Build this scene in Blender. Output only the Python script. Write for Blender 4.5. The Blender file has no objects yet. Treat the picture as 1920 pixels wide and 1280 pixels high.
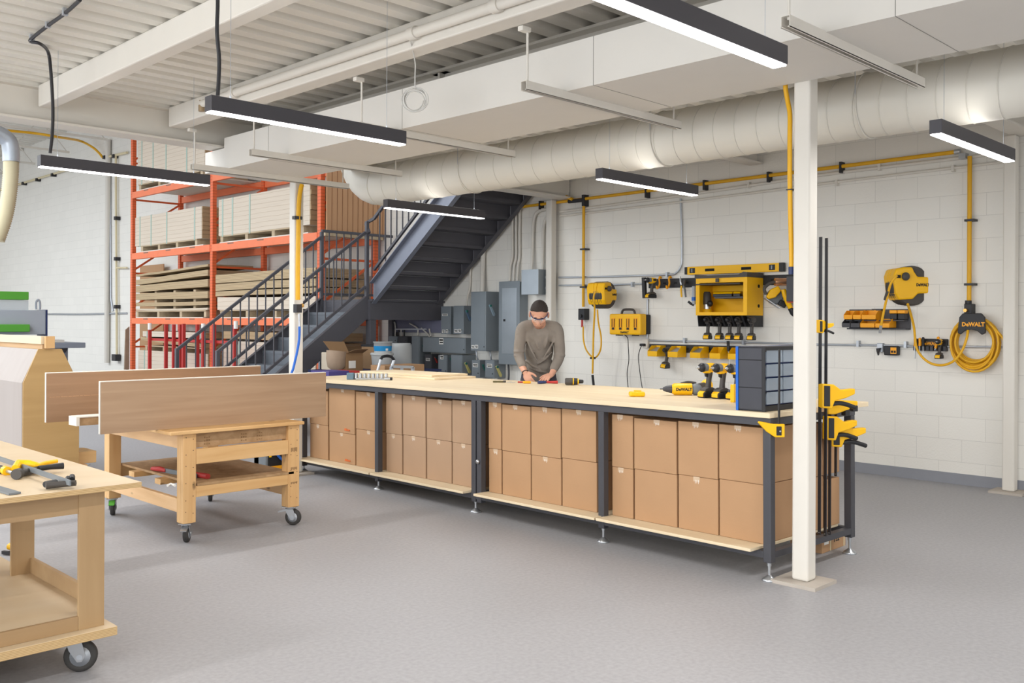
import bpy, bmesh, math, random
from mathutils import Vector, Matrix, Euler
random.seed(7)
S = bpy.context.scene
COL = S.collection
PI = math.pi

# ---------------------------------------------------------------- camera
cam_d = bpy.data.cameras.new('camera')
cam_d.lens = 36.0 * 1753.0 / 1920.0
cam_d.sensor_width = 36.0
cam_d.shift_y = -38.0 / 1920.0
cam_d.clip_start = 0.05
cam_d.clip_end = 200
cam = bpy.data.objects.new('camera', cam_d)
COL.objects.link(cam)
cam.matrix_world = (Matrix.Translation((0, 0, 1.47)) @ Matrix.Rotation(-PI / 4, 4, 'Z')
                    @ Matrix.Rotation(PI / 2, 4, 'X') @ Matrix.Rotation(0.0045, 4, 'Z'))
S.camera = cam

# ---------------------------------------------------------------- world, exposure
W = bpy.data.worlds.new('world'); S.world = W
W.use_nodes = True
bgn = W.node_tree.nodes['Background']
bgn.inputs[0].default_value = (0.90, 0.95, 1.0, 1)
bgn.inputs[1].default_value = 0.95
S.view_settings.view_transform = 'Standard'
S.view_settings.look = 'None'
S.view_settings.gamma = 1.0
S.view_settings.use_curve_mapping = False
S.view_settings.exposure = 0.38


def area_light(name, loc, size, size_y, power, col=(1, 1, 1), rot=(0, 0, 0)):
    l = bpy.data.lights.new(name, 'AREA')
    l.shape = 'RECTANGLE'; l.size = size; l.size_y = size_y
    l.energy = power; l.color = col
    o = bpy.data.objects.new(name, l)
    o.location = loc; o.rotation_euler = rot
    COL.objects.link(o)
    return o

# added unseen fill panels: high bay daylight overhead, two behind the viewer
area_light('high_bay_fill', (-1.6, 20.5, 6.15), 7, 23, 2300, (0.88, 0.94, 1.0))
area_light('front_fill', (-5.5, 3.5, 1.9), 10, 2.6, 400, (0.93, 0.97, 1.0), (PI / 2, 0, -PI / 2))
area_light('side_fill', (3.0, -4.8, 1.9), 10, 2.6, 70, (1.0, 0.97, 0.92), (PI / 2, 0, 0))

# ---------------------------------------------------------------- mesh builder


class MB:
    def __init__(s):
        s.v = []; s.f = []; s.m = []; s.s = []; s.mi = 0; s.sm = False

    def _add(s, vs, fs, smooth=None):
        n = len(s.v)
        s.v += [tuple(p) for p in vs]
        for f in fs:
            s.f.append(tuple(i + n for i in f)); s.m.append(s.mi)
            s.s.append(s.sm if smooth is None else smooth)
        return s

    def box(s, x0, x1, y0, y1, z0, z1, M=None):
        if x0 > x1: x0, x1 = x1, x0
        if y0 > y1: y0, y1 = y1, y0
        if z0 > z1: z0, z1 = z1, z0
        vs = [Vector((x, y, z)) for x in (x0, x1) for y in (y0, y1) for z in (z0, z1)]
        if M is not None: vs = [M @ p for p in vs]
        return s._add(vs, [(0, 1, 3, 2), (4, 6, 7, 5), (0, 4, 5, 1), (2, 3, 7, 6), (0, 2, 6, 4), (1, 5, 7, 3)], False)

    def beam(s, a, b, w, h, up=(0, 0, 1)):
        """rectangular bar from a to b: w across, h along 'up'"""
        a = Vector(a); b = Vector(b); d = (b - a); L = d.length; d.normalize()
        up = Vector(up); x = d.cross(up)
        if x.length < 1e-4: x = d.cross(Vector((1, 0, 0)))
        x.normalize(); u = x.cross(d)
        vs = []
        for p in (a, b):
            for i, j in ((-1, -1), (1, -1), (1, 1), (-1, 1)):
                vs.append(p + x * (i * w / 2) + u * (j * h / 2))
        return s._add(vs, [(0, 1, 2, 3), (7, 6, 5, 4), (0, 4, 5, 1), (1, 5, 6, 2), (2, 6, 7, 3), (3, 7, 4, 0)], False)

    def tube(s, pts, r, n=8, caps=True, closed=False):
        pts = [Vector(p) for p in pts]
        N = len(pts); rs = r if isinstance(r, (list, tuple)) else [r] * N
        t0 = (pts[1] - pts[0]).normalized()
        u = t0.orthogonal().normalized()
        vs = []
        for i in range(N):
            if closed: t = pts[(i + 1) % N] - pts[i - 1]
            elif i == 0: t = pts[1] - pts[0]
            elif i == N - 1: t = pts[-1] - pts[-2]
            else: t = (pts[i + 1] - pts[i]).normalized() + (pts[i] - pts[i - 1]).normalized()
            if t.length < 1e-9: t = t0.copy()
            t.normalize()
            u = (u - t * u.dot(t))
            if u.length < 1e-6: u = t.orthogonal()
            u.normalize(); w = t.cross(u)
            for k in range(n):
                a = 2 * PI * k / n
                vs.append(pts[i] + (u * math.cos(a) + w * math.sin(a)) * rs[i])
        fs = []
        R = N if closed else N - 1
        for i in range(R):
            j = (i + 1) % N
            for k in range(n):
                l = (k + 1) % n
                fs.append((i * n + k, i * n + l, j * n + l, j * n + k))
        s._add(vs, fs, True)
        if caps and not closed:
            s._add(vs[:n], [tuple(range(n))[::-1]], False)
            s._add(vs[-n:], [tuple(range(n))], False)
        return s

    def cyl(s, a, b, r, n=16, r2=None):
        return s.tube([a, b], [r, r if r2 is None else r2], n)

    def lathe(s, prof, c=(0, 0, 0), ax='z', n=24, M=None):
        c = Vector(c); vs = []
        for r, h in prof:
            for k in range(n):
                a = 2 * PI * k / n
                p = Vector((r * math.cos(a), r * math.sin(a), h))
                if ax == 'x': p = Vector((p.z, p.x, p.y))
                elif ax == 'y': p = Vector((p.x, p.z, -p.y)) if False else Vector((p.y, p.z, p.x))
                p = p + c
                if M is not None: p = M @ p
                vs.append(p)
        fs = []
        for i in range(len(prof) - 1):
            for k in range(n):
                l = (k + 1) % n
                fs.append((i * n + k, i * n + l, (i + 1) * n + l, (i + 1) * n + k))
        s._add(vs, fs, True)
        s._add(vs[:n], [tuple(range(n))[::-1]], False)
        s._add(vs[-n:], [tuple(range(n))], False)
        return s

    def ell(s, c, r, n=16, m=10, M=None):
        c = Vector(c); rx, ry, rz = (r, r, r) if not isinstance(r, (tuple, list)) else r
        vs = []; fs = []
        for i in range(m + 1):
            th = PI * i / m
            for k in range(n):
                a = 2 * PI * k / n
                p = Vector((rx * math.sin(th) * math.cos(a), ry * math.sin(th) * math.sin(a), rz * math.cos(th)))
                if M is not None: p = M @ p
                vs.append(p + c)
        for i in range(m):
            for k in range(n):
                l = (k + 1) % n
                fs.append((i * n + k, (i + 1) * n + k, (i + 1) * n + l, i * n + l))
        return s._add(vs, fs, True)

    def prism(s, pts, ax, a, b, M=None):
        """polygon pts extruded along axis ax from a to b; pts are the other two coordinates in order"""
        n = len(pts); vs = []
        for h in (a, b):
            for p, q in pts:
                v = {'x': (h, p, q), 'y': (p, h, q), 'z': (p, q, h)}[ax]
                v = Vector(v)
                if M is not None: v = M @ v
                vs.append(v)
        fs = [tuple(range(n)), tuple(range(n, 2 * n))[::-1]]
        for i in range(n):
            j = (i + 1) % n
            fs.append((i, i + n, j + n, j))
        return s._add(vs, fs, False)

    def xf(s, M):
        s.v = [tuple(M @ Vector(p)) for p in s.v]
        return s


def spline(pts, n=8, closed=False):
    P = [Vector(p) for p in pts]; out = []
    N = len(P)
    rng = range(N) if closed else range(N - 1)
    for i in rng:
        if closed: a, b, c, d = P[i - 1], P[i], P[(i + 1) % N], P[(i + 2) % N]
        else: a, b, c, d = P[max(i - 1, 0)], P[i], P[i + 1], P[min(i + 2, N - 1)]
        for k in range(n):
            t = k / n
            out.append(0.5 * ((2 * b) + (c - a) * t + (2 * a - 5 * b + 4 * c - d) * t * t + (3 * b - 3 * c + d - a) * t ** 3))
    if not closed: out.append(P[-1])
    return out


ORG = {}


def props(o, label=None, cat=None, group=None, kind=None):
    if label: o['label'] = label
    if cat: o['category'] = cat
    if group: o['group'] = group
    if kind: o['kind'] = kind
    return o


def thing(name, label, cat, loc=(0, 0, 0), rz=0.0, group=None, rot=None):
    o = bpy.data.objects.new(name, None)
    o.empty_display_size = 0.05
    COL.objects.link(o)
    o.location = loc
    o.rotation_euler = rot if rot is not None else (0, 0, rz)
    ORG[o.name] = Vector(loc)
    return props(o, label, cat, group)


def obj(name, mb, mats, parent=None, label=None, cat=None, group=None, kind=None, bev=0, seg=2, local=False, org=None, sub=0):
    """one mesh object; world coordinates unless local (then the parent's own frame)"""
    if parent is not None:
        sh = Vector((0, 0, 0)) if local else ORG[parent.name]
    elif org is not None: sh = Vector(org)
    elif local: sh = Vector((0, 0, 0))
    else:
        xs = [p[0] for p in mb.v]; ys = [p[1] for p in mb.v]; zs = [p[2] for p in mb.v]
        sh = Vector(((min(xs) + max(xs)) / 2, (min(ys) + max(ys)) / 2, min(zs)))
    me = bpy.data.meshes.new(name)
    me.from_pydata([tuple(Vector(p) - sh) for p in mb.v], [], mb.f)
    if not isinstance(mats, (list, tuple)): mats = [mats]
    for m in mats: me.materials.append(m)
    me.polygons.foreach_set('material_index', mb.m)
    me.polygons.foreach_set('use_smooth', mb.s)
    me.validate(); me.update()
    bm = bmesh.new(); bm.from_mesh(me)
    bmesh.ops.recalc_face_normals(bm, faces=bm.faces)
    bm.to_mesh(me); bm.free()
    o = bpy.data.objects.new(name, me)
    COL.objects.link(o)
    if parent is not None:
        o.parent = parent
        ORG[o.name] = sh if not local else Vector((0, 0, 0))
    else:
        o.location = sh; ORG[o.name] = sh
    if bev:
        b = o.modifiers.new('bevel', 'BEVEL'); b.width = bev; b.segments = seg
        b.limit_method = 'ANGLE'; b.angle_limit = 0.7; b.harden_normals = False
    if sub:
        b = o.modifiers.new('sub', 'SUBSURF'); b.levels = sub; b.render_levels = sub
    return props(o, label, cat, group, kind)


def copy_tree(o, parent=None):
    c = o.copy(); COL.objects.link(c)
    c.parent = parent
    ORG[c.name] = ORG.get(o.name, Vector())
    for ch in list(o.children): copy_tree(ch, c)
    return c


def dup(o, loc, rot=None, label=None, group=None):
    c = copy_tree(o)
    c.location = loc
    if rot is not None: c.rotation_euler = rot
    if label: c['label'] = label
    if group: c['group'] = group
    return c


def text(name, s, size, mat, parent, M, ext=0.001, bold=0.0, local=False, sx=1.0, label=None):
    """lettering as a mesh; M places the text plane (x right, y up) in world or parent frame"""
    cu = bpy.data.curves.new(name, 'FONT'); cu.body = s; cu.size = size
    cu.extrude = ext; cu.offset = bold; cu.align_x = 'CENTER'; cu.align_y = 'CENTER'
    cu.resolution_u = 2
    t = bpy.data.objects.new(name, cu); COL.objects.link(t)
    bpy.context.view_layer.update()
    dg = bpy.context.evaluated_depsgraph_get()
    me = bpy.data.meshes.new_from_object(t.evaluated_get(dg))
    bpy.data.objects.remove(t)
    me.transform(Matrix.Diagonal((sx, 1, 1, 1)))
    me.transform(M)
    if not local and parent is not None: me.transform(Matrix.Translation(-ORG[parent.name]))
    me.materials.clear(); me.materials.append(mat)
    o = bpy.data.objects.new(name, me); COL.objects.link(o)
    o.parent = parent
    if label: o['label'] = label
    ORG[o.name] = Vector()
    return o


def face_mx(x, y, z):
    """text facing -X"""
    return Matrix(((0, 0, -1, x), (-1, 0, 0, y), (0, 1, 0, z), (0, 0, 0, 1)))


def face_my(x, y, z):
    """text facing -Y"""
    return Matrix(((1, 0, 0, x), (0, 0, -1, y), (0, 1, 0, z), (0, 0, 0, 1)))

# ---------------------------------------------------------------- materials


def lin(c):
    if isinstance(c, str):
        c = [int(c[i:i + 2], 16) / 255 for i in (1, 3, 5)]
    return tuple(x / 12.92 if x <= 0.04045 else ((x + 0.055) / 1.055) ** 2.4 for x in c)


def base(name, col, rough=0.6, metal=0.0, spec=0.5):
    m = bpy.data.materials.new(name); m.use_nodes = True
    nt = m.node_tree; b = nt.nodes['Principled BSDF']
    b.inputs['Base Color'].default_value = (*lin(col), 1)
    b.inputs['Roughness'].default_value = rough
    b.inputs['Metallic'].default_value = metal
    b.inputs['Specular IOR Level'].default_value = spec
    return m, nt, b


def paint(name, col, rough=0.6, metal=0.0, spec=0.4, var=0.06, scale=6.0, bump=0.0, bscale=120.0):
    """plain colour with faint mottling and optional fine bump"""
    m, nt, b = base(name, col, rough, metal, spec)
    tc = nt.nodes.new('ShaderNodeTexCoord')
    if var:
        no = nt.nodes.new('ShaderNodeTexNoise'); no.inputs['Scale'].default_value = scale
        no.inputs['Detail'].default_value = 4
        nt.links.new(tc.outputs['Object'], no.inputs['Vector'])
        mx = nt.nodes.new('ShaderNodeMix'); mx.data_type = 'RGBA'
        c = lin(col)
        mx.inputs['A'].default_value = (*[x * (1 - var) for x in c], 1)
        mx.inputs['B'].default_value = (*[min(1, x * (1 + var)) for x in c], 1)
        nt.links.new(no.outputs['Fac'], mx.inputs['Factor'])
        nt.links.new(mx.outputs['Result'], b.inputs['Base Color'])
    if bump:
        n2 = nt.nodes.new('ShaderNodeTexNoise'); n2.inputs['Scale'].default_value = bscale
        nt.links.new(tc.outputs['Object'], n2.inputs['Vector'])
        bp = nt.nodes.new('ShaderNodeBump'); bp.inputs['Strength'].default_value = bump
        bp.inputs['Distance'].default_value = 0.01
        nt.links.new(n2.outputs['Fac'], bp.inputs['Height'])
        nt.links.new(bp.outputs['Normal'], b.inputs['Normal'])
    return m


def wood(name, c1, c2, axis='y', scale=14.0, stretch=0.06, rough=0.55, contrast=1.0, knots=False, lines=0.0):
    """wood grain running along an object axis"""
    m, nt, b = base(name, c1, rough)
    tc = nt.nodes.new('ShaderNodeTexCoord'); mp = nt.nodes.new('ShaderNodeMapping')
    nt.links.new(tc.outputs['Object'], mp.inputs['Vector'])
    sc = [scale, scale, scale]; sc['xyz'.index(axis)] = scale * stretch
    mp.inputs['Scale'].default_value = sc
    n1 = nt.nodes.new('ShaderNodeTexNoise'); n1.inputs['Scale'].default_value = 1.0
    n1.inputs['Detail'].default_value = 5; n1.inputs['Distortion'].default_value = 0.6
    nt.links.new(mp.outputs['Vector'], n1.inputs['Vector'])
    rp = nt.nodes.new('ShaderNodeValToRGB')
    rp.color_ramp.elements[0].position = 0.5 - 0.22 / contrast
    rp.color_ramp.elements[1].position = 0.5 + 0.22 / contrast
    rp.color_ramp.elements[0].color = (*lin(c2), 1); rp.color_ramp.elements[1].color = (*lin(c1), 1)
    nt.links.new(n1.outputs['Fac'], rp.inputs['Fac'])
    last = rp.outputs['Color']
    if knots:
        mp2 = nt.nodes.new('ShaderNodeMapping'); nt.links.new(tc.outputs['Object'], mp2.inputs['Vector'])
        s2 = [9, 9, 9]; s2['xyz'.index(axis)] = 4
        mp2.inputs['Scale'].default_value = s2
        vo = nt.nodes.new('ShaderNodeTexVoronoi'); vo.inputs['Scale'].default_value = 1.0
        nt.links.new(mp2.outputs['Vector'], vo.inputs['Vector'])
        lt = nt.nodes.new('ShaderNodeMapRange'); lt.inputs['From Min'].default_value = 0.06
        lt.inputs['From Max'].default_value = 0.14
        nt.links.new(vo.outputs['Distance'], lt.inputs['Value'])
        mx = nt.nodes.new('ShaderNodeMix'); mx.data_type = 'RGBA'
        mx.inputs['A'].default_value = (*[x * 0.45 for x in lin(c2)], 1)
        nt.links.new(lt.outputs['Result'], mx.inputs['Factor'])
        nt.links.new(last, mx.inputs['B'])
        last = mx.outputs['Result']
    nt.links.new(last, b.inputs['Base Color'])
    return m


def striped(name, c1, c2, pitch, axis='z', duty=0.15, rough=0.7, noise=0.3):
    """stack of thin sheets seen from the edge: dark hairlines at a pitch"""
    m, nt, b = base(name, c1, rough)
    tc = nt.nodes.new('ShaderNodeTexCoord'); sp = nt.nodes.new('ShaderNodeSeparateXYZ')
    nt.links.new(tc.outputs['Object'], sp.inputs['Vector'])
    no = nt.nodes.new('ShaderNodeTexNoise'); no.inputs['Scale'].default_value = 1.7
    nt.links.new(tc.outputs['Object'], no.inputs['Vector'])
    ml = nt.nodes.new('ShaderNodeMath'); ml.operation = 'MULTIPLY_ADD'
    nt.links.new(no.outputs['Fac'], ml.inputs[0]); ml.inputs[1].default_value = noise * pitch
    nt.links.new(sp.outputs[axis.upper()], ml.inputs[2])
    dv = nt.nodes.new('ShaderNodeMath'); dv.operation = 'DIVIDE'; dv.inputs[1].default_value = pitch
    nt.links.new(ml.outputs[0], dv.inputs[0])
    fr = nt.nodes.new('ShaderNodeMath'); fr.operation = 'FRACT'
    nt.links.new(dv.outputs[0], fr.inputs[0])
    lt = nt.nodes.new('ShaderNodeMath'); lt.operation = 'LESS_THAN'; lt.inputs[1].default_value = duty
    nt.links.new(fr.outputs[0], lt.inputs[0])
    n2 = nt.nodes.new('ShaderNodeTexNoise'); n2.inputs['Scale'].default_value = 3.0
    mp = nt.nodes.new('ShaderNodeMapping'); s3 = [0.6, 0.6, 0.6]; s3['xyz'.index(axis)] = 25
    mp.inputs['Scale'].default_value = s3
    nt.links.new(tc.outputs['Object'], mp.inputs['Vector']); nt.links.new(mp.outputs['Vector'], n2.inputs['Vector'])
    mx0 = nt.nodes.new('ShaderNodeMix'); mx0.data_type = 'RGBA'
    mx0.inputs['A'].default_value = (*[x * 0.82 for x in lin(c1)], 1); mx0.inputs['B'].default_value = (*lin(c1), 1)
    nt.links.new(n2.outputs['Fac'], mx0.inputs['Factor'])
    mx = nt.nodes.new('ShaderNodeMix'); mx.data_type = 'RGBA'
    nt.links.new(lt.outputs[0], mx.inputs['Factor'])
    nt.links.new(mx0.outputs['Result'], mx.inputs['A']); mx.inputs['B'].default_value = (*lin(c2), 1)
    nt.links.new(mx.outputs['Result'], b.inputs['Base Color'])
    return m


def emit(name, col, strength):
    m, nt, b = base(name, col, 0.5)
    b.inputs['Emission Color'].default_value = (*col, 1) if not isinstance(col, str) else (*lin(col), 1)
    b.inputs['Emission Strength'].default_value = strength
    return m


def block_wall(name, col):
    m, nt, b = base(name, col, 0.75, 0, 0.3)
    tc = nt.nodes.new('ShaderNodeNewGeometry'); sp = nt.nodes.new('ShaderNodeSeparateXYZ')
    nt.links.new(tc.outputs['Position'], sp.inputs['Vector'])
    cb = nt.nodes.new('ShaderNodeCombineXYZ')
    ad = nt.nodes.new('ShaderNodeMath'); ad.operation = 'ADD'; ad.inputs[1].default_value = 0.13
    nt.links.new(sp.outputs['Y'], ad.inputs[0])
    nt.links.new(ad.outputs[0], cb.inputs['X']); nt.links.new(sp.outputs['Z'], cb.inputs['Y'])
    br = nt.nodes.new('ShaderNodeTexBrick')
    br.inputs['Scale'].default_value = 1.0; br.inputs['Brick Width'].default_value = 0.4064
    br.inputs['Row Height'].default_value = 0.2032; br.inputs['Mortar Size'].default_value = 0.0025
    br.inputs['Mortar Smooth'].default_value = 0.3; br.offset = 0.5
    c = lin(col)
    br.inputs['Color1'].default_value = (*c, 1)
    br.inputs['Color2'].default_value = (*[x * 0.97 for x in c], 1)
    br.inputs['Mortar'].default_value = (*[x * 0.80 for x in c], 1)
    nt.links.new(cb.outputs[0], br.inputs['Vector'])
    nt.links.new(br.outputs['Color'], b.inputs['Base Color'])
    no = nt.nodes.new('ShaderNodeTexNoise'); no.inputs['Scale'].default_value = 60
    nt.links.new(tc.outputs['Position'], no.inputs['Vector'])
    mm = nt.nodes.new('ShaderNodeMath'); mm.operation = 'MULTIPLY_ADD'; mm.inputs[1].default_value = -1.5
    nt.links.new(br.outputs['Fac'], mm.inputs[0]); nt.links.new(no.outputs['Fac'], mm.inputs[2])
    bp = nt.nodes.new('ShaderNodeBump'); bp.inputs['Strength'].default_value = 0.25
    bp.inputs['Distance'].default_value = 0.006
    nt.links.new(mm.outputs[0], bp.inputs['Height']); nt.links.new(bp.outputs['Normal'], b.inputs['Normal'])
    return m


def concrete(name, col):
    m, nt, b = base(name, col, 0.5, 0, 0.35)
    g = nt.nodes.new('ShaderNodeNewGeometry')
    def noise(sc, det=6):
        n = nt.nodes.new('ShaderNodeTexNoise'); n.inputs['Scale'].default_value = sc; n.inputs['Detail'].default_value = det
        nt.links.new(g.outputs['Position'], n.inputs['Vector']); return n
    a = noise(0.7); f = noise(45, 3)
    mx = nt.nodes.new('ShaderNodeMix'); mx.data_type = 'RGBA'
    c = lin(col)
    mx.inputs['A'].default_value = (*[x * 0.88 for x in c], 1)
    mx.inputs['B'].default_value = (*[x * 1.08 for x in c], 1)
    nt.links.new(a.outputs['Fac'], mx.inputs['Factor'])
    rp = nt.nodes.new('ShaderNodeMapRange'); rp.inputs['From Min'].default_value = 0.3; rp.inputs['From Max'].default_value = 0.7
    rp.inputs['To Min'].default_value = 0.9; rp.inputs['To Max'].default_value = 1.06
    nt.links.new(f.outputs['Fac'], rp.inputs['Value'])
    m2 = nt.nodes.new('ShaderNodeMix'); m2.data_type = 'RGBA'; m2.blend_type = 'MULTIPLY'; m2.inputs['Factor'].default_value = 1
    nt.links.new(mx.outputs['Result'], m2.inputs['A'])
    nt.links.new(rp.outputs['Result'], m2.inputs['B'])
    nt.links.new(m2.outputs['Result'], b.inputs['Base Color'])
    rr = nt.nodes.new('ShaderNodeMapRange'); rr.inputs['To Min'].default_value = 0.38; rr.inputs['To Max'].default_value = 0.6
    nt.links.new(a.outputs['Fac'], rr.inputs['Value']); nt.links.new(rr.outputs['Result'], b.inputs['Roughness'])
    bp = nt.nodes.new('ShaderNodeBump'); bp.inputs['Strength'].default_value = 0.05; bp.inputs['Distance'].default_value = 0.002
    nt.links.new(f.outputs['Fac'], bp.inputs['Height']); nt.links.new(bp.outputs['Normal'], b.inputs['Normal'])
    return m


def holes(name, col, pitch=0.05):
    """painted rack post with a row of slots"""
    m, nt, b = base(name, col, 0.5)
    tc = nt.nodes.new('ShaderNodeTexCoord'); sp = nt.nodes.new('ShaderNodeSeparateXYZ')
    nt.links.new(tc.outputs['Object'], sp.inputs['Vector'])
    dv = nt.nodes.new('ShaderNodeMath'); dv.operation = 'DIVIDE'; dv.inputs[1].default_value = pitch
    nt.links.new(sp.outputs['Z'], dv.inputs[0])
    fr = nt.nodes.new('ShaderNodeMath'); fr.operation = 'FRACT'; nt.links.new(dv.outputs[0], fr.inputs[0])
    lt = nt.nodes.new('ShaderNodeMath'); lt.operation = 'LESS_THAN'; lt.inputs[1].default_value = 0.22
    nt.links.new(fr.outputs[0], lt.inputs[0])
    mx = nt.nodes.new('ShaderNodeMix'); mx.data_type = 'RGBA'
    mx.inputs['A'].default_value = (*lin(col), 1); mx.inputs['B'].default_value = (*[x * 0.72 for x in lin(col)], 1)
    nt.links.new(lt.outputs[0], mx.inputs['Factor']); nt.links.new(mx.outputs['Result'], b.inputs['Base Color'])
    return m


M_ = {}
M_['wall'] = block_wall('painted_block', '#e9e6df')
M_['white'] = paint('white_paint', '#d8d3ca', 0.55, var=0.03)
M_['deck'] = paint('deck_paint', '#dbd7ce', 0.6, var=0.03)
M_['duct'] = paint('duct_paint', '#d3cfc5', 0.45, var=0.04, scale=2)
M_['drywall'] = paint('drywall', '#d8d4cd', 0.8, var=0.02)
M_['floor'] = concrete('sealed_concrete', '#9f9ea1')
M_['basegrey'] = paint('base_grey', '#8c8e95', 0.55, var=0.05, scale=12)
M_['black'] = paint('black_metal', '#2b2a2d', 0.45, var=0.1, scale=20)
M_['blackpl'] = paint('black_plastic', '#232326', 0.5, var=0.1, scale=20, spec=0.4)
M_['dark'] = paint('charcoal_steel', '#434348', 0.5, var=0.1)
M_['stair'] = paint('stair_paint', '#55545a', 0.5, var=0.08)
M_['tread'] = paint('tread_steel', '#73787f', 0.45, 0.3, var=0.15, scale=9)
M_['lampgrey'] = paint('lamp_housing', '#444247', 0.45, var=0.03)
M_['yellow'] = paint('tool_yellow', '#f2b800', 0.42, var=0.04)
M_['hose'] = paint('hose_yellow', '#dfa81e', 0.5, var=0.04)
M_['amber'] = paint('bin_amber', '#f2a412', 0.45, var=0.04)
M_['pale_yellow'] = paint('faded_yellow_hose', '#d8cba8', 0.6, var=0.04)
M_['orange'] = paint('rack_orange', '#e2683a', 0.5, var=0.08)
M_['beam'] = paint('beam_orange', '#ee7f55', 0.5, var=0.07)
M_['post'] = holes('post_orange', '#e56a3c', 0.05)
M_['red'] = paint('red_paint', '#b03532', 0.5, var=0.1)
M_['steel'] = paint('zinc_steel', '#b9bcc0', 0.3, 0.85, var=0.08)
M_['galv'] = paint('galvanised', '#b5bac1', 0.38, 0.6, var=0.12, scale=8)
M_['box_grey'] = paint('panel_grey', '#828a90', 0.45, 0.2, var=0.05)
M_['box_lite'] = paint('panel_light', '#a9b1b8', 0.3, 0.5, var=0.15, scale=4)
M_['rubber'] = paint('rubber', '#3a3836', 0.7, var=0.15)
M_['card'] = paint('cardboard', '#b08a66', 0.8, var=0.05, scale=4, bump=0.05)
M_['card2'] = paint('cardboard_pale', '#ac8d71', 0.8, var=0.05, scale=4, bump=0.05)
M_['tape'] = paint('packing_tape', '#cbb195', 0.2, var=0.03, spec=0.7)
M_['tape_white'] = paint('white_label', '#e9e7e2', 0.4, var=0.05)  # labels and small white parts, also the painted tape glints
M_['ink'] = paint('ink', '#2c2a28', 0.8, var=0)
M_['ink_orange'] = paint('orange_ink', '#d9703a', 0.8, var=0)
M_['ply'] = wood('plywood_face', '#e3d2b4', '#d8c3a0', 'y', 9, 0.12, 0.5, 0.8)
M_['ply_x'] = wood('plywood_face_x', '#e6cfa6', '#d6ba8c', 'x', 9, 0.12, 0.5, 0.8)
M_['ply_fg'] = wood('birch_table_face', '#d2bfa2', '#c6ae8b', 'x', 5, 0.25, 0.5, 0.8)
M_['ply_edge'] = striped('plywood_edge', '#d2b384', '#a98857', 0.006, 'z', 0.35)
M_['birch'] = wood('birch_upright_shaded', '#b0926a', '#9f8059', 'z', 7, 0.15, 0.55, 0.8)  # legs and apron darker than the top: shade put into the colour
M_['birch_x'] = wood('birch_apron_shaded', '#ac8f68', '#9a7b56', 'x', 7, 0.15, 0.55, 0.8)
M_['pine_z'] = wood('pine_upright', '#d9b27e', '#c99c66', 'z', 12, 0.08, 0.6, 1.0, knots=True)
M_['pine_x'] = wood('pine_rail_x', '#d9b27e', '#c6985f', 'x', 12, 0.08, 0.6, 1.0, knots=True)
M_['pine_y'] = wood('pine_rail_y', '#dfb98c', '#cba273', 'y', 12, 0.08, 0.6, 1.0, knots=True)
M_['oak'] = wood('oak_laminate', '#b09376', '#98795d', 'x', 22, 0.06, 0.45, 0.75)
M_['oak2'] = wood('oak_laminate_dark', '#a38062', '#8c6b4e', 'x', 22, 0.06, 0.45, 0.75)
M_['cream'] = paint('cream_edge', '#ddd6cb', 0.5, var=0.03)
M_['mdf'] = striped('mdf_sheets', '#ddcfbd', '#bba791', 0.075, 'z', 0.08, noise=0.4)
M_['mdf_end'] = striped('mdf_sheet_ends', '#b79d78', '#967d5c', 0.075, 'z', 0.08, noise=0.4)
M_['mdf_tan'] = striped('loose_sheets', '#c8b18c', '#8a7352', 0.022, 'z', 0.30, noise=0.5)
M_['board'] = wood('rough_board', '#cda17a', '#b98b64', 'z', 10, 0.06, 0.7, 1.0, knots=True)
M_['pallet'] = wood('pallet_wood', '#c9b699', '#ac9678', 'y', 10, 0.1, 0.8)
M_['strap'] = paint('green_strap', '#a3b8ac', 0.35, var=0.03)
M_['osb'] = wood('osb_face', '#b08f69', '#96754f', 'y', 20, 0.6, 0.7)
M_['jig_face'] = wood('jig_mdf', '#b89663', '#a98755', 'x', 12, 0.08, 0.6, 0.8)
M_['jig_side'] = wood('jig_pale_ply', '#a89e98', '#a0958e', 'z', 9, 0.12, 0.6, 0.5)
M_['green'] = paint('machine_green', '#5aa83c', 0.5, var=0.05)
M_['machine'] = paint('machine_grey', '#a9b0b9', 0.5, var=0.03)
M_['machine_d'] = paint('machine_dark_grey', '#848c98', 0.5, var=0.04)
M_['blue'] = paint('blue_plastic', '#1f62c0', 0.45, var=0.04)
M_['navy'] = paint('navy_plastic', '#27345e', 0.5, var=0.05)
M_['bucketw'] = paint('white_bucket', '#b6b8b8', 0.5, var=0.06)
M_['skin'] = paint('skin', '#c4927a', 0.5, var=0.06, scale=18, spec=0.4)
M_['hair'] = paint('dark_hair', '#2e2622', 0.8, var=0.35, scale=90, bump=0.6, bscale=160)
M_['shirt'] = paint('grey_knit', '#7d756d', 0.9, var=0.10, scale=9, bump=0.9, bscale=15)
M_['jeans'] = paint('dark_trousers', '#3a3740', 0.8, var=0.1, scale=30)
M_['brass'] = paint('brass', '#c99a55', 0.35, 0.8, var=0.05)
M_['hosegr'] = paint('grey_knob', '#6f7478', 0.5, var=0.05)
M_['glow'] = emit('led_diffuser', (1.0, 0.98, 0.95), 9.0)
M_['rust'] = paint('rusty_plate', '#b3aaa0', 0.7, var=0.12, scale=9)
m, nt, b = base('clear_plastic', '#c4ced6', 0.15)
b.inputs['Alpha'].default_value = 0.42
M_['clear'] = m
m, nt, b = base('drawer_plastic', '#aebccb', 0.2)
b.inputs['Alpha'].default_value = 0.5
M_['drawer'] = m
m = paint('parts_fill', '#8f9499', 0.5, 0.4, var=0.6, scale=120, bump=0.8, bscale=150)
M_['parts'] = m
M_['seam'] = paint('seam_line', '#8d8a84', 0.7, var=0)
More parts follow.
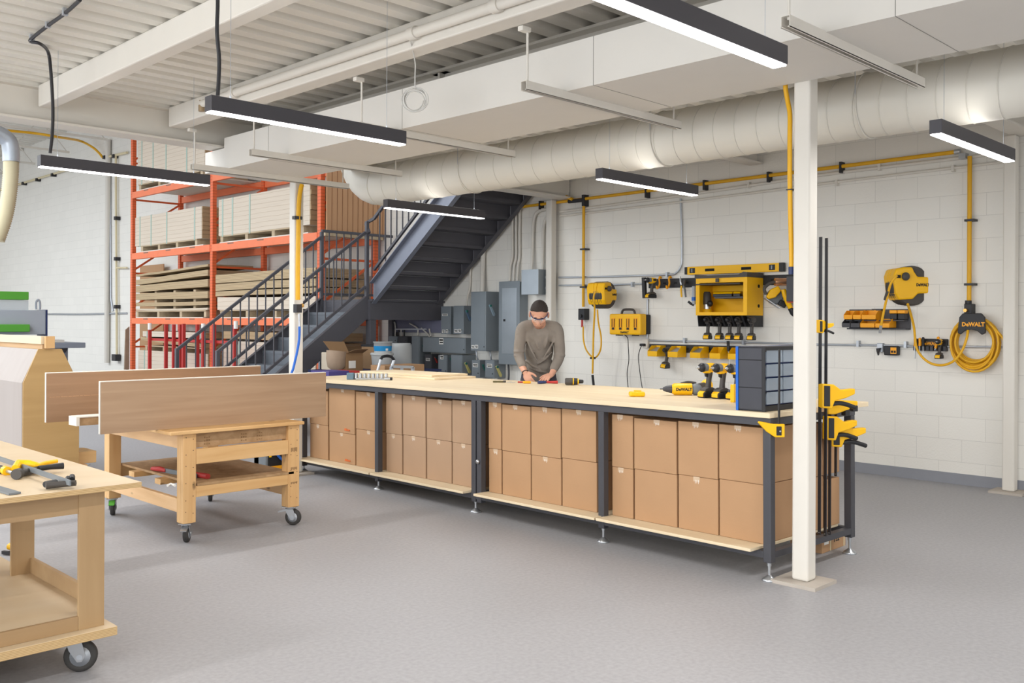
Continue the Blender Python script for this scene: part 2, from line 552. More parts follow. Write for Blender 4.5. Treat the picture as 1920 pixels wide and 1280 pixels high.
M_['cabyel'] = paint('cabinet_yellow', '#eeb406', 0.45, var=0.05)
M_['seam_dark'] = paint('groove', '#0f0f11', 0.8, var=0)
M_['brassd'] = paint('painted_brass', '#a58f72', 0.45, 0.4, var=0.1)
M_['glow_up'] = emit('led_uplight', (1.0, 0.98, 0.95), 5.0)
M_['stringer_l'] = paint('stringer_lit', '#858996', 0.35, 0.3, var=0.15, scale=5)  # stair paint lightened, the lamp highlight is put into the colour
M_['beam_tag'] = paint('beam_tag', '#8f6a58', 0.6, var=0.1)
M_['ply_lt'] = wood('pale_board', '#d3c6b2', '#bfae96', 'y', 10, 0.1, 0.7)
M_['card_dk'] = paint('cardboard_brown', '#8d6f50', 0.85, var=0.07, scale=5)
M_['bag'] = paint('paper_bag', '#a28c78', 0.85, var=0.15, scale=12)
M_['bag_lt'] = paint('pale_crate', '#c2b5a2', 0.7, var=0.05)
M_['cyanblue'] = paint('bright_blue', '#1787c2', 0.45, var=0.03)
M_['alu'] = paint('aluminium', '#c3c8cf', 0.35, 0.6, var=0.1)
M_['violet'] = paint('grey_violet_board', '#75768c', 0.5, var=0.1)
M_['violet2'] = paint('purple_wrap', '#4a4180', 0.5, var=0.1)
M_['stubble'] = paint('stubble', '#8d6552', 0.7, var=0.25, scale=120)
m, nt, b = base('clear_lens', '#e6ecf0', 0.05)
b.inputs['Alpha'].default_value = 0.10
b.inputs['Specular IOR Level'].default_value = 0.2
M_['lens'] = m
M_['copper'] = paint('copper_metal', '#d8a27c', 0.25, 0.8, var=0.05)
M_['tealgrey'] = paint('blue_grey_plastic', '#5c7587', 0.5, var=0.05)
M_['olive'] = paint('olive_brush', '#5d5638', 0.7, var=0.1)
M_['cab_shell'] = paint('cabinet_charcoal', '#3c3d44', 0.5, var=0.12, scale=14)
M_['faint_ink'] = paint('faded_stamp', '#8a6a48', 0.8, var=0.2)
M_['seam_brown'] = paint('core_gap', '#5a4636', 0.8, var=0.1)
M_['cable_w'] = paint('white_cable', '#c9c7c2', 0.5, var=0.03)


# ================================================================ the building
GW = 8.92      # face of the block wall
obj('floor', MB().box(-9, 9.3, -7, 36, -0.12, 0), M_['floor'], kind='structure', org=(0, 0, 0))
obj('wall_right', MB().box(GW, GW + 0.2, -7, 36, 0, 6.9), M_['wall'], kind='structure', org=(GW, 0, 0))
obj('wall_far', MB().box(-9, GW, 34, 34.2, 0, 6.9), M_['white'], kind='structure')
obj('baseboard_right', MB().box(GW - 0.004, GW + 0.001, -7, 30, 0, 0.1), M_['basegrey'], kind='structure', org=(GW, 0, 0))


def deck(y0, y1, x0, x1, z, pitch, h):
    """corrugated steel deck, ribs running along X"""
    mb = MB(); prof = []
    n = int((y1 - y0) / pitch)
    for i in range(n):
        y = y0 + i * pitch
        prof += [(y, z), (y + pitch * 0.50, z), (y + pitch * 0.62, z + h), (y + pitch * 0.88, z + h)]
    prof.append((y0 + n * pitch, z))
    vs = [(x, y, zz) for x in (x0, x1) for y, zz in prof]
    k = len(prof)
    mb._add(vs, [(i, i + 1, i + 1 + k, i + k) for i in range(k - 1)], False)
    mb.box(x0, x1, y0, y1, z + h + 0.005, z + h + 0.08)
    return mb


obj('ceiling', deck(-6.0, 7.95, -6.5, GW, 3.30, 0.2, 0.065), M_['deck'], kind='structure', org=(0, 0, 3.3))

# mezzanine framing: girder over the columns, beams towards the camera
WH = M_['white']


def ibeam_y(x0, x1, y0, y1, z0, z1, web=0.02, fl=0.018):
    mb = MB(); c = (x0 + x1) / 2
    mb.box(x0, x1, y0, y1, z0, z0 + fl); mb.box(x0, x1, y0, y1, z1 - fl, z1)
    mb.box(c - web / 2, c + web / 2, y0, y1, z0 + fl, z1 - fl)
    return mb


def ibeam_x(y0, y1, x0, x1, z0, z1, web=0.02, fl=0.018):
    mb = MB(); c = (y0 + y1) / 2
    mb.box(x0, x1, y0, y1, z0, z0 + fl); mb.box(x0, x1, y0, y1, z1 - fl, z1)
    mb.box(x0, x1, c - web / 2, c + web / 2, z0 + fl, z1 - fl)
    return mb


obj('girder', ibeam_x(7.80, 8.02, -6.5, GW - 0.02, 3.02, 3.30, 0.06), WH,
    label='long white steel girder at the open edge of the low ceiling, carried by the columns', cat='beam')
obj('trim_1', MB().box(-6.5, GW, 8.02, 8.06, 3.30, 3.75), WH, kind='structure')
tb = 'white ceiling beam '
obj('ceiling_beam', MB().box(2.545, 2.655, -6, 7.80, 3.13, 3.30), WH, bev=0.01,
    label=tb + 'nearest the left edge, above the lit lamp that ends the first row', cat='beam', group='ceiling beams')
obj('ceiling_beam', MB().box(3.60, 3.745, -6, 7.80, 3.13, 3.30), WH, bev=0.01,
    label=tb + 'beside the fat sprinkler pipe in the middle of the ceiling', cat='beam', group='ceiling beams')
obj('ceiling_beam', ibeam_y(4.42, 4.60, -6, 7.80, 3.12, 3.30), WH,
    label=tb + 'half hidden above the boxed duct, in shade', cat='beam', group='ceiling beams')
obj('ceiling_beam', ibeam_x(5.14, 5.30, 4.45, GW - 0.02, 3.15, 3.30), WH,
    label='short cross beam above the round duct, ending over the wall tools', cat='beam', group='cross beams')
obj('ceiling_beam', ibeam_x(2.50, 2.68, 4.9, GW - 0.02, 3.10, 3.30), WH,
    label='cross beam meeting the column at the right picture edge', cat='beam', group='cross beams')
for y in (-0.2, -2.9):
    obj('ceiling_beam', ibeam_x(y, y + 0.16, 4.45, GW - 0.02, 3.15, 3.30), WH,
        label='cross beam outside the right picture edge', cat='beam', group='cross beams')

# boxed rectangular duct with sheet seams
t = thing('rectangular_duct', 'wide boxed white ventilation duct running under the ceiling beside the round duct', 'duct', (4.48, 0, 2.82))
obj('casing', MB().box(4.10, 4.855, -6, 7.76, 2.82, 3.10).box(4.10, 4.855, 7.76, 8.12, 2.82, 3.01), M_['drywall'], t)
for i, y in enumerate((7.0, 5.20, 3.45, 1.72, 0.0, -1.8)):
    obj('seam', MB().prism([(4.0985, 3.10), (4.0985, 2.8185), (4.857, 2.8185), (4.857, 2.8195), (4.101, 2.8195), (4.101, 3.10)], 'y', y, y + 0.003), M_['seam'], t)

# round spiral duct
t = thing('spiral_duct', 'large cream round spiral duct with raised seams, running below the ceiling', 'duct', (5.83, 0, 2.86))
RC = (5.85, 2.86); RR = 0.203
path = [(RC[0], -6, RC[1])] + [(RC[0], -6 + i * 0.5, RC[1]) for i in range(1, 28)]
path += [(RC[0], 7.75, RC[1])]
for i in range(1, 8):
    a = PI / 2 * i / 7
    path.append((RC[0], 7.75 + 0.42 * math.sin(a), RC[1] + 0.42 * (1 - math.cos(a))))
path.append((RC[0], 8.17, 3.29))
obj('duct_shell', MB().tube(path, RR, 32), M_['duct'], t)
mb = MB(); hp = []
yy0 = -2.0
while yy0 < 7.7:
    ring = []
    for k in range(33):
        a = 2 * PI * k / 32
        ring.append((RC[0] + (RR + 0.001) * math.cos(a), yy0 + 0.13 * k / 32, RC[1] + (RR + 0.001) * math.sin(a)))
    mb.tube(ring, 0.0035, 4, caps=False)
    yy0 += 0.1701 if 0.5 < yy0 < 4.3 else 0.2302
obj('spiral_seam', mb, M_['duct'], t)
for y in (1.05, 2.62, 4.2, 6.35):
    obj('coupling_ring', MB().tube([(RC[0] + (RR + 0.004) * math.cos(2 * PI * k / 32), y, RC[1] + (RR + 0.004) * math.sin(2 * PI * k / 32)) for k in range(32)], 0.006, 5, closed=True), M_['duct'], t)
    obj('hanger_wire', MB().cyl((RC[0] - RR - 0.004, y, RC[1]), (RC[0] - RR - 0.004, y, 3.31), 0.003, 6), M_['galv'], t)

# columns
def column(x, y, z1, label):
    t = thing('steel_column', label, 'column', (x, y, 0))
    mb = MB().box(x - 0.05, x + 0.05, y - 0.05, y + 0.05, 0.02, z1)
    obj('shaft', mb, WH, t, bev=0.014, seg=3)
    obj('base_plate', MB().box(x - 0.13, x + 0.125, y - 0.135, y + 0.135, 0.0, 0.02), M_['rust'], t, label='flat rusty base plate')
    return t


column(4.907, 2.566, 3.10, 'square white steel column in front of the near end of the long workbench')
column(4.86, 7.78, 3.02, 'square white steel column at the far end of the workbench, with a yellow hose on it')
column(8.80, 8.10, 3.02, 'square white steel column behind the man, against the block wall')
column(8.80, 2.68, 3.10, 'square white steel column at the right edge, against the block wall')

# high bay roof: deck on open web joists
obj('ceiling_high', deck(8.1, 34, -8, GW, 6.30, 0.3, 0.05), M_['deck'], kind='structure', org=(0, 0, 6.3))
for i, y in enumerate((10.6, 13.3, 16.0, 18.7, 21.4, 23.7, 26.1, 28.5)):
    t = thing('roof_joist', 'white open web roof joist of the high bay, %s counted from the low ceiling' % ('first second third fourth fifth sixth seventh eighth'.split()[i]), 'joist', (2, y, 5.55), group='open web roof joists of the high bay')
    obj('top_chord', MB().box(-6, GW - 0.02, y - 0.03, y + 0.03, 6.22, 6.29), WH, t)
    obj('bottom_chord', MB().box(-6, 8.45, y - 0.025, y + 0.025, 5.5, 5.55), WH, t)
    mb = MB(); x = -6; up = True
    while x < 8.2:
        a = (x, y, 5.53 if up else 6.24); b_ = (x + 0.6, y, 6.24 if up else 5.53)
        mb.cyl(a, b_, 0.012, 6); x += 0.6; up = not up
    obj('web_rods', mb, WH, t)

# ---------------------------------------------------------------- linear lamps


def lamp(x0, y, z, label, wires=True):
    t = thing('linear_lamp', label, 'lamp', (x0 + 0.61, y, z), group='hanging linear lamps')
    x1 = x0 + 1.22
    obj('housing', MB().box(x0, x1, y - 0.034, y + 0.034, z + 0.006, z + 0.082), M_['lampgrey'], t, bev=0.002, seg=1)
    obj('diffuser', MB().box(x0 + 0.004, x1 - 0.004, y - 0.029, y + 0.029, z, z + 0.007), M_['glow'], t, label='glowing white diffuser')
    for xx in (x0 + 0.12, x1 - 0.12):
        obj('hanging_wire', MB().cyl((xx, y, z + 0.08), (xx, y, 3.31), 0.0015, 5).cyl((xx, y, z + 0.08), (xx, y, z + 0.1), 0.005, 8), M_['galv'], t)
    l = bpy.data.lights.new('lamp_light', 'AREA'); l.shape = 'RECTANGLE'
    l.size = 1.2; l.size_y = 0.055; l.energy = LP; l.color = (1.0, 0.975, 0.945)
    o = bpy.data.objects.new('lamp_light', l); COL.objects.link(o)
    o.parent = t; o.location = (0, 0, -0.004)
    obj('uplight_diffuser', MB().box(x0 + 0.06, x1 - 0.06, y - 0.02, y + 0.02, z + 0.081, z + 0.084), M_['glow_up'], t)
    return t


LP = 17
LX = (-3.8, -0.8, 2.20, 5.21)
vis = {(2.20, 1.90): 'cut by the top edge, largest and nearest', (2.20, 4.33): 'lit and hanging left of the coil of white cable',
       (2.20, 6.72): 'farthest left, in front of the orange rack', (5.21, 1.90): 'hanging in front of the round duct at the right edge',
       (5.21, 4.33): 'hanging in the middle, above the wall tools', (5.21, 6.85): 'hanging in front of the dark stair underside'}
for x in LX:
    for y in (-2.95, -0.5, 1.90, 4.33, 6.72):  # positions without a vis entry are unseen lamps added for fill
        if x == 5.21 and y == 6.72: y = 6.85
        if x == 5.21 and y == 1.90: xx, yy_ = 5.22, 1.97
        else: xx, yy_ = x, y
        k = vis.get((x, y))
        lamp(xx, yy_, 2.495, 'dark grey linear pendant lamp ' + (k if k else 'added out of frame for fill, %s row, %s lamp' % ('first second third fourth'.split()[LX[::-1].index(x)], 'first second third fourth fifth sixth'.split()[int((y + 3) / 2.3)])))

# ---------------------------------------------------------------- strut rails hung from the ceiling


def strut(x0, x1, y, label, zt):
    t = thing('strut_rail', label, 'rail', ((x0 + x1) / 2, y, 2.775), group='white strut rails hung below the ceiling')
    z0, z1, w, k = 2.772, 2.824, 0.022, 0.003
    mb = MB().box(x0, x1, y - w, y + w, z1 - k, z1).box(x0, x1, y - w, y - w + k, z0, z1 - k).box(x0, x1, y + w - k, y + w, z0, z1 - k)
    mb.box(x0, x1, y - w, y - w + 0.011, z0, z0 + k).box(x0, x1, y + w - 0.011, y + w, z0, z0 + k)
    obj('channel', mb, WH, t)
    obj('rod', MB().cyl((x0 + 0.03, y, 2.81), (x0 + 0.03, y, 3.135), 0.007, 8), WH, t)
    obj('rod', MB().cyl((x1 - 0.06, y, 2.81), (x1 - 0.06, y, 3.30), 0.006, 8), WH, t)
    obj('beam_clamp', MB().box(x0 - 0.03, x0 + 0.04, y - 0.02, y + 0.02, 3.10, 3.128), WH, t, bev=0.004)


strut(3.765, 5.27, 2.068, 'white strut rail at upper right, ending in front of the round duct', 0)
strut(3.765, 5.27, 3.681, 'white strut rail just right of the coil of white cable', 0)
strut(3.765, 5.27, 5.261, 'white strut rail behind the lit lamp beside the white cable coil', 0)
strut(3.765, 5.27, 6.702, 'white strut rail above the orange rack, second from the far end', 0)
strut(3.765, 5.40, 7.768 - 0.06, 'white strut rail farthest away, in front of the column with the yellow hose', 0)

# ---------------------------------------------------------------- sprinkler pipe
t = thing('sprinkler_pipe', 'fat white sprinkler pipe running along the middle ceiling beam', 'pipe', (3.8, 3, 3.12))
obj('pipe_run', MB().cyl((3.566, -6, 3.17), (3.566, 7.1, 3.215), 0.031, 18), WH, t)
mb = MB()
for y in (4.42, 3.70, 6.6, 1.2):
    z = 3.17 + 0.045 * (y + 6) / 13.1
    obj('coupling', MB().cyl((3.566, y - 0.03, z), (3.566, y + 0.03, z), 0.040, 18), WH, t)
s = obj('sprinkler_head', MB().cyl((3.566, 7.13, 3.155), (3.566, 7.13, 3.205), 0.024, 10).cyl((3.566, 7.13, 3.205), (3.566, 7.13, 3.24), 0.006, 8).cyl((3.566, 7.13, 3.24), (3.566, 7.13, 3.244), 0.018, 10), M_['brassd'], t, label='small brass upright sprinkler head')

# coil of white cable hanging from the pipe
t = thing('cable_coil', 'coil of white cable hanging from the ceiling pipe', 'cable', (3.686, 4.550, 2.853))
cx, cy, cz = 3.686, 4.550, 2.843
mb = MB(); pts_ = []
for k in range(5 * 20 + 1):
    a = 2 * PI * k / 20
    r = 0.068 + 0.010 * math.sin(k * 0.171)
    pts_.append((cx + r * math.cos(a) * 0.707, cy - r * math.cos(a) * 0.707 + 0.01 * math.sin(k * .21), cz + r * math.sin(a)))
mb.tube(pts_, 0.0042, 6)
obj('coil', mb, M_['cable_w'], t)
obj('cable_lead', MB().tube(spline([(cx, cy, cz + 0.06), (cx, cy, cz + 0.15), (cx, cy, cz + 0.24), (3.566, 4.45, 3.17)], 6), 0.0045, 6), M_['cable_w'], t)

# dark armoured supply cables of the lamps
t = thing('power_cable', 'black supply cable dropping from the ceiling to the far left lamp', 'cable', (2.3, 6.5, 2.6), group='black lamp supply cables')
obj('cable', MB().tube(spline([(2.011, 5.488, 3.280), (2.037, 5.791, 3.280), (2.049, 6.109, 3.280), (2.058, 6.426, 3.270), (2.066, 6.469, 3.260),
                               (2.100, 6.404, 3.240), (2.254, 6.720, 3.284), (2.272, 6.720, 3.168), (2.287, 6.720, 2.916), (2.284, 6.720, 2.734), (2.271, 6.720, 2.598)], 6), 0.011, 8), M_['black'], t)
mb = MB()
for p in ((2.037, 5.791, 3.280), (2.049, 6.109, 3.280), (2.066, 6.451, 3.270)):
    mb.box(p[0] - 0.014, p[0] + 0.014, p[1] - 0.014, p[1] + 0.014, p[2] - 0.012, p[2] + 0.03)
obj('cable_clip', mb, M_['galv'], t)
t = thing('power_cable', 'black supply cable dropping straight from the top edge to the middle left lamp', 'cable', (2.3, 4.33, 2.6), group='black lamp supply cables')
obj('cable', MB().tube(spline([(2.248, 4.330, 3.140), (2.249, 4.330, 3.034), (2.246, 4.330, 2.901), (2.258, 4.330, 2.771), (2.256, 4.330, 2.664), (2.251, 4.330, 2.584)], 6), 0.010, 8), M_['black'], t)

# unseen frames added around the three fill light panels
def frame_yz(name, x, y0, y1, z0, z1, n):
    mb = MB().box(x, x + 0.08, y0 - 0.08, y1 + 0.08, z0 - 0.08, z0).box(x, x + 0.08, y0 - 0.08, y1 + 0.08, z1, z1 + 0.08)
    for k in range(n + 1):
        y = y0 + (y1 - y0) * k / n
        mb.box(x, x + 0.08, y - 0.04, y + 0.04, z0, z1)
    obj(name, mb, M_['white'], kind='structure')


frame_yz('fill_frame_1', -5.48, -1.5, 8.5, 0.6, 3.2, 6)
mb = MB().box(-2.0, 8.0, -4.78, -4.70, 0.52, 0.6).box(-2.0, 8.0, -4.78, -4.70, 3.2, 3.28)
for k in range(7): mb.box(-2.04 + k * 1.66, -1.96 + k * 1.66, -4.78, -4.70, 0.6, 3.2)
obj('fill_frame_2', mb, M_['white'], kind='structure')
mb = MB().box(-5.2, -5.1, 9.0, 32.0, 6.05, 6.14).box(1.9, 2.0, 9.0, 32.0, 6.05, 6.14)
for k in range(9): mb.box(-5.1, 1.9, 8.96 + k * 2.88, 9.04 + k * 2.88, 6.05, 6.14)
obj('fill_frame_3', mb, M_['white'], kind='structure')


# ================================================================ the long workbench
BA_ = 0.03687                                     # slight turn against the building
BTILT = 0.0085                                 # it stands a little lower at the far end
BORG = Vector((4.778, 2.723, 0))
BM = Matrix.Translation(BORG) @ Matrix.Rotation(-BA_, 4, 'Z') @ Matrix.Rotation(-BTILT, 4, 'X')
BROT = BM.to_euler()


def bpt(w, t, z):
    """bench frame (across, along, up) to world"""
    return BM @ Vector((w, t, z))


TOPZ = 0.957
t = thing('workbench', 'very long dark steel workbench with pale plywood top and lower shelf full of cardboard boxes', 'workbench', BORG, rot=BROT)
D_ = M_['dark']
LEGT = (0.0, 1.255, 2.497, 2.562, 3.86, 5.12)
obj('tabletop', MB().box(-0.015, 1.165, -0.03, 5.22, TOPZ - 0.03, TOPZ), [M_['ply']], t, local=True, bev=0.002, seg=1)
for w0, w1 in ((0.0, 0.05), (0.94, 0.99)):
    obj('top_rail', MB().box(w0, w1, -0.025, 5.145, 0.882, TOPZ - 0.031), D_, t, local=True)
    obj('bottom_rail', MB().box(w0 + 0.004, w1 - 0.004, -0.02, 5.14, 0.128, 0.168), D_, t, local=True)
for tt in LEGT:
    obj('cross_rail', MB().box(0.05, 0.94, tt - 0.024, tt + 0.024, 0.882, TOPZ - 0.032), D_, t, local=True)
    obj('cross_rail', MB().box(0.046, 0.944, tt - 0.022, tt + 0.022, 0.130, 0.167), D_, t, local=True)
    for w0 in (0.0, 0.94):
        lg = obj('leg', MB().box(w0, w0 + 0.05, tt - 0.025, tt + 0.025, 0.105, 0.8815), D_, t, local=True, bev=0.004)
        if abs(tt - 2.497) < .01 and w0 >= 0: continue
        cx_, cy_ = w0 + 0.025, tt
        fz = BTILT * tt
        obj('levelling_foot', MB().cyl((cx_, cy_, 0.03 + fz), (cx_, cy_, 0.108), 0.009, 12).cyl((cx_, cy_, 0.085 + fz * 0.5), (cx_, cy_, 0.108), 0.013, 8)
            .lathe([(0.041, fz + 0.0), (0.043, fz + 0.006), (0.038, fz + 0.013), (0.02, fz + 0.026), (0.013, fz + 0.032), (0.009, fz + 0.034)], (cx_, cy_, 0), n=24),
            M_['steel'], lg, label='chrome levelling foot with round pad', local=True)
obj('bolt_knob', MB().lathe([(0.0, -0.02), (0.016, -0.018), (0.018, -0.008), (0.012, 0.0)], (-0.001, 2.497, 0.42), ax='x', n=12), M_['steel'], t, local=True)
shelf_spans = ((0.055, 1.235), (1.285, 2.50), (2.575, 3.875), (3.83, 5.135))
shelf_spans = ((0.06, 1.235), (1.25, 2.475), (2.60, 3.85), (3.87, 5.15))
for a, b in shelf_spans:
    obj('shelf_board', MB().box(-0.075 if a < 5 else 0, 0.93, a, b, 0.169, 0.187), [M_['ply']], t, local=True, bev=0.002, seg=1)


# cardboard boxes on the shelf
def carton(name, label, w0, w1, t0, t1, z0, z1, mat, group, tape=True, bulge=0.0, mark=None, seed=0, cat='box'):
    r = random.Random(seed)
    c = ((w0 + w1) / 2, (t0 + t1) / 2)
    wl = bpt(c[0], c[1], z0)
    a = (r.random() - 0.5) * 0.012
    root = thing(name, label, cat, wl, group=group, rot=(BM @ Matrix.Rotation(a, 4, 'Z')).to_euler())
    hw = (w1 - w0) / 2; ht = (t1 - t0) / 2; h = z1 - z0
    # body with slightly bulging faces
    mb = MB(); n = 4; vs = []; g = {}
    def P_(i, j, k):
        u, v, q = -1 + 2 * i / n, -1 + 2 * j / n, k / n
        s = bulge
        x = hw * u; y = ht * v; z = h * q
        if abs(u) == 1: x += u * s * (1 - v * v) * math.sin(PI * q)
        if abs(v) == 1: y += v * s * 0.3 * (1 - u * u) * math.sin(PI * q)
        if q == 1: z -= s * 0.3 * (1 - u * u)
        return (x, y, z)
    def vid(i, j, k):
        if (i, j, k) not in g: g[(i, j, k)] = len(vs); vs.append(P_(i, j, k))
        return g[(i, j, k)]
    fs = []
    for p in range(n):
        for q in range(n):
            for e in (0, n):
                fs.append((vid(e, p, q), vid(e, p + 1, q), vid(e, p + 1, q + 1), vid(e, p, q + 1)))
                fs.append((vid(p, e, q), vid(p + 1, e, q), vid(p + 1, e, q + 1), vid(p, e, q + 1)))
                fs.append((vid(p, q, e), vid(p + 1, q, e), vid(p + 1, q + 1, e), vid(p, q + 1, e)))
    mb._add(vs, fs, False)
    obj('carton', mb, mat, root, local=True, bev=0.0025, seg=1)
    if tape:
        yc = (r.random() - 0.5) * 0.04
        bb = -hw - bulge * 0.5 - 0.0008
        m2 = MB().box(-hw - 0.0012, -hw + 0.02, yc - 0.024, yc + 0.024, h - 0.05 - 0.02 * r.random(), h + 0.0008)
        obj('tape', m2, M_['tape'], root, local=True)
        m3 = MB()  # painted highlight: white slivers stand for the gloss of the tape
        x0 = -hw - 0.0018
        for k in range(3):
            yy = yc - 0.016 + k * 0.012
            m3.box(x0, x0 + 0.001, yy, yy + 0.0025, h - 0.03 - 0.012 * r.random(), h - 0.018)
        obj('tape_glint', m3, M_['tape_white'], root, local=True, label='white glint painted on the packing tape')
    if mark:
        M = Matrix(((0, 0, -1, -hw - bulge - 0.001), (-1, 0, 0, mark[1]), (0, 1, 0, mark[2]), (0, 0, 0, 1)))
        text('printed_mark', mark[0], 0.028, M_['ink_orange'], root, M, local=True, bold=0.0012)
    return root


ordn = ('first', 'second', 'third', 'fourth')
bays = {
    'bay nearest the column': [((1.037, 1.222), .505, .853, .478), ((.682, 1.030), .512, .843, .488), ((.377, .676), .52, .853, .507), ((.062, .372), .53, .858, .53)],
    'third bay from far end': [((2.306, 2.452), .502, .853, .478), ((1.989, 2.299), .501, .847, .478), ((1.680, 1.984), .502, .853, .478), ((1.346, 1.675), .514, .86, .478)],
    'second bay from far end': [((3.597, 3.832), .491, .838, .46), ((3.268, 3.585), .50, .836, .47), ((2.928, 3.255), .50, .828, .475), ((2.612, 2.920), .50, .838, .475)],
    'bay at the far end': [((4.76, 5.09), .473, .80, .473), ((4.30, 4.74), .43, .838, .43), ((3.90, 4.287), .49, .828, .485)],
}
sd = 1
for bay, cols in bays.items():
    far = 'far end' in bay and 'third' not in bay
    for i, ((t0, t1), zs, zt, _) in enumerate(cols):
        mat = M_['card2'] if 'second' in bay else M_['card']
        tc_ = (t0 + t1) / 2
        dz = BTILT * tc_
        mk = ('ABIcom', -0.10, 0.035) if (bay == 'bay at the far end' and i == 1) else None
        w0 = 0.062 + 0.012 * ((i * 7 + sd) % 3)
        depth = 0.40
        zs_ = zs + dz; zt_ = min(zt + dz, 0.876)
        carton('cardboard_box', '%s cardboard box from the left, lower row, %s' % (ordn[i], bay), w0, w0 + depth, t0 + 0.003, t1 - 0.003, 0.188, zs_ - 0.002, mat,
               'cardboard boxes under the workbench', tape=(i % 2 == 0 or far), bulge=0.005, mark=mk, seed=sd); sd += 1
        carton('cardboard_box', '%s cardboard box from the left, upper row, %s' % (ordn[i], bay), w0 - 0.004, w0 + depth, t0 + 0.003, t1 - 0.003, zs_, zt_, mat,
               'cardboard boxes under the workbench', tape=True, bulge=0.006, mark=mk, seed=sd); sd += 1
# boxes behind, seen from the near end of the bench
for j, (w0, w1) in enumerate(((0.455, 0.72), (0.735, 0.985))):
    for k, (z0, z1) in enumerate(((0.188, 0.515), (0.518, 0.85))):
        carton('cardboard_box', '%s cardboard box %s behind the hanging clamps' % (('lower', 'upper')[k], ('right of the column,', 'at the rear corner,')[j]), w0, min(w1, 0.93), 0.05, 0.36, z0, z1 - (0.03 if j else 0), M_['card'],
               'cardboard boxes under the workbench', tape=False, bulge=0.003, seed=sd); sd += 1
# box on the floor under the near end
t = thing('cardboard_box', 'small strapped cardboard box marked F32 on the floor under the bench end', 'box', (5.620, 2.729, 0.021))
x0, y0 = 5.603, 2.806
obj('carton', MB().box(x0, x0 + 0.33, y0, y0 + 0.22, 0.0, 0.115), M_['card'], t, bev=0.002)
for k in (0.11, 0.30):
    obj('strap', MB().box(x0 + k, x0 + k + 0.012, y0 - 0.0012, y0 + 0.221, 0.001, 0.1162), M_['pale_yellow'], t)
obj('label_sticker', MB().box(x0 + 0.03, x0 + 0.09, y0 - 0.001, y0, 0.05, 0.09), M_['tape_white'], t)
text('printed_mark', 'F32', 0.05, M_['ink'], t, face_my(x0 + 0.2, y0 - 0.001, 0.065), bold=0.001)

# plywood offcuts lying on the far part of the bench
def slab(name, label, cat, w0, w1, t0, t1, z0, z1, mat, bev=0.002):
    root = thing(name, label, cat, bpt((w0 + w1) / 2, (t0 + t1) / 2, z0), rot=BROT)
    hw, ht = (w1 - w0) / 2, (t1 - t0) / 2
    obj('sheet', MB().box(-hw, hw, -ht, ht, 0, z1 - z0), mat, root, local=True, bev=bev)
    return root


slab('plywood_strip', 'long pale plywood strip lying on the rear of the bench, lower of two', 'plywood', 0.66, 1.16, 3.88, 5.20, TOPZ + 0.001, TOPZ + 0.020, M_['ply'])
slab('plywood_strip', 'long pale plywood strip, upper of two at the rear of the bench', 'plywood', 0.72, 1.16, 4.00, 5.20, TOPZ + 0.021, TOPZ + 0.040, M_['ply'])

# clear parts cabinet with drawers and its black back, clamped to the bench corner
px0, py0, _z = (4.662, 2.844, 0.952)
t = thing('parts_cabinet', 'dark parts cabinet with clear drawers standing on the bench corner beside the column', 'cabinet', bpt(0.0, 0.0, TOPZ + 0.001), rot=BROT)
# bench-local coordinates from here: faces the near end
CW0, CW1, CT0, CT1, CH = 0.03, 0.60, 0.028, 0.205, 0.372
obj('cabinet_shell', MB().box(CW0, CW1, CT0 + 0.02, CT1, 0, 0.012).box(CW0, CW1, CT0 + 0.02, CT1, CH - 0.012, CH).box(CW0, CW0 + 0.008, CT0, CT1, 0.0, CH)
    .box(CW1 - 0.008, CW1, CT0, CT1, 0, CH), M_['cab_shell'], t, local=True, bev=0.003)
obj('blue_back', MB().box(CW0 - 0.004, CW1, CT1, CT1 + 0.016, 0.0, CH), M_['blue'], t, local=True, label='bright blue edge strip')
for k in (0.075, 0.235):
    obj('side_groove', MB().box(CW0 - 0.0015, CW0, CT0 + 0.002, CT1 - 0.002, CH - k - 0.004, CH - k), M_['seam_dark'], t, local=True)
obj('side_rib', MB().box(CW0 - 0.003, CW0, CT0, CT0 + 0.02, 0, CH), M_['blackpl'], t, local=True)
rows = 4
for r_ in range(rows):
    z0 = 0.04 + r_ * 0.080
    obj('divider_shelf', MB().box(CW0 + 0.009, CW1 - 0.009, CT0 + 0.01, CT1 - 0.01, z0 - 0.006, z0 - 0.001), M_['navy'], t, local=True)
    for q in range(3):
        w0 = CW0 + 0.02 + q * 0.178
        dr = obj('drawer', MB().box(w0, w0 + 0.168, CT0, CT0 + 0.003, z0, z0 + 0.07).box(w0, w0 + 0.168, CT0 + 0.004, CT0 + 0.14, z0, z0 + 0.003)
                 .box(w0, w0 + 0.002, CT0 + 0.004, CT0 + 0.14, z0 + 0.004, z0 + 0.06).box(w0 + 0.166, w0 + 0.168, CT0 + 0.004, CT0 + 0.14, z0 + 0.004, z0 + 0.06), M_['drawer'], t, local=True)
        if r_ != 2 or q == 2 or True:
            obj('small_parts', MB().box(w0 + 0.004, w0 + 0.164, CT0 + 0.006, CT0 + 0.135, z0 + 0.004, z0 + (0.05 if r_ in (0,) else 0.03)), M_['parts'], dr, local=True, kind='stuff')
obj('kick_panel', MB().box(CW0 + 0.009, CW1 - 0.009, CT0 + 0.002, CT0 + 0.012, 0.002, 0.032), M_['blackpl'], t, local=True)
obj('head_panel', MB().box(CW0 + 0.009, CW1 - 0.009, CT0 + 0.002, CT0 + 0.012, CH - 0.03, CH - 0.002), M_['blackpl'], t, local=True)


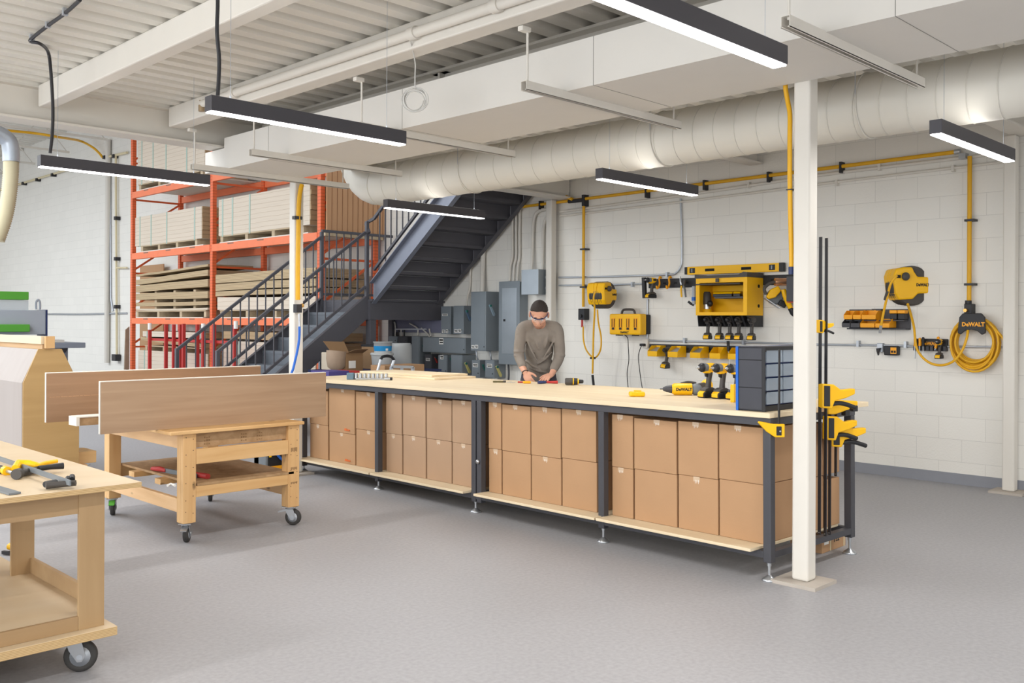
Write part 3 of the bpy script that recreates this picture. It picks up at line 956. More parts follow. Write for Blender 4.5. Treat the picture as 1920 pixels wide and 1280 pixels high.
# ---------------------------------------------------------------- bar clamps
def clamp_parts(t, L, big=1.0, jaw_z=None, handle=1, grip=1, topjaw=False):
    """bar along local z from 0 (lower end) to L; trigger body at jaw_z, fixed jaw at the top; arms towards +x"""
    s = big
    jz = jaw_z
    obj('bar', MB().box(-0.003, 0.003, -0.010, 0.010, 0, L), M_['black'], t, local=True, label='flat black steel bar')
    obj('end_pin', MB().cyl((-0.004, 0, 0.012), (0.004, 0, 0.012), 0.0035, 8), M_['steel'], t, local=True)
    y = M_['amber'] if grip else M_['yellow']
    # trigger head
    b = MB().prism([(-0.028 * s, jz - 0.045 * s), (0.02 * s, jz - 0.05 * s), (0.035 * s, jz - 0.02 * s), (0.095 * s, jz - 0.01 * s), (0.14 * s, jz + 0.004 * s), (0.14 * s, jz + 0.026 * s),
                    (0.07 * s, jz + 0.022 * s), (0.03 * s, jz + 0.045 * s), (-0.028 * s, jz + 0.05 * s)], 'y', -0.014 * s, 0.014 * s)
    obj('clamp_head', b, M_['yellow'], t, local=True, bev=0.004 * s)
    obj('head_panel', MB().prism([(-0.022 * s, jz - 0.038 * s), (0.008 * s, jz - 0.04 * s), (0.008 * s, jz + 0.04 * s), (-0.022 * s, jz + 0.042 * s)], 'y', -0.0165 * s, 0.0165 * s), M_['blackpl'], t, local=True, bev=0.003)
    if handle:
        obj('trigger', MB().tube(spline([(0.02 * s, 0, jz - 0.035 * s), (0.06 * s, 0, jz - 0.03 * s), (0.10 * s, 0, jz - 0.035 * s), (0.15 * s, 0, jz - 0.05 * s)], 4), [0.009 * s] * 13, 8), M_['blackpl'], t, local=True)
    if not topjaw: return
    jt = L - 0.02
    obj('fixed_jaw', MB().prism([(-0.02 * s, jt - 0.02 * s), (0.02 * s, jt - 0.022 * s), (0.10 * s, jt - 0.005 * s), (0.10 * s, jt + 0.012 * s), (0.02 * s, jt + 0.018 * s), (-0.02 * s, jt + 0.018 * s)], 'y', -0.012 * s, 0.012 * s), M_['yellow'], t, local=True, bev=0.004 * s)
    obj('jaw_pad', MB().box(0.075 * s, 0.10 * s, -0.012 * s, 0.012 * s, jt - 0.03 * s, jt - 0.006 * s), M_['blackpl'], t, local=True, bev=0.003)


def hung_clamp(label, u_top, x, y, z0, L, jz, s, rz, flip=False):
    t = thing('bar_clamp', label, 'clamp', (x, y, z0), rz, group='bar clamps hung on the bench end')
    clamp_parts(t, L, s, jz, topjaw=flip)
    return t


cY = 2.66
hung_clamp('tallest black bar clamp hung on the bench end, left of its twin', 0, 5.158, 2.60, 0.228, 1.744, 1.219, 0.8, -0.2)
hung_clamp('tall black bar clamp right of its twin, with the large yellow grip at bench height', 0, 5.191, 2.58, 0.217, 1.750, 0.822, 1.5, -0.35)
hung_clamp('shorter bar clamp with the black grip rising to the right below the bench top', 0, 5.346, 2.63, 0.191, 0.779, 0.644, 1.5, -0.3, True)
hung_clamp('shortest bar clamp, the one nearest the rear bench leg', 0, 5.444, 2.64, 0.533, 0.457, 0.251, 1.5, -0.45, True)
# clamp holding the cabinet down at the corner
cx_, cy_, cz_ = bpt(0.045, -0.045, 0)
t = thing('bar_clamp', 'upright bar clamp gripping the parts cabinet at the front bench corner', 'clamp', (cx_, cy_, 0.82))
zt_ = 1.319
obj('bar', MB().box(-0.008, 0.008, -0.003, 0.003, 0.03, zt_ - 0.82), M_['black'], t, local=True)
obj('clamp_jaw', MB().prism([(0.03, 0.0), (0.03, 0.075), (-0.03, 0.075), (-0.115, 0.09), (-0.12, 0.082), (-0.07, 0.03), (-0.025, 0.0)], 'y', -0.012, 0.012, Matrix.Rotation(PI * 0.55, 4, 'Z') @ Matrix.Identity(4)
    if False else Matrix.Rotation(-PI / 4, 4, 'Z')), M_['yellow'], t, local=True, bev=0.004)
obj('jaw_panel', MB().box(-0.018, 0.012, -0.015, 0.015, 0.01, 0.062, Matrix.Rotation(-PI / 4, 4, 'Z')), M_['blackpl'], t, local=True, bev=0.003)
obj('rivet', MB().cyl((-0.0125, -0.0145, 0.035), (-0.0135, -0.0155, 0.035), 0.005, 10), M_['steel'], t, local=True)


# ================================================================ things on the block wall
Y_ = M_['yellow']; K_ = M_['blackpl']; ST = M_['steel']; HO = M_['hose']
PX = 8.86


def yclamp(mb, x, y, z, vert=False):
    if vert: mb.box(x - 0.03, GW, y - 0.05, y + 0.035, z - 0.01, z + 0.01)
    else: mb.box(x - 0.02, GW, y - 0.012, y + 0.012, z - 0.06, z + 0.05)
    return mb


# yellow compressed air main
t = thing('air_pipe', 'long yellow compressed air pipe running horizontally high on the block wall', 'pipe', (PX, 6, 3.0))
p0 = (8.860, 8.719, 2.988); p1 = (8.860, 3.173, 3.027)
obj('pipe_run', MB().cyl(p0, p1, 0.019, 12), HO, t)
for (y, z) in ((8.349, 2.985), (6.641, 2.984), (5.842, 2.998), (5.052, 3.003), (4.254, 3.013)):
    obj('pipe_clip', yclamp(MB(), PX, y, z), M_['black'], t)
obj('end_cap', MB().cyl(p1, (PX, p1[1] - 0.05, p1[2]), 0.024, 12).box(8.84, GW, p1[1] - 0.10, p1[1] - 0.04, p1[2] - 0.07, p1[2] - 0.02), M_['steel'], t)
yj, zj = 7.734, 2.986
obj('joint', MB().cyl((PX, yj + 0.12, zj), (PX, yj - 0.12, zj), 0.026, 12).box(PX - 0.03, GW, yj - 0.16, yj - 0.12, zj - 0.08, zj + 0.06), M_['black'], t)
obj('feed_hose', MB().tube(spline([(8.840, 7.770, 3.001), (8.840, 7.986, 3.088), (8.800, 8.323, 3.212), (8.700, 8.564, 3.260), (8.500, 8.609, 3.243), (8.200, 8.793, 3.182)], 6), 0.021, 10), HO, t)

# drop lines
def drop(label, u, v0, v1, clips, cat='pipe'):
    y0, z0 = u, v0
    return None


t = thing('air_pipe', 'yellow air pipe dropping down the wall behind the narrow hose loop', 'pipe', (8.860, 7.612, 1.687), group='yellow air drop pipes')
ya = 7.606
obj('pipe_run', MB().cyl((PX, ya, 1.653), (PX, ya, zj), 0.018, 12), HO, t)
for z in (2.369, 1.898):
    obj('pipe_clip', yclamp(MB(), PX, ya, z, True), M_['black'], t)
zv = 1.540
obj('valve', MB().box(PX - 0.04, GW, ya - 0.05, ya + 0.05, zv - 0.05, zv + 0.09).cyl((PX - 0.06, ya, zv), (PX - 0.04, ya, zv), 0.02, 10), K_, t, bev=0.006)
obj('coupler', MB().cyl((PX - 0.02, ya, zv - 0.14), (PX - 0.02, ya, zv - 0.05), 0.014, 10), M_['red'], t, label='red hose coupler')
t = thing('air_pipe', 'yellow air pipe dropping down the wall above the big coiled hose', 'pipe', (8.860, 3.042, 1.618), group='yellow air drop pipes')
yb = 3.042
obj('pipe_run', MB().cyl((PX, yb, 1.642), (PX, yb, 2.972), 0.019, 12), HO, t)
for z in (2.396, 1.820):
    obj('pipe_clip', yclamp(MB(), PX, yb, z, True), M_['black'], t)
zv2 = 1.585
obj('valve', MB().box(PX - 0.04, GW, yb - 0.035, yb + 0.03, zv2 - 0.05, zv2 + 0.06).cyl((PX - 0.02, yb, zv2 + 0.06), (PX - 0.02, yb, zv2 + 0.09), 0.028, 12), K_, t, bev=0.004)
obj('brass_cock', MB().cyl((PX - 0.075, yb + 0.01, zv2), (PX - 0.04, yb + 0.01, zv2), 0.016, 10), M_['brass'], t, label='brass stop cock')
obj('whip_coupler', MB().cyl((PX - 0.03, yb, zv2 - 0.16), (PX - 0.02, yb, zv2 - 0.05), 0.014, 10), M_['steel'], t)

# conduits
def conduit(label, pts, r, mat, clips=()):
    t = thing('conduit', label, 'conduit', pts[len(pts) // 2])
    obj('pipe_run', MB().tube(pts, r, 10), mat, t)
    for c in clips:
        obj('clip', MB().box(8.87, GW, c[0] - 0.012, c[0] + 0.012, c[1] - 0.03, c[1] + 0.03), mat, t)
    return t


CX = 8.895
conduit('upper of two white painted conduits below the yellow air pipe', [(8.895, 8.035, 2.873), (8.895, 6.084, 2.911), (8.895, 4.366, 2.966), (8.895, 2.761, 2.975)], 0.017, M_['white'], ((5.304, 2.942), (3.879, 2.971)))
conduit('lower of two white painted conduits below the yellow air pipe', [(8.895, 8.034, 2.818), (8.895, 6.084, 2.838), (8.895, 4.365, 2.875), (8.895, 2.760, 2.895)], 0.014, M_['white'], ((4.312, 2.865), (3.196, 2.884)))
GC = M_['galv']
conduit('upper thin steel conduit that bends upward left of the yellow level', spline([(8.895, 8.048, 2.033), (8.895, 7.158, 2.019), (8.895, 6.373, 2.014), (8.895, 6.239, 2.034), (8.895, 6.174, 2.111), (8.895, 6.164, 2.220), (8.895, 6.169, 2.524), (8.895, 6.185, 2.878)], 6), 0.0115, GC, ((6.361, 2.014),))
conduit('lower thin steel conduit ending at the hanging nail gun', [(8.895, 8.047, 1.931), (8.895, 7.325, 1.920), (8.895, 6.693, 1.917)], 0.0105, GC, ((6.862, 1.915),))
conduit('vertical steel conduit below the hanging nail gun', [(8.900, 6.649, 1.741), (8.900, 6.650, 1.239)], 0.012, GC)
conduit('long horizontal steel conduit above the row of yellow bins', [(8.900, 6.638, 1.252), (8.900, 5.659, 1.251), (8.900, 4.707, 1.253)], 0.011, GC, ((6.115, 1.261), (5.360, 1.257)))
conduit('long horizontal steel conduit behind the small charger and the coiled hose', [(8.900, 4.707, 1.247), (8.900, 3.872, 1.254), (8.900, 3.516, 1.252), (8.900, 2.755, 1.262)], 0.011, GC, ((4.084, 1.265), (3.620, 1.265)))
t = thing('wall_outlet', 'white outlet box at the left end of the yellow bins', 'outlet', (8.900, 6.661, 1.201))
y0, z0 = 6.661, 1.220
obj('outlet_box', MB().box(8.875, GW, y0 - 0.035, y0 + 0.04, z0 - 0.06, z0 + 0.05), M_['white'], t, bev=0.004)
obj('plug', MB().box(8.83, 8.875, y0 - 0.01, y0 + 0.05, z0 - 0.035, z0 - 0.005), K_, t, bev=0.006)
obj('plug_cord', MB().tube(spline([(8.840, 6.663, 1.214), (8.840, 6.701, 1.163), (8.840, 6.732, 1.062), (8.840, 6.716, 0.925), (8.840, 6.691, 0.769), (8.840, 6.660, 0.645)], 6), 0.005, 6), M_['black'], t)

# ---- hose reels: built facing the viewer side, turned on their wall brackets
def reel(label, x, y, z, s, name='DeWALT', rz=-PI / 4):
    """frame at (x,y,z): local x to the right of the picture, -y towards the room"""
    t = thing('hose_reel', label, 'hose reel', (x, y, z), rz, group='wall hose reels')
    R = 0.198 * s
    obj('drum', MB().lathe([(R * 0.93, -0.10), (R, -0.085), (R, 0.085), (R * 0.93, 0.10)], (0.015, 0, 0), ax='y', n=40), M_['reel_dark'], t, local=True, bev=0)
    rings = MB()
    for k in range(7):
        rings.tube([(0.015 + (R + 0.001) * math.cos(2 * PI * i / 40), -0.07 + k * 0.023, (R + 0.001) * math.sin(2 * PI * i / 40)) for i in range(40)], 0.003, 4, closed=True)
    obj('drum_ribs', rings, M_['reel_dark'], t, local=True)
    # yellow nose shell
    nose = [(-0.187 * s, 0.10 * s), (-0.16 * s, 0.17 * s), (-0.08 * s, 0.185 * s), (0.0, 0.185 * s), (0.02 * s, 0.14 * s), (0.055 * s, 0.088 * s), (0.17 * s, 0.086 * s), (0.17 * s, -0.076 * s), (0.06 * s, -0.08 * s),
            (0.01 * s, -0.135 * s), (-0.13 * s, -0.145 * s), (-0.165 * s, -0.08 * s)]
    obj('yellow_cover', MB().prism(nose, 'y', -0.128, -0.02), Y_, t, local=True, bev=0.014, seg=3)
    obj('nose_cover', MB().prism([p for p in nose if p[0] < 0.03 * s], 'y', -0.0205, 0.0205), Y_, t, local=True, bev=0.006)
    obj('rear_cover', MB().prism(nose, 'y', 0.02, 0.12), Y_, t, local=True, bev=0.014, seg=3)
    obj('hose_port', MB().box(-0.165 * s, -0.12 * s, -0.1315, -0.1, 0.075 * s, 0.105 * s), M_['seam_dark'], t, local=True)
    obj('outlet_ball', MB().ell((-0.075 * s, -0.145, 0.09 * s), (0.04 * s, 0.03, 0.042 * s)), M_['reel_dark'], t, local=True)
    obj('wall_bracket', MB().box(0.19 * s, 0.225 * s, -0.06, 0.16, -0.10 * s, 0.10 * s).box(0.1 * s, 0.19 * s, 0.0, 0.05, -0.04, 0.04), K_, t, local=True, bev=0.004)
    M = Matrix(((1, 0, 0, 0.105 * s), (0, 0, -1, -0.1285), (0, 1, 0, 0.006 * s), (0, 0, 0, 1)))
    text('lettering', name, 0.04 * s, M_['ink'], t, M, local=True, bold=0.0022 * s, sx=0.82)
    return t


M_['reel_dark'] = paint('reel_charcoal', '#474340', 0.55, var=0.08, scale=16)
reel('yellow and black hose reel on the wall, above the coil and bin rack', 8.905, 3.62, 1.820, 0.93)
r2 = reel('smaller looking hose reel left of the wide yellow charger', 8.62, 7.112, 1.786, 0.80, rz=0.12)
XR = 8.905
t = thing('hose', 'yellow hose hanging out of the front of the right hose reel', 'hose', (8.350, 3.623, 1.398))
obj('hose_line', MB().tube(spline([(8.200, 3.418, 1.888), (8.200, 3.469, 1.824), (8.220, 3.506, 1.731), (8.250, 3.552, 1.590), (8.270, 3.589, 1.447)], 6), 0.0115, 8), HO, t)
obj('hose_sleeve', MB().cyl((8.215, 3.504, 1.754), (8.235, 3.536, 1.675), 0.016, 10), M_['reel_dark'], t)
obj('hose_tip', MB().cyl((8.270, 3.589, 1.447), (8.280, 3.602, 1.379), 0.013, 10), ST, t, label='silver hose coupling')
t = thing('hose', 'yellow feed hose looping from the right hose reel to the wall valve', 'hose', (8.720, 3.230, 1.063))
obj('hose_line', MB().tube(spline([(8.500, 3.445, 1.640), (8.620, 3.464, 1.545), (8.700, 3.467, 1.423), (8.720, 3.454, 1.251), (8.720, 3.396, 1.155), (8.720, 3.310, 1.099), (8.720, 3.207, 1.093), (8.700, 3.107, 1.140), (8.700, 3.040, 1.237), (8.720, 3.011, 1.346), (8.760, 3.016, 1.427), (8.830, 3.038, 1.498)], 8), 0.0115, 8), HO, t)
# narrow loops of the left reel
t = thing('hose', 'thin yellow hose hanging in a narrow loop below the left hose reel', 'hose', (8.600, 7.225, 0.976))
h1 = spline([(8.300, 6.946, 1.825), (8.300, 6.969, 1.733), (8.330, 6.977, 1.610), (8.380, 7.034, 1.362), (8.420, 7.074, 1.112), (8.450, 7.106, 0.859)], 6)
obj('hose_line', MB().tube(h1, 0.011, 8), HO, t)
h2 = spline([(8.840, 7.588, 1.408), (8.800, 7.549, 1.250), (8.700, 7.420, 1.129), (8.550, 7.208, 1.055), (8.500, 7.092, 1.053), (8.500, 7.028, 1.143), (8.500, 7.020, 1.287), (8.500, 7.062, 1.456), (8.500, 7.079, 1.613)], 8)
obj('feed_loop', MB().tube(h2, 0.010, 8), HO, t)
obj('hose_stop', MB().cyl((8.440, 7.131, 1.041), (8.440, 7.058, 1.043), 0.012, 8), K_, t)
obj('hose_tip', MB().cyl((8.450, 7.106, 0.841), (8.460, 7.097, 0.721), 0.015, 8), K_, t)

# ---- big coil of hose on its bracket
cy_, cz_ = 2.984, 1.294
t = thing('hose_coil', 'big coil of yellow air hose hanging on a black wall bracket', 'hose', (8.82, cy_, cz_ - 0.2))
mb = MB(); pp = []
for k in range(11 * 28 + 1):
    a = 2 * PI * k / 28 + PI / 2; q = k / 28
    r = 0.225 - 0.06 * (0.5 + 0.5 * math.sin(q * 2.1)); off = 0.03 * math.sin(q * 1.3)
    zz_ = cz_ + 0.005 + r * math.sin(a) - (0.04 if math.sin(a) < 0 else 0.0) * (-math.sin(a)) * (0.4 + 0.6 * math.sin(q * 1.7))
    pp.append((8.825 + off, cy_ + r * 0.93 * math.cos(a), zz_))
mb.tube(pp, 0.0105, 7)
obj('coiled_hose', mb, HO, t)
obj('hose_tail', MB().tube(spline([(8.80, cy_ - 0.14, cz_ + 0.17), (8.80, cy_ - 0.235, cz_ + 0.06), (8.80, cy_ - 0.265, cz_ - 0.02)], 5), 0.0105, 7), HO, t)
obj('tail_coupling', MB().cyl((8.80, cy_ - 0.265, cz_ - 0.02), (8.80, cy_ - 0.275, cz_ - 0.05), 0.009, 8), M_['brass'], t)
t = thing('hose_bracket', 'curved black wall bracket carrying the big yellow hose coil', 'bracket', (8.86, cy_, cz_ + 0.15))
br_ = [(cy_ + 0.115, cz_ + 0.09), (cy_ + 0.10, cz_ + 0.23), (cy_ + 0.07, cz_ + 0.265), (cy_ - 0.085, cz_ + 0.265), (cy_ - 0.115, cz_ + 0.23), (cy_ - 0.12, cz_ + 0.09), (cy_ - 0.09, cz_ + 0.075), (cy_ - 0.05, cz_ + 0.11), (cy_, cz_ + 0.12), (cy_ + 0.05, cz_ + 0.11), (cy_ + 0.09, cz_ + 0.075)]
obj('bracket_plate', MB().prism(br_, 'x', 8.735, 8.76), K_, t, bev=0.006)
obj('bracket_arm', MB().prism([(8.76, cz_ + 0.13), (GW, cz_ + 0.13), (GW, cz_ + 0.19), (8.76, cz_ + 0.19)], 'y', cy_ - 0.08, cy_ + 0.08), K_, t)
text('lettering', 'DeWALT', 0.05, M_['amber'], t, face_mx(8.734, cy_ - 0.02, cz_ + 0.165), bold=0.002, sx=0.95)

# ---- wide yellow multi-port charger
ya1, za1 = 6.941, 1.300; ya2, za2 = 6.446, 1.580
ya1 = 7.080; ya2 = 6.612; za = 1.316; zb = 1.564
t = thing('battery_charger', 'wide yellow four-port battery charger with black handle on the wall', 'charger', (8.8, (ya1 + ya2) / 2, za))
obj('case', MB().box(8.72, 8.84, ya2, ya1, za, zb), Y_, t, bev=0.02, seg=3)
obj('back_shell', MB().box(8.84, GW - 0.002, ya2 + 0.0, ya1 - 0.02, za + 0.01, zb - 0.01), K_, t, bev=0.01)
ym = (ya1 + ya2) / 2; w_ = ya1 - ya2
hd = spline([(8.79, ym + 0.10, zb - 0.005), (8.79, ym + 0.085, zb + 0.035), (8.79, ym + 0.05, zb + 0.05), (8.79, ym - 0.05, zb + 0.05), (8.79, ym - 0.085, zb + 0.035), (8.79, ym - 0.10, zb - 0.005)], 5)
obj('carry_handle', MB().tube(hd, 0.014, 8), M_['reel_dark'], t)
for k in range(4):
    yc = ya1 - w_ * (0.14 + 0.235 * k) + (0.0)
    po = obj('charging_port', MB().box(8.716, 8.722, yc - 0.028, yc + 0.028, za + 0.055, zb - 0.05), M_['amber'], t, bev=0.003)
    obj('port_contact', MB().box(8.713, 8.717, yc - 0.018, yc + 0.018, za + 0.06, za + 0.085), K_, po)
    obj('port_slots', MB().box(8.7135, 8.717, yc - 0.02, yc - 0.012, za + 0.09, zb - 0.06).box(8.7135, 8.717, yc + 0.012, yc + 0.02, za + 0.09, zb - 0.06), M_['seam_dark'], po)
text('lettering', 'DeWALT', 0.03, M_['ink'], t, face_mx(8.7185, ym, za + 0.028), bold=0.0015)
for s_ in (-1, 1):
    obj('foot_rubber', MB().box(8.73, 8.82, ym + s_ * 0.12 - 0.02, ym + s_ * 0.12 + 0.02, za - 0.012, za + 0.003), K_, t)
obj('power_cord', MB().tube(spline([(8.80, 6.909, za), (8.800, 6.860, 1.274), (8.820, 6.867, 1.172), (8.850, 6.882, 1.013), (8.860, 6.913, 0.853), (8.860, 6.896, 0.675)], 6), 0.005, 6), M_['black'], t)

# ---- upper black tool rail with hanging tools
def rail(label, ua, ub, xw, zc, h):
    t = thing('tool_rail', label, 'rail', (xw, (ua + ub) / 2, zc - h / 2))
    obj('rail_strip', MB().box(GW - 0.025, GW - 0.001, ub, ua, zc - h / 2, zc + h / 2), K_, t, bev=0.004)
    for k in range(12):
        y = ub + (ua - ub) * (k + 0.5) / 12
        obj('rail_slot', MB().box(GW - 0.027, GW - 0.024, y - 0.02, y + 0.02, zc - 0.008, zc + 0.008), M_['seam_dark'], t)
    return t


zr = 1.916
rail('upper black tool rail running behind the yellow cabinet', 6.632, 4.792, 8.9, zr, 0.105)
for k, (u, lab) in enumerate(((6.446, 'left'), (6.308, 'right'))):
    t = thing('rail_hook', 'empty yellow hook, %s one of the pair on the upper rail' % lab, 'hook', (8.86, u, zr - 0.06), group='yellow hooks on the upper rail')
    obj('hook_body', MB().tube(spline([(8.893, u, zr + 0.06), (8.87, u, zr + 0.075), (8.85, u, zr + 0.05), (8.86, u, zr), (8.84, u, zr - 0.045), (8.81, u, zr - 0.06), (8.80, u, zr - 0.03)], 5), 0.011, 8), M_['amber'], t)

# open yellow cabinet with slots for drills
Yl, Yr = 5.755, 5.128
Zb = 1.542; Zt = 1.940
XF = 8.57
t = thing('wall_cabinet', 'open yellow wall cabinet with black lid, shelf and slotted black base', 'cabinet', (8.75, (Yl + Yr) / 2, Zb - 0.1))
d_ = GW - 0.03
mb = MB().box(XF, d_, Yr, Yr + 0.012, Zb, Zt).box(XF, d_, Yl - 0.012, Yl, Zb, Zt).box(XF, d_, Yr + 0.012, Yl - 0.012, Zb, Zb + 0.012).box(XF, d_, Yr + 0.012, Yl - 0.012, Zt - 0.012, Zt).box(d_ - 0.01, d_, Yr + 0.012, Yl - 0.012, Zb + 0.012, Zt - 0.012)
mb.box(XF, XF + 0.02, Yr + 0.012, Yr + 0.045, Zb + 0.012, Zt - 0.012).box(XF, XF + 0.02, Yl - 0.045, Yl - 0.012, Zb + 0.012, Zt - 0.012)
mb.box(XF, XF + 0.02, Yr + 0.045, Yl - 0.045, Zb + 0.012, Zb + 0.035).box(XF, XF + 0.02, Yr + 0.045, Yl - 0.045, Zt - 0.05, Zt - 0.012)
obj('yellow_body', mb, M_['cabyel'], t)
obj('black_lid', MB().prism([(Yr - 0.005, Zt), (Yl + 0.01, Zt), (Yl + 0.01, Zt + 0.045), (Yl - 0.06, Zt + 0.03), (Yr + 0.1, Zt + 0.03), (Yr + 0.04, Zt + 0.055), (Yr - 0.005, Zt + 0.05)], 'x', XF - 0.01, d_), M_['reel_dark'], t)
obj('raised_door', MB().box(XF - 0.012, d_ - 0.03, Yr + 0.08, Yl + 0.0, Zt - 0.072, Zt - 0.058), M_['reel_dark'], t, bev=0.004)
obj('door_latch', MB().box(XF - 0.016, XF - 0.0, (Yl + Yr) / 2 + 0.02, (Yl + Yr) / 2 + 0.06, Zt - 0.045, Zt - 0.005), M_['reel_dark'], t, bev=0.003)
obj('inner_shelf', MB().box(XF + 0.05, d_ - 0.011, Yr + 0.05, (Yl + Yr) / 2 + 0.11, (Zb + Zt) / 2 - 0.018, (Zb + Zt) / 2 + 0.0), M_['dark'], t)
pr = [(XF + 0.0, Zb - 0.001), (d_, Zb - 0.001), (d_, Zb - 0.12), (XF + 0.12, Zb - 0.12)]
obj('base_end', MB().prism(pr, 'y', Yr, Yr + 0.01), K_, t)
obj('base_end', MB().prism([(XF, Zb - 0.001), (d_, Zb - 0.001), (d_, Zb - 0.12), (XF + 0.02, Zb - 0.12)], 'y', Yl - 0.03, Yl - 0.02), K_, t)
obj('base_back', MB().box(d_ - 0.02, d_, Yr + 0.011, Yl - 0.031, Zb - 0.12, Zb - 0.001), K_, t)
DRY = (5.662, 5.515, 5.390, 5.280, 5.128)
for a, b in zip(DRY, DRY[1:]):
    obj('slot_divider', MB().prism([(XF + 0.02, Zb - 0.001), (d_ - 0.021, Zb - 0.001), (d_ - 0.021, Zb - 0.12), (XF + 0.1, Zb - 0.12)], 'y', (a + b) / 2 - 0.012, (a + b) / 2 + 0.012), K_, t)
for z in (Zb + 0.10, Zt - 0.09):
    obj('side_cap', MB().cyl((8.8, Yr - 0.004, z), (8.8, Yr + 0.002, z), 0.018, 14), M_['seam_dark'], t)

# long level on top
zl = 2.046
t = thing('spirit_level', 'long yellow spirit level lying above the yellow cabinet', 'level', (8.86, 5.441, zl - 0.04))
y1_, y2_ = 6.060, 4.921
obj('level_body', MB().box(8.85, 8.89, y2_, y1_, zl - 0.045, zl + 0.045), Y_, t, bev=0.003)
obj('end_cap', MB().box(8.845, 8.895, y1_, y1_ + 0.035, zl - 0.04, zl + 0.042), K_, t, bev=0.004)
obj('end_cap', MB().box(8.845, 8.895, y2_ - 0.05, y2_, zl - 0.047, zl + 0.047), K_, t, bev=0.004)
for k in (0.06, 0.93):
    yv = y1_ + (y2_ - y1_) * k
    v = obj('bubble_vial', MB().box(8.844, 8.852, yv - 0.035, yv + 0.035, zl - 0.028, zl + 0.03), K_, t, bev=0.008)
    obj('vial_tube', MB().cyl((8.842, yv, zl - 0.02), (8.842, yv, zl + 0.02), 0.009, 10), M_['clear'], v)
for k in (0.26, 0.66):
    yv = y1_ + (y2_ - y1_) * k
    obj('hand_slot', MB().box(8.848, 8.851, yv - 0.06, yv + 0.06, zl - 0.014, zl + 0.016), M_['seam_dark'], t, bev=0.001)
# bracket of rail/wall panel partly behind the column
t = thing('tool_box', 'black box hanging on the upper rail, cut off by the column', 'box', (8.7, 4.708, 1.678))
obj('case', MB().box(8.62, 8.87, 4.595, 4.711, 1.681, 1.934), M_['dark'], t, bev=0.004)
obj('red_lip', MB().box(8.63, 8.87, 4.595, 4.711, 1.671, 1.679), M_['red'], t)

# ---- lower rail with bins
zr2 = 1.167
rail('lower black tool rail carrying the row of yellow bins', 6.616, 4.792, 8.9, zr2, 0.09)


def bin_(name, label, y, z, w, d, h, mat, fill, group, parent=None, xb=GW - 0.03, cat='bin'):
    t = thing(name, label, cat, (xb - d / 2, y, z), group=group)
    k = 0.003; x1 = xb; x0 = xb - d
    f0 = [(x0, z + 0.01), (x1, z), (x1, z + h), (x0 + d * 0.45, z + h), (x0, z + h * 0.5)]
    mb = MB().prism(f0, 'y', y - w / 2, y - w / 2 + k).prism(f0, 'y', y + w / 2 - k, y + w / 2)
    mb.box(x0, x1, y - w / 2 + k, y + w / 2 - k, z + 0.001, z + 0.01 + k).box(x0, x0 + k, y - w / 2 + k, y + w / 2 - k, z + 0.01, z + h * 0.5).box(x1 - k, x1, y - w / 2 + k, y + w / 2 - k, z, z + h)
    obj('bin_shell', mb, mat, t, bev=0.001, seg=1)
    if fill: obj('small_parts', MB().prism([(x0 + 0.004, z + 0.014), (x1 - 0.005, z + 0.014), (x1 - 0.005, z + h * 0.85), (x0 + 0.004, z + h * 0.42)], 'y', y - w / 2 + 0.006, y + w / 2 - 0.006), fill, t, kind='stuff')
    return t


bins = ((1228, 'leftmost', M_['galv']), (1266, 'second from left', M_['galv']), (1310, 'third from left', M_['parts']), (1346, 'fourth from left', None), (1381, 'fifth from left, beside the parts cabinet', None))
BY = (6.444, 6.163, 5.864, 5.611, 5.379, 5.142, 4.925)
for y, (u, lab, fill) in zip(BY, bins):
    bin_('parts_bin', 'yellow open bin on the lower rail, ' + lab, y, zr2 - 0.095, 0.135, 0.17, 0.125, Y_, fill, 'yellow bins on the lower rail')
t = thing('driver', 'black T-handle driver hanging on the lower rail between two bins', 'screwdriver', (8.82, 5.490, zr2 - 0.12))
yd = 5.490
obj('grip', MB().cyl((8.80, yd, zr2 - 0.01), (8.80, yd + 0.005, zr2 + 0.10), 0.016, 10), K_, t)
obj('shaft', MB().cyl((8.80, yd, zr2 - 0.01), (8.80, yd - 0.02, zr2 - 0.16), 0.004, 8), ST, t)

# ---- dark rack of amber and black bins under the right reel
R0, R1 = 4.179, 3.583
zc0, zc1 = 1.406, 1.601
t = thing('bin_rack', 'black wall rack holding amber and black bins below the right hose reel', 'rack', (8.88, (R0 + R1) / 2, zc0))
rk = MB().prism([(R1, zc0), (R0, zc0), (R0, zc1), (R0 - 0.22, zc1), (R0 - 0.24, zc1 - 0.02), (R0 - 0.30, zc1 - 0.02), (R0 - 0.32, zc1), (R1 + 0.36, zc1 + 0.0), (R1 + 0.34, zc1 - 0.018), (R1 + 0.26, zc1 - 0.018), (R1 + 0.24, zc1), (R1, zc1)], 'x', GW - 0.03, GW - 0.001)
obj('back_panel', rk, M_['dark'], t, bev=0.004)
obj('ledge', MB().box(8.80, GW - 0.031, R1 + 0.02, R0 - 0.01, (zc0 + zc1) / 2 - 0.015, (zc0 + zc1) / 2 - 0.006).box(8.82, GW - 0.031, R1 + 0.01, R0 - 0.01, zc0 + 0.0, zc0 + 0.012), M_['dark'], t)
text('lettering', 'DeWALT', 0.03, M_['amber'], t, face_mx(GW - 0.0305, (R0 + R1) / 2 + 0.09, zc1 - 0.02), bold=0.001)
zu = (zc0 + zc1) / 2 + 0.0; zd = zc0 + 0.018
k = 0
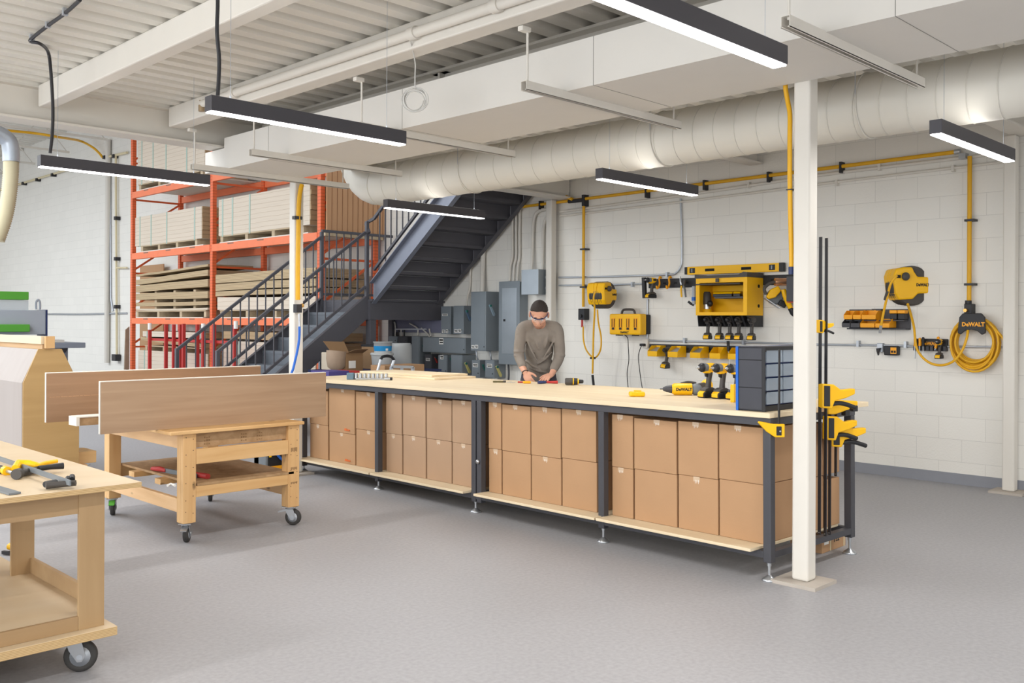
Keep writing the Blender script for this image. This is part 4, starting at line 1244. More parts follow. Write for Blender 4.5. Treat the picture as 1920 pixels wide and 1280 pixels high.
for u0, u1, up, mt, nm in ((1582, 1600, 1, 'amber', 'first'), (1600, 1617, 1, 'amber', 'second'), (1617, 1645, 1, 'amber', 'third'), (1580, 1597, 0, 'dark', 'first'), (1597, 1616, 0, 'dark', 'second'), (1616, 1643, 0, 'amber', 'third'), (1643, 1671, 0, 'amber', 'fourth')):
    pass
SP = ((4.166, 4.074, 1, 'amber', 'first'), (4.072, 3.989, 1, 'amber', 'second'), (3.986, 3.843, 1, 'amber', 'third'),
      (4.177, 4.090, 0, 'dark', 'first'), (4.088, 3.994, 0, 'dark', 'second'), (3.992, 3.848, 0, 'amber', 'third'), (3.845, 3.705, 0, 'amber', 'fourth'))
for a, b, up, mt, nm in SP:
    bin_('parts_bin', '%s %s bin from the left in the %s row of the black bin rack' % (nm, 'amber' if mt == 'amber' else 'black', 'upper' if up else 'lower'), (a + b) / 2, zu if up else zd, a - b - 0.003, 0.14 if up else 0.155, 0.085, M_[mt], None, 'bins in the black wall rack', xb=GW - 0.04)
for q, (u, lab) in enumerate(((3.703, 'left'), (3.627, 'right'))):
    t = thing('tape_measure', '%s yellow tool battery parked at the right of the bin rack' % lab, 'battery', (8.84, u, zu), group='tool batteries in the bin rack')
    obj('battery_case', MB().box(8.80, GW - 0.041, u - 0.033, u + 0.033, zu, zu + 0.055), K_, t, bev=0.005)
    obj('battery_top', MB().box(8.795, GW - 0.045, u - 0.036, u + 0.036, zu + 0.056, zu + 0.088), M_['amber'], t, bev=0.005)
    t.name = 'tool_battery'

# small charger and its plug
yc0, zc_ = 3.751, 1.206
t = thing('battery_charger', 'small black battery charger with yellow label, left of the hook rail', 'charger', (8.87, yc0, zc_ - 0.06))
obj('case', MB().box(8.85, GW - 0.002, 3.682, 3.815, 1.161, 1.253), K_, t, bev=0.01)
obj('yellow_label', MB().box(8.848, 8.851, 3.692, 3.748, 1.176, 1.237), M_['amber'], t)
obj('label_lines', MB().box(8.847, 8.8485, 3.697, 3.717, 1.186, 1.207).box(8.847, 8.8485, 3.722, 3.743, 1.186, 1.207), M_['ink'], t)
t = thing('wall_outlet', 'grey outlet box with a black plug beside the small charger', 'outlet', (8.88, 3.864, 1.188))
obj('outlet_box', MB().box(8.87, GW - 0.002, 3.834, 3.891, 1.188, 1.275), M_['galv'], t, bev=0.004)
obj('plug', MB().prism([(3.845, 1.230), (3.881, 1.224), (3.879, 1.199), (3.866, 1.158), (3.860, 1.194)], 'x', 8.835, 8.868), K_, t)

# hook rail with small tools
h0, h1_ = 3.544, 3.239
zh0, zh1 = 1.212, 1.324
t = thing('hook_rail', 'black hook rail with yellow lettering and small tools, left of the coiled hose', 'rail', (8.88, (h0 + h1_) / 2, zh0))
obj('rail_panel', MB().box(GW - 0.035, GW - 0.001, h1_, h0, zh0 + 0.03, zh1), K_, t, bev=0.008)
for k in range(8):
    y = h0 - (h0 - h1_) * (k + 0.5) / 8
    obj('rail_tooth', MB().box(GW - 0.06, GW - 0.001, y - 0.014, y + 0.014, zh0, zh0 + 0.045), M_['dark'], t, bev=0.003)
text('lettering', 'DeWALT', 0.045, M_['amber'], t, face_mx(GW - 0.0365, (h0 + h1_) / 2 - 0.0, zh1 - 0.045), bold=0.0016, sx=0.9)


def hand_tool(name, label, cat, y, ztop, L, grip_l, mat_g, blade_w=0.006, tilt=0.0, x=8.845, blade_mat=None):
    t = thing(name, label, cat, (x, y, ztop - L))
    a = Vector((x, y, ztop)); d = Vector((0, tilt, -1)).normalized()
    g = a + d * grip_l; e = a + d * L
    obj('handle', MB().tube([a, a + d * 0.01, a + d * grip_l * 0.5, g], [0.008, 0.013, 0.011, 0.013], 10), mat_g, t, bev=0)
    obj('shaft', MB().beam(g, e, blade_w * 2, 0.004, (0, 1, 0)), blade_mat or ST, t)
    return t


hand_tool('putty_knife', 'broad chisel at the left end of the hook rail, behind the hose', 'chisel', 3.515, 1.327, 0.19, 0.075, M_['amber'], 0.009)
hand_tool('screwdriver', 'short yellow screwdriver with black cap, left part of the hook rail', 'screwdriver', 3.471, 1.333, 0.17, 0.075, M_['amber'], 0.003)
hand_tool('screwdriver', 'dark screwdriver left of the rail lettering', 'screwdriver', 3.441, 1.339, 0.18, 0.085, K_, 0.003)
hand_tool('utility_knife', 'tilted yellow utility knife right of the rail lettering', 'knife', 3.302, 1.346, 0.13, 0.11, M_['amber'], 0.004, tilt=0.25)
# pliers on the upper rail
yp, zp = 6.113, 1.901
t = thing('pliers', 'yellow-handled pliers hanging on the upper rail left of the cabinet', 'pliers', (8.84, yp, zp - 0.13))
obj('jaw', MB().tube([(8.84, yp + 0.035, zp + 0.09), (8.84, yp + 0.025, zp + 0.02), (8.84, yp + 0.018, zp - 0.01)], [0.003, 0.016, 0.012], 8), ST, t)
obj('jaw', MB().tube([(8.84, yp - 0.03, zp + 0.045), (8.84, yp - 0.022, zp - 0.0), (8.84, yp - 0.015, zp - 0.02)], [0.018, 0.016, 0.012], 8), M_['reel_dark'], t)
obj('grip', MB().tube([(8.84, yp + 0.016, zp - 0.02), (8.84, yp + 0.022, zp - 0.07), (8.84, yp + 0.014, zp - 0.15)], [0.011, 0.012, 0.010], 8), Y_, t)
obj('grip', MB().tube([(8.84, yp - 0.012, zp - 0.02), (8.84, yp - 0.03, zp - 0.07), (8.84, yp - 0.042, zp - 0.15)], [0.011, 0.012, 0.010], 8), M_['hosegr'], t)
# blue-grey air tool beside the cabinet
yp, zp = 5.949, 1.819
t = thing('air_blow_gun', 'grey and blue air tool hanging against the left side of the yellow cabinet', 'air tool', (8.82, yp, zp - 0.17))
obj('tool_body', MB().tube([(8.82, yp, zp + 0.05), (8.82, yp, zp - 0.05), (8.82, yp - 0.004, zp - 0.15)], [0.022, 0.024, 0.02], 8), M_['machine'], t)
obj('tool_lever', MB().tube([(8.80, yp + 0.06, zp - 0.12), (8.81, yp + 0.03, zp - 0.145), (8.82, yp, zp - 0.16)], [0.014, 0.015, 0.014], 8), K_, t)
obj('blue_band', MB().cyl((8.82, yp, zp - 0.07), (8.82, yp, zp - 0.11), 0.0255, 10), M_['blue'], t)

# ================================================================ electrical gear
EG = M_['box_grey']


def ebox(label, u0, u1, z0, z1, xf, xb=GW - 0.002, lever=None, door=False, stickers=(), mat=None, lid=None, name='switch_box', cat='switch box', top=None):
    """u0,u1 are wall coordinates (left, right) of the front face"""
    t = thing(name, label, cat, ((xf + xb) / 2, (u0 + u1) / 2, z0))
    obj('enclosure', MB().box(xf, xb, u1, u0, z0, z1), mat or EG, t, bev=0.004)
    obj('cover', MB().box(xf - 0.005, xf, u1 + 0.012, u0 - 0.006, z0 + 0.01, z1 - 0.01), mat or EG, t, bev=0.002)
    obj('latch', MB().box(xf - 0.009, xf - 0.004, u1 + 0.022, u1 + 0.034, z0 + 0.05, z0 + 0.065), K_, t)
    for (sy, sz, w, h) in stickers:
        obj('sticker', MB().box(xf - 0.0065, xf - 0.005, u0 - sy - w, u0 - sy, z0 + sz, z0 + sz + h), M_['tape_white'], t)
        obj('sticker_text', MB().box(xf - 0.0072, xf - 0.0064, u0 - sy - w + 0.006, u0 - sy - 0.006, z0 + sz + h * 0.55, z0 + sz + h * 0.8).box(xf - 0.0072, xf - 0.0064, u0 - sy - w + 0.006, u0 - sy - 0.015, z0 + sz + h * 0.2, z0 + sz + h * 0.4), M_['ink'], t)
    if lever:
        hz, col, big = lever
        zc = z0 + hz
        s = 1.0 if big else 0.6
        xa = (xf * 0.65 + xb * 0.35)
        lv = obj('switch_lever', MB().prism([(xa - 0.06 * s, zc + 0.06 * s), (xa - 0.03 * s, zc + 0.07 * s), (xa + 0.06 * s, zc - 0.06 * s), (xa + 0.05 * s, zc - 0.09 * s), (xa + 0.02 * s, zc - 0.085 * s)], 'y', u1 - 0.018, u1 - 0.001), M_[col], t, bev=0.006)
        obj('lever_pivot', MB().cyl((xa - 0.035 * s, u1 - 0.03, zc + 0.05 * s), (xa - 0.035 * s, u1, zc + 0.05 * s), 0.016 * s, 10), M_['teal'], lv)
    return t


M_['teal'] = paint('teal_pivot', '#2f6f66', 0.5)
M_['leverbl'] = paint('pale_lever', '#93a6b4', 0.4)
M_['leverblue'] = paint('blue_lever', '#5e7590', 0.4)
M_['leveryel'] = paint('pale_yellow_lever', '#c9c07a', 0.5)
XE = 8.72
def YE(a): return a
ebox('small grey switch box at the top left, tucked against the stair beam', 10.152, 9.945, 1.283, 1.678, 8.72, stickers=((0.03, 0.015, 0.06, 0.045), (0.11, 0.015, 0.05, 0.05), (0.03, 0.26, 0.12, 0.03)), lever=(0.22, 'reel_dark', False))
ebox('grey switch box with a blue lever, beside the tall grey one', 9.842, 9.631, 1.288, 1.683, 8.68, stickers=((0.03, 0.02, 0.07, 0.045), (0.11, 0.02, 0.06, 0.05)), lever=(0.27, 'leverblue', True))
ebox('tall grey switch box with a pale lever on its side', 9.412, 9.116, 1.067, 1.868, 8.62, stickers=((0.02, 0.03, 0.06, 0.045), (0.09, 0.03, 0.06, 0.05)), lever=(0.56, 'leverbl', True))
ebox('wide horizontal grey wiring trough below the switch boxes', 10.532, 9.609, 1.017, 1.233, 8.70, stickers=((0.37, 0.12, 0.09, 0.09),), name='wiring_trough', cat='wiring trough')
ebox('dark box with a red rotary knob, lowest row', 10.508, 10.352, 0.691, 0.985, 8.72, mat=M_['dark'], stickers=((0.03, 0.2, 0.09, 0.04),), lever=(0.22, 'red', False))
ebox('grey box with one white sticker, lowest row, third from the right', 10.187, 9.990, 0.705, 0.986, 8.70, stickers=((0.05, 0.22, 0.07, 0.06),), lever=(0.2, 'teal', False))
ebox('largest grey box of the lowest row, with a pale yellow lever', 9.865, 9.630, 0.691, 0.997, 8.66, lever=(0.14, 'leveryel', True))
ebox('small grey box with a white label, lowest row, left of the pair', 9.500, 9.338, 0.699, 0.933, 8.72, stickers=((0.03, 0.14, 0.1, 0.05),), lever=(0.14, 'teal', False))
ebox('small grey box with a yellow lever, lowest row, right of the pair', 9.211, 9.034, 0.705, 0.943, 8.70, stickers=((0.04, 0.14, 0.1, 0.05),), lever=(0.10, 'leveryel', True))
t = thing('breaker_panel', 'tall grey breaker panel with shiny door behind the man', 'electrical panel', (8.8, 8.810, 0.911))
a0, a1 = 8.993, 8.621; z0_, z1_ = 0.905, 1.991
obj('enclosure', MB().box(8.76, GW - 0.002, a1, a0, z0_, z1_), EG, t, bev=0.003)
obj('cover_frame', MB().box(8.752, 8.76, a1 - 0.01, a0 + 0.01, z0_ - 0.01, z1_ + 0.01), EG, t, bev=0.002)
dd = obj('panel_door', MB().box(8.747, 8.752, a1 + 0.045, a0 - 0.055, z0_ + 0.13, z1_ - 0.08), M_['box_lite'], t, label='shiny light grey door', bev=0.002)
obj('door_latch', MB().box(8.742, 8.747, a0 - 0.12, a0 - 0.085, (z0_ + z1_) / 2 + 0.02, (z0_ + z1_) / 2 + 0.05), K_, dd)
t = thing('junction_box', 'square light grey junction box right above the man, fed by two conduits', 'junction box', (8.75, 8.350, 1.816))
b0, b1 = 8.484, 8.180; z0_, z1_ = 1.816, 2.134
obj('enclosure', MB().box(8.66, GW - 0.002, b1, b0, z0_, z1_), EG, t, bev=0.003)
obj('cover', MB().box(8.652, 8.66, b1 + 0.002, b0 - 0.002, z0_, z1_), M_['box_lite'], t, label='light metal cover')
for z in (z0_ + 0.08, z1_ - 0.1):
    obj('side_knockout', MB().cyl((8.8, b1 - 0.03, z), (8.8, b1, z), 0.022, 12), M_['galv'], t)


def pipe(label, pts, r=0.02, mat=None, g='white conduits above the electrical panels'):
    t = thing('conduit', label, 'conduit', pts[-1], group=g)
    obj('pipe_run', MB().tube(spline(pts, 5), r, 10), mat or M_['white'], t)


pipe('white conduit into the top of the breaker panel, left of three', [(8.850, 8.894, 2.007), (8.870, 8.905, 2.201), (8.890, 8.885, 2.345), (8.890, 8.887, 2.632), (8.890, 8.880, 3.025)])
pipe('white conduit into the top of the breaker panel, middle of three', [(8.850, 8.823, 2.005), (8.870, 8.834, 2.199), (8.890, 8.815, 2.342), (8.890, 8.817, 2.627), (8.890, 8.819, 3.056)])
pipe('white conduit into the top of the breaker panel, right of three', [(8.850, 8.753, 2.003), (8.870, 8.764, 2.196), (8.890, 8.755, 2.339), (8.890, 8.756, 2.624), (8.890, 8.749, 3.050)])
pipe('white conduit arching up from the junction box, left one', [(8.850, 8.488, 2.143), (8.880, 8.500, 2.537), (8.880, 8.492, 2.747), (8.880, 8.454, 2.870), (8.880, 8.358, 2.918), (8.880, 8.207, 2.920)], 0.022)
pipe('white conduit arching up from the junction box, right one', [(8.870, 8.315, 2.137), (8.880, 8.318, 2.526), (8.880, 8.309, 2.699), (8.880, 8.263, 2.800), (8.880, 8.188, 2.842)], 0.022)
pipe('fat white conduit above the tall grey switch box', [(8.820, 9.405, 1.872), (8.860, 9.439, 2.221), (8.880, 9.441, 2.592)], 0.034)
pipe('thin white conduit above the switch box with the blue lever', [(8.800, 9.698, 1.676), (8.860, 9.743, 1.820), (8.890, 9.732, 1.971), (8.890, 9.724, 2.383)], 0.016)
pipe('bundle conduit below the tall grey switch box, left', [(8.750, 9.443, 1.072), (8.750, 9.431, 0.991), (8.780, 9.431, 0.924)], 0.012, M_['galv'])
pipe('conduit below the tall grey switch box, right', [(8.780, 9.208, 1.077), (8.780, 9.187, 0.998), (8.800, 9.197, 0.932)], 0.012, M_['galv'])
pipe('dark conduit dropping below the breaker panel', [(8.840, 8.907, 0.904), (8.840, 8.896, 0.769), (8.840, 8.906, 0.639)], 0.014, M_['dark'])
# wire trays and small boxes behind the stair post
ebox('small grey box left of the wide trough, behind the white drum', 10.790, 10.605, 0.773, 1.244, 8.70, lever=(0.3, 'teal', False))
ebox('small grey junction box on the wall above the buckets', 11.367, 11.171, 1.115, 1.236, 8.72)
ebox('dark grey box on the wall above the white drum', 11.158, 10.941, 1.118, 1.238, 8.74, mat=M_['dark'])


# ================================================================ left part of the shop
# ---- caster
def caster(parent, x, y, z1, label=None, rz=0.0, R=0.05, green=False, brake=True):
    """swivel caster: wheel on the floor, plate at z1"""
    c = math.cos(rz); s_ = math.sin(rz)
    M = Matrix.Translation((x, y, 0)) @ Matrix.Rotation(rz, 4, 'Z')
    st = M_['steel']
    mb = MB().box(-0.05, 0.05, -0.04, 0.04, z1 - 0.005, z1 - 0.0005, M)
    mb.lathe([(0.03, z1 - 0.02), (0.033, z1 - 0.006)], (0, 0, 0), n=16, M=M)
    for sy in (-1, 1):
        mb.prism([(-0.03, z1 - 0.018), (0.03, z1 - 0.018), (0.045, R + 0.005), (0.03, R - 0.02), (0.012, R - 0.02), (-0.02, R + 0.03)], 'y', sy * 0.022, sy * 0.026, M)
    cs = obj('caster', mb, st, parent, label=label)
    obj('wheel', MB().lathe([(R - 0.016, -0.017), (R - 0.004, -0.016), (R, -0.008), (R, 0.008), (R - 0.004, 0.016), (R - 0.016, 0.017)], (0.022, 0, R), ax='y', n=28, M=M), M_['rubber'], cs)
    obj('hub', MB().lathe([(0.012, -0.0275), (0.014, -0.019), (R - 0.018, -0.0165), (R - 0.018, 0.0165), (0.014, 0.019), (0.012, 0.0275)], (0.022, 0, R), ax='y', n=20, M=M), M_['galv'], cs)
    if brake:
        obj('brake_lever', MB().prism([(-0.02, z1 - 0.03), (-0.085, z1 - 0.045), (-0.088, z1 - 0.038), (-0.03, z1 - 0.016)], 'y', -0.02, 0.02, M), M_['green'] if green else st, cs)
    return cs


# ---- foreground birch table
t = thing('rolling_table', 'birch plywood table on casters in the lower left foreground', 'table', (0.9, 5.0, 0))
TZ = 0.782
x1, y0 = 1.696, 3.912
obj('tabletop', MB().box(x1 - 1.6, x1, y0, y0 + 2.44, TZ - 0.022, TZ), [M_['ply_fg']], t, bev=0.0015, seg=1)
obj('top_edge_band', MB().box(x1 - 1.6, x1 - 0.001, y0 - 0.001, y0, TZ - 0.0215, TZ - 0.001), M_['ply_edge'], t)
lx0, lx1 = 1.468, 1.572
ly = 3.99
zb_ = 0.185
obj('apron', MB().box(x1 - 1.55, lx0, ly + 0.006, ly + 0.024, TZ - 0.115, TZ - 0.0225), M_['birch_x'], t)
obj('apron', MB().box(lx1 - 0.024, lx1 - 0.006, ly + 0.1, y0 + 2.3, TZ - 0.115, TZ - 0.0225), M_['birch_x'], t)
for (yy_, xs) in ((ly, (lx0, lx1)), (ly + 0.85, (lx0, lx1)), (ly + 2.18, (lx0, lx1))):
    obj('leg', MB().box(xs[0], xs[1], yy_, yy_ + 0.018, zb_, TZ - 0.0225).box(xs[1] - 0.018, xs[1], yy_ + 0.018, yy_ + 0.1, zb_, TZ - 0.0225), M_['birch'], t, bev=0.001, seg=1)
obj('leg', MB().box(x1 - 1.5, x1 - 1.4, ly, ly + 0.018, zb_, TZ - 0.0225).box(x1 - 1.5, x1 - 1.482, ly + 0.018, ly + 0.1, zb_, TZ - 0.0225), M_['birch'], t)
obj('lower_shelf', MB().box(x1 - 1.55, lx1 - 0.02, ly + 0.02, y0 + 2.36, 0.225, 0.243), M_['ply_fg'], t)
obj('shelf_apron', MB().box(x1 - 1.55, lx0 - 0.001, ly + 0.002, ly + 0.019, zb_ + 0.001, 0.243), M_['birch_x'], t)
obj('shelf_lip', MB().box(lx1 - 0.019, lx1 - 0.001, ly + 0.101, ly + 0.85, 0.235, 0.315), M_['birch_x'], t)
obj('bottom_board', MB().box(x1 - 1.6, lx1 + 0.035, ly - 0.05, y0 + 2.4, zb_ - 0.037, zb_), M_['ply_fg'], t, bev=0.001, seg=1)
obj('bottom_edge_band', MB().box(x1 - 1.6, lx1 + 0.034, ly - 0.0508, ly - 0.05, zb_ - 0.036, zb_ - 0.001), M_['ply_edge'], t)
cxx, cyy = 1.475, 4.016
caster(t, cxx + 0.0, cyy + 0.03, zb_ - 0.0375, 'chrome caster with black tyre', rz=-0.55, R=0.066)
caster(t, cxx - 0.05, cyy + 2.1, zb_ - 0.0375, rz=0.3, R=0.062)
caster(t, cxx - 1.35, cyy + 0.05, zb_ - 0.0375, rz=0.3, R=0.062)
caster(t, cxx - 1.35, cyy + 2.1, zb_ - 0.0375, rz=0.3, R=0.062)


def put(u, v, z=TZ): return None


# clamp lying on the table
t = thing('bar_clamp', 'large yellow and black bar clamp lying on the foreground table', 'clamp', (1.456, 4.418, 0.790))
z = TZ + 0.03
obj('bar', MB().beam((1.410, 4.977, 0.812), (1.405, 3.913, 0.812), 0.006, 0.022), M_['hosegr'], t, label='grey steel bar')
hA = Vector((1.345, 4.389, 0.815)); hB = Vector((1.464, 4.462, 0.815))
obj('clamp_body', MB().tube([(1.370, 4.470, 0.810), (1.399, 4.524, 0.815), (1.435, 4.490, 0.815), (1.465, 4.464, 0.810)], [0.016, 0.026, 0.024, 0.016], 10), M_['yellow'], t)
obj('yellow_grip', MB().tube([(1.455, 4.449, 0.815), (1.502, 4.486, 0.818), (1.558, 4.504, 0.820)], [0.011, 0.010, 0.009], 8), M_['yellow'], t)
obj('black_trigger', MB().tube([(1.444, 4.400, 0.810), (1.499, 4.410, 0.810), (1.551, 4.404, 0.810)], [0.012, 0.012, 0.015], 8), M_['blackpl'], t)
obj('lower_body', MB().tube([(1.364, 4.381, 0.800), (1.406, 4.400, 0.800), (1.457, 4.454, 0.800)], [0.017, 0.016, 0.013], 8), M_['reel_dark'], t)
obj('pad_disc', MB().cyl((1.331, 4.331, 0.805), (1.350, 4.351, 0.805), 0.023, 18), M_['reel_dark'], t)
obj('screw_grip', MB().tube([(1.327, 4.619, 0.800), (1.336, 4.547, 0.800), (1.340, 4.503, 0.800)], [0.016, 0.019, 0.014], 10), M_['blackpl'], t)
obj('yellow_collar', MB().tube([(1.343, 4.520, 0.800), (1.342, 4.480, 0.800)], 0.02, 12), M_['yellow'], t)
obj('screw', MB().cyl((1.342, 4.480, 0.800), (1.346, 4.378, 0.800), 0.008, 8), M_['steel'], t)
obj('jaw', MB().tube([(1.337, 3.988, 0.800), (1.383, 3.978, 0.800), (1.436, 3.940, 0.805)], [0.016, 0.014, 0.013], 6), M_['reel_dark'], t)
obj('jaw_pad', MB().tube([(1.339, 4.004, 0.802), (1.389, 4.026, 0.802)], 0.013, 8), M_['blackpl'], t)
obj('jaw_lock', MB().cyl((1.414, 3.967, 0.815), (1.423, 3.991, 0.822), 0.009, 8).cyl((1.431, 3.969, 0.815), (1.445, 4.006, 0.822), 0.012, 8), M_['blackpl'], t)
t = thing('ruler', 'flat dark metal bar lying at the left edge of the foreground table', 'ruler', (1.220, 4.098, 0.783))
obj('blade', MB().beam((1.189, 4.265, 0.787), (1.214, 3.961, 0.787), 0.045, 0.007), M_['hosegr'], t)
# yellow clamp handle and dark bar on the lower floor board behind the leg
t = thing('bar_clamp', 'yellow clamp end lying on the floor behind the foreground table leg', 'clamp', (1.992, 6.423, 0.020))
obj('yellow_grip', MB().tube([(1.915, 6.344, 0.050), (1.934, 6.287, 0.050), (1.975, 6.220, 0.045)], [0.022, 0.02, 0.012], 8), M_['yellow'], t)
obj('bar', MB().beam((1.882, 6.367, 0.015), (1.933, 6.281, 0.015), 0.02, 0.02), M_['black'], t)

# ---- pine cart
t = thing('rolling_cart', 'rough pine cart on four casters carrying the big boards', 'cart', (3.2, 6.4, 0))
CX0, CX1, CY0, CY1 = 2.80, 3.675, 5.83, 7.12
ZB = 0.135; ZT = 0.722
PZ, PXm, PYm = M_['pine_z'], M_['pine_x'], M_['pine_y']
for (x, y) in ((CX0, CY0), (CX1 - 0.09, CY0), (CX0, CY1 - 0.09), (CX1 - 0.09, CY1 - 0.09)):
    po = obj('post', MB().box(x, x + 0.04, y + 0.0385, y + 0.09, ZB, ZT).box(x, x + 0.09, y, y + 0.038, ZB, ZT), PZ, t, bev=0.003)
    if y == CY0:
        mb = MB()
        for k in range(6):
            for dx in (0.02, 0.07):
                zz_ = ZB + 0.05 + k * 0.1 + (0.013 * ((k * 7 + int(dx * 100)) % 3))
                mb.cyl((x + dx, y - 0.0008, zz_), (x + dx, y + 0.001, zz_), 0.0032, 6)
        obj('screw_heads', mb, M_['ink'], po, kind='stuff')
    caster(t, x + 0.045, y + 0.045, ZB - 0.0005, rz=(0.9 if (x, y) == (CX0, CY0) else -0.9 if y == CY0 else 1.1), R=0.058, green=(x == CX0 and y > 6))
obj('top_rail', MB().box(CX0 + 0.0905, CX1 - 0.0905, CY0 + 0.002, CY0 + 0.038, ZT - 0.205, ZT - 0.105), PXm, t, bev=0.003)
obj('top_rail', MB().box(CX0 + 0.0905, CX1 - 0.0905, CY0 + 0.03, CY0 + 0.068, ZT - 0.10, ZT - 0.001), M_['osb'], t, bev=0.002, label='rough printed board rail')
mk = [('printed_mark', 0.10, 0.045), ('printed_mark', 0.37, 0.06), ('printed_mark', 0.49, 0.05)]
for n_, dx, w in mk:
    mb = MB(); r = random.Random(int(dx * 100))
    for q in range(9):
        a = CX0 + 0.06 + dx + (q % 3) * 0.016; z0 = ZT - 0.085 + (q // 3) * 0.022
        mb.box(a, a + 0.010, CY0 + 0.0292, CY0 + 0.03, z0, z0 + 0.004 + 0.01 * r.random())
    obj(n_, mb, M_['faint_ink'], t)
for (za, zc_) in ((0.53, 0.56), (0.40, 0.42), (0.30, 0.315)):
    mb = MB()
    for q in range(5):
        mb.box(CX1 - 0.07 + q * 0.011, CX1 - 0.063 + q * 0.011, CY0 - 0.0008, CY0 + 0.0001, za + 0.004 * (q % 2), zc_)
    obj('printed_mark', mb, M_['faint_ink'], t)
for y in (CY1 - 0.038,):
    obj('top_rail', MB().box(CX0 + 0.0905, CX1 - 0.0905, y, y + 0.036, ZT - 0.1, ZT - 0.001), PXm, t, bev=0.003)
    obj('shelf_rail', MB().box(CX0 + 0.0905, CX1 - 0.0905, y, y + 0.036, 0.285, 0.375), PXm, t, bev=0.003)
for x in (CX0 + 0.002, CX1 - 0.04):
    obj('side_rail', MB().box(x, x + 0.036, CY0 + 0.0905, CY1 - 0.0905, ZT - 0.1, ZT - 0.001), PYm, t, bev=0.003)
    obj('lower_side_rail', MB().box(x, x + 0.036, CY0 + 0.0905, CY1 - 0.0905, 0.20, 0.29), PYm, t, bev=0.003)
obj('shelf_rail', MB().box(CX0 + 0.0905, CX1 - 0.0905, CY0 + 0.002, CY0 + 0.038, 0.30, 0.372), PXm, t, bev=0.003)
for y in (6.25, 6.68):
    obj('shelf_bearer', MB().box(CX0 + 0.04, CX1 - 0.042, y, y + 0.09, 0.335, 0.372), M_['pine_x'], t)
obj('shelf_board', MB().box(CX0 + 0.10, CX1 - 0.045, CY0 + 0.0, CY1 - 0.05, 0.373, 0.389), M_['osb'], t)
obj('top_board', MB().box(2.705, 3.70, CY0 - 0.025, CY1 + 0.03, ZT, ZT + 0.022), M_['pine_x'], t, bev=0.003)

# red bar clamp and rag on the cart shelf
t = thing('sash_clamp', 'grey bar clamp with red ends lying on the lower shelf of the pine cart', 'clamp', (3.025, 6.326, 0.392))
obj('bar', MB().beam((2.933, 6.464, 0.405), (2.991, 6.031, 0.405), 0.012, 0.03), M_['hosegr'], t)
obj('red_head', MB().tube([(2.913, 6.549, 0.405), (2.930, 6.457, 0.410), (2.945, 6.388, 0.405)], [0.014, 0.02, 0.014], 8), M_['red'], t)
obj('red_tail', MB().tube([(3.016, 6.098, 0.405), (3.038, 5.956, 0.405)], [0.018, 0.02], 10), M_['red'], t)
t = thing('clip', 'small white clip lying on the lower shelf of the pine cart', 'clip', (2.746, 5.894, 0.390))
obj('clip_body', MB().tube([(2.710, 5.862, 0.395), (2.739, 5.877, 0.400), (2.745, 5.829, 0.395)], 0.009, 7), M_['tape_white'], t)

# ---- the two big laminated boards standing on edge
def big_board(label, x0, x1, y, z0, z1, mat, seam=False, th=0.036):
    t = thing('laminated_board', label, 'board', ((x0 + x1) / 2, y + th / 2, z0), group='oak laminated boards on the cart')
    obj('oak_face', MB().box(x0, x1, y, y + 0.004, z0, z1 - 0.006), mat, t, label='oak coloured face')
    obj('core', MB().box(x0 + 0.0, x1, y + 0.014, y + th, z0, z1 - 0.006), M_['cream'], t, label='cream core')
    obj('core_gap', MB().box(x0 + 0.006, x1 - 0.006, y + 0.0045, y + 0.0135, z0 + 0.001, z1 - 0.007), M_['seam_brown'], t)
    obj('edge_band', MB().box(x0, x1, y, y + th, z1 - 0.006, z1), M_['cream'], t, label='pale edge band', bev=0.001, seg=1)
    if seam:
        mb = MB(); r = random.Random(3)
        x = x0 + 0.02
        while x < x1 - 0.03:
            l = 0.008 + r.random() * 0.02
            mb.box(x, x + l, y - 0.0006, y, z0 + (z1 - z0) * 0.50 + (x - x0) * 0.004, z0 + (z1 - z0) * 0.50 + (x - x0) * 0.004 + 0.003); x += l + r.random() * 0.01
        obj('rough_seam', mb, M_['seam_dark'] if False else M_['board'], t, kind='stuff')
    return t


zc = ZT + 0.0225
big_board('long oak coloured board standing on the cart, nearest the viewer', 2.337, 4.011, 6.0, zc, 1.079, M_['oak'])
big_board('second long oak coloured board behind the nearest one, with a dashed seam', 2.326, 3.995, 6.93, zc, 1.095, M_['oak2'], True)
t = thing('chipboard_strip', 'short chipboard strip poking out between the two long boards', 'board', (2.6, 6.6, zc))
obj('strip', MB().box(2.418, 3.3, 6.58, 6.70, zc, zc + 0.055), M_['osb'], t, bev=0.002)
obj('pale_laminate', MB().box(2.397, 2.418, 6.57, 6.71, zc, zc + 0.062).box(2.418, 3.3, 6.57, 6.71, zc + 0.0555, zc + 0.062), M_['cream'], t)

# ---- A-frame sheet trolley (pale side, mdf end)
t = thing('sheet_trolley', 'tall wooden sheet trolley with slanted shoulders at the left edge', 'trolley', (2.7, 9.3, 0))
Yj = 8.6
pa = [(2.697, 0.358), (2.695, 0.923), (2.818, 1.212), (3.011, 1.209), (3.157, 0.893), (3.161, 0.172)]
x0, x1 = pa[0][0], pa[5][0]
zl_ = 0.17
prof = [(x0, zl_), (x0, pa[1][1]), (pa[2][0], pa[2][1]), (pa[3][0], pa[3][1]), (x1, pa[4][1]), (x1, zl_)]
obj('end_panel', MB().prism(prof, 'y', Yj, Yj + 0.018), M_['jig_face'], t, bev=0.001, seg=1)
e = 0.004
obj('side_sheet', MB().prism([(x0 - e, zl_), (x0 - e, pa[1][1]), (pa[2][0], pa[2][1] - 0.004), (pa[2][0] + 0.02, pa[2][1] - 0.004), (x0 + 0.016, pa[1][1]), (x0 + 0.016, zl_)], 'y', Yj + 0.0185, Yj + 2.4), M_['jig_side'], t)
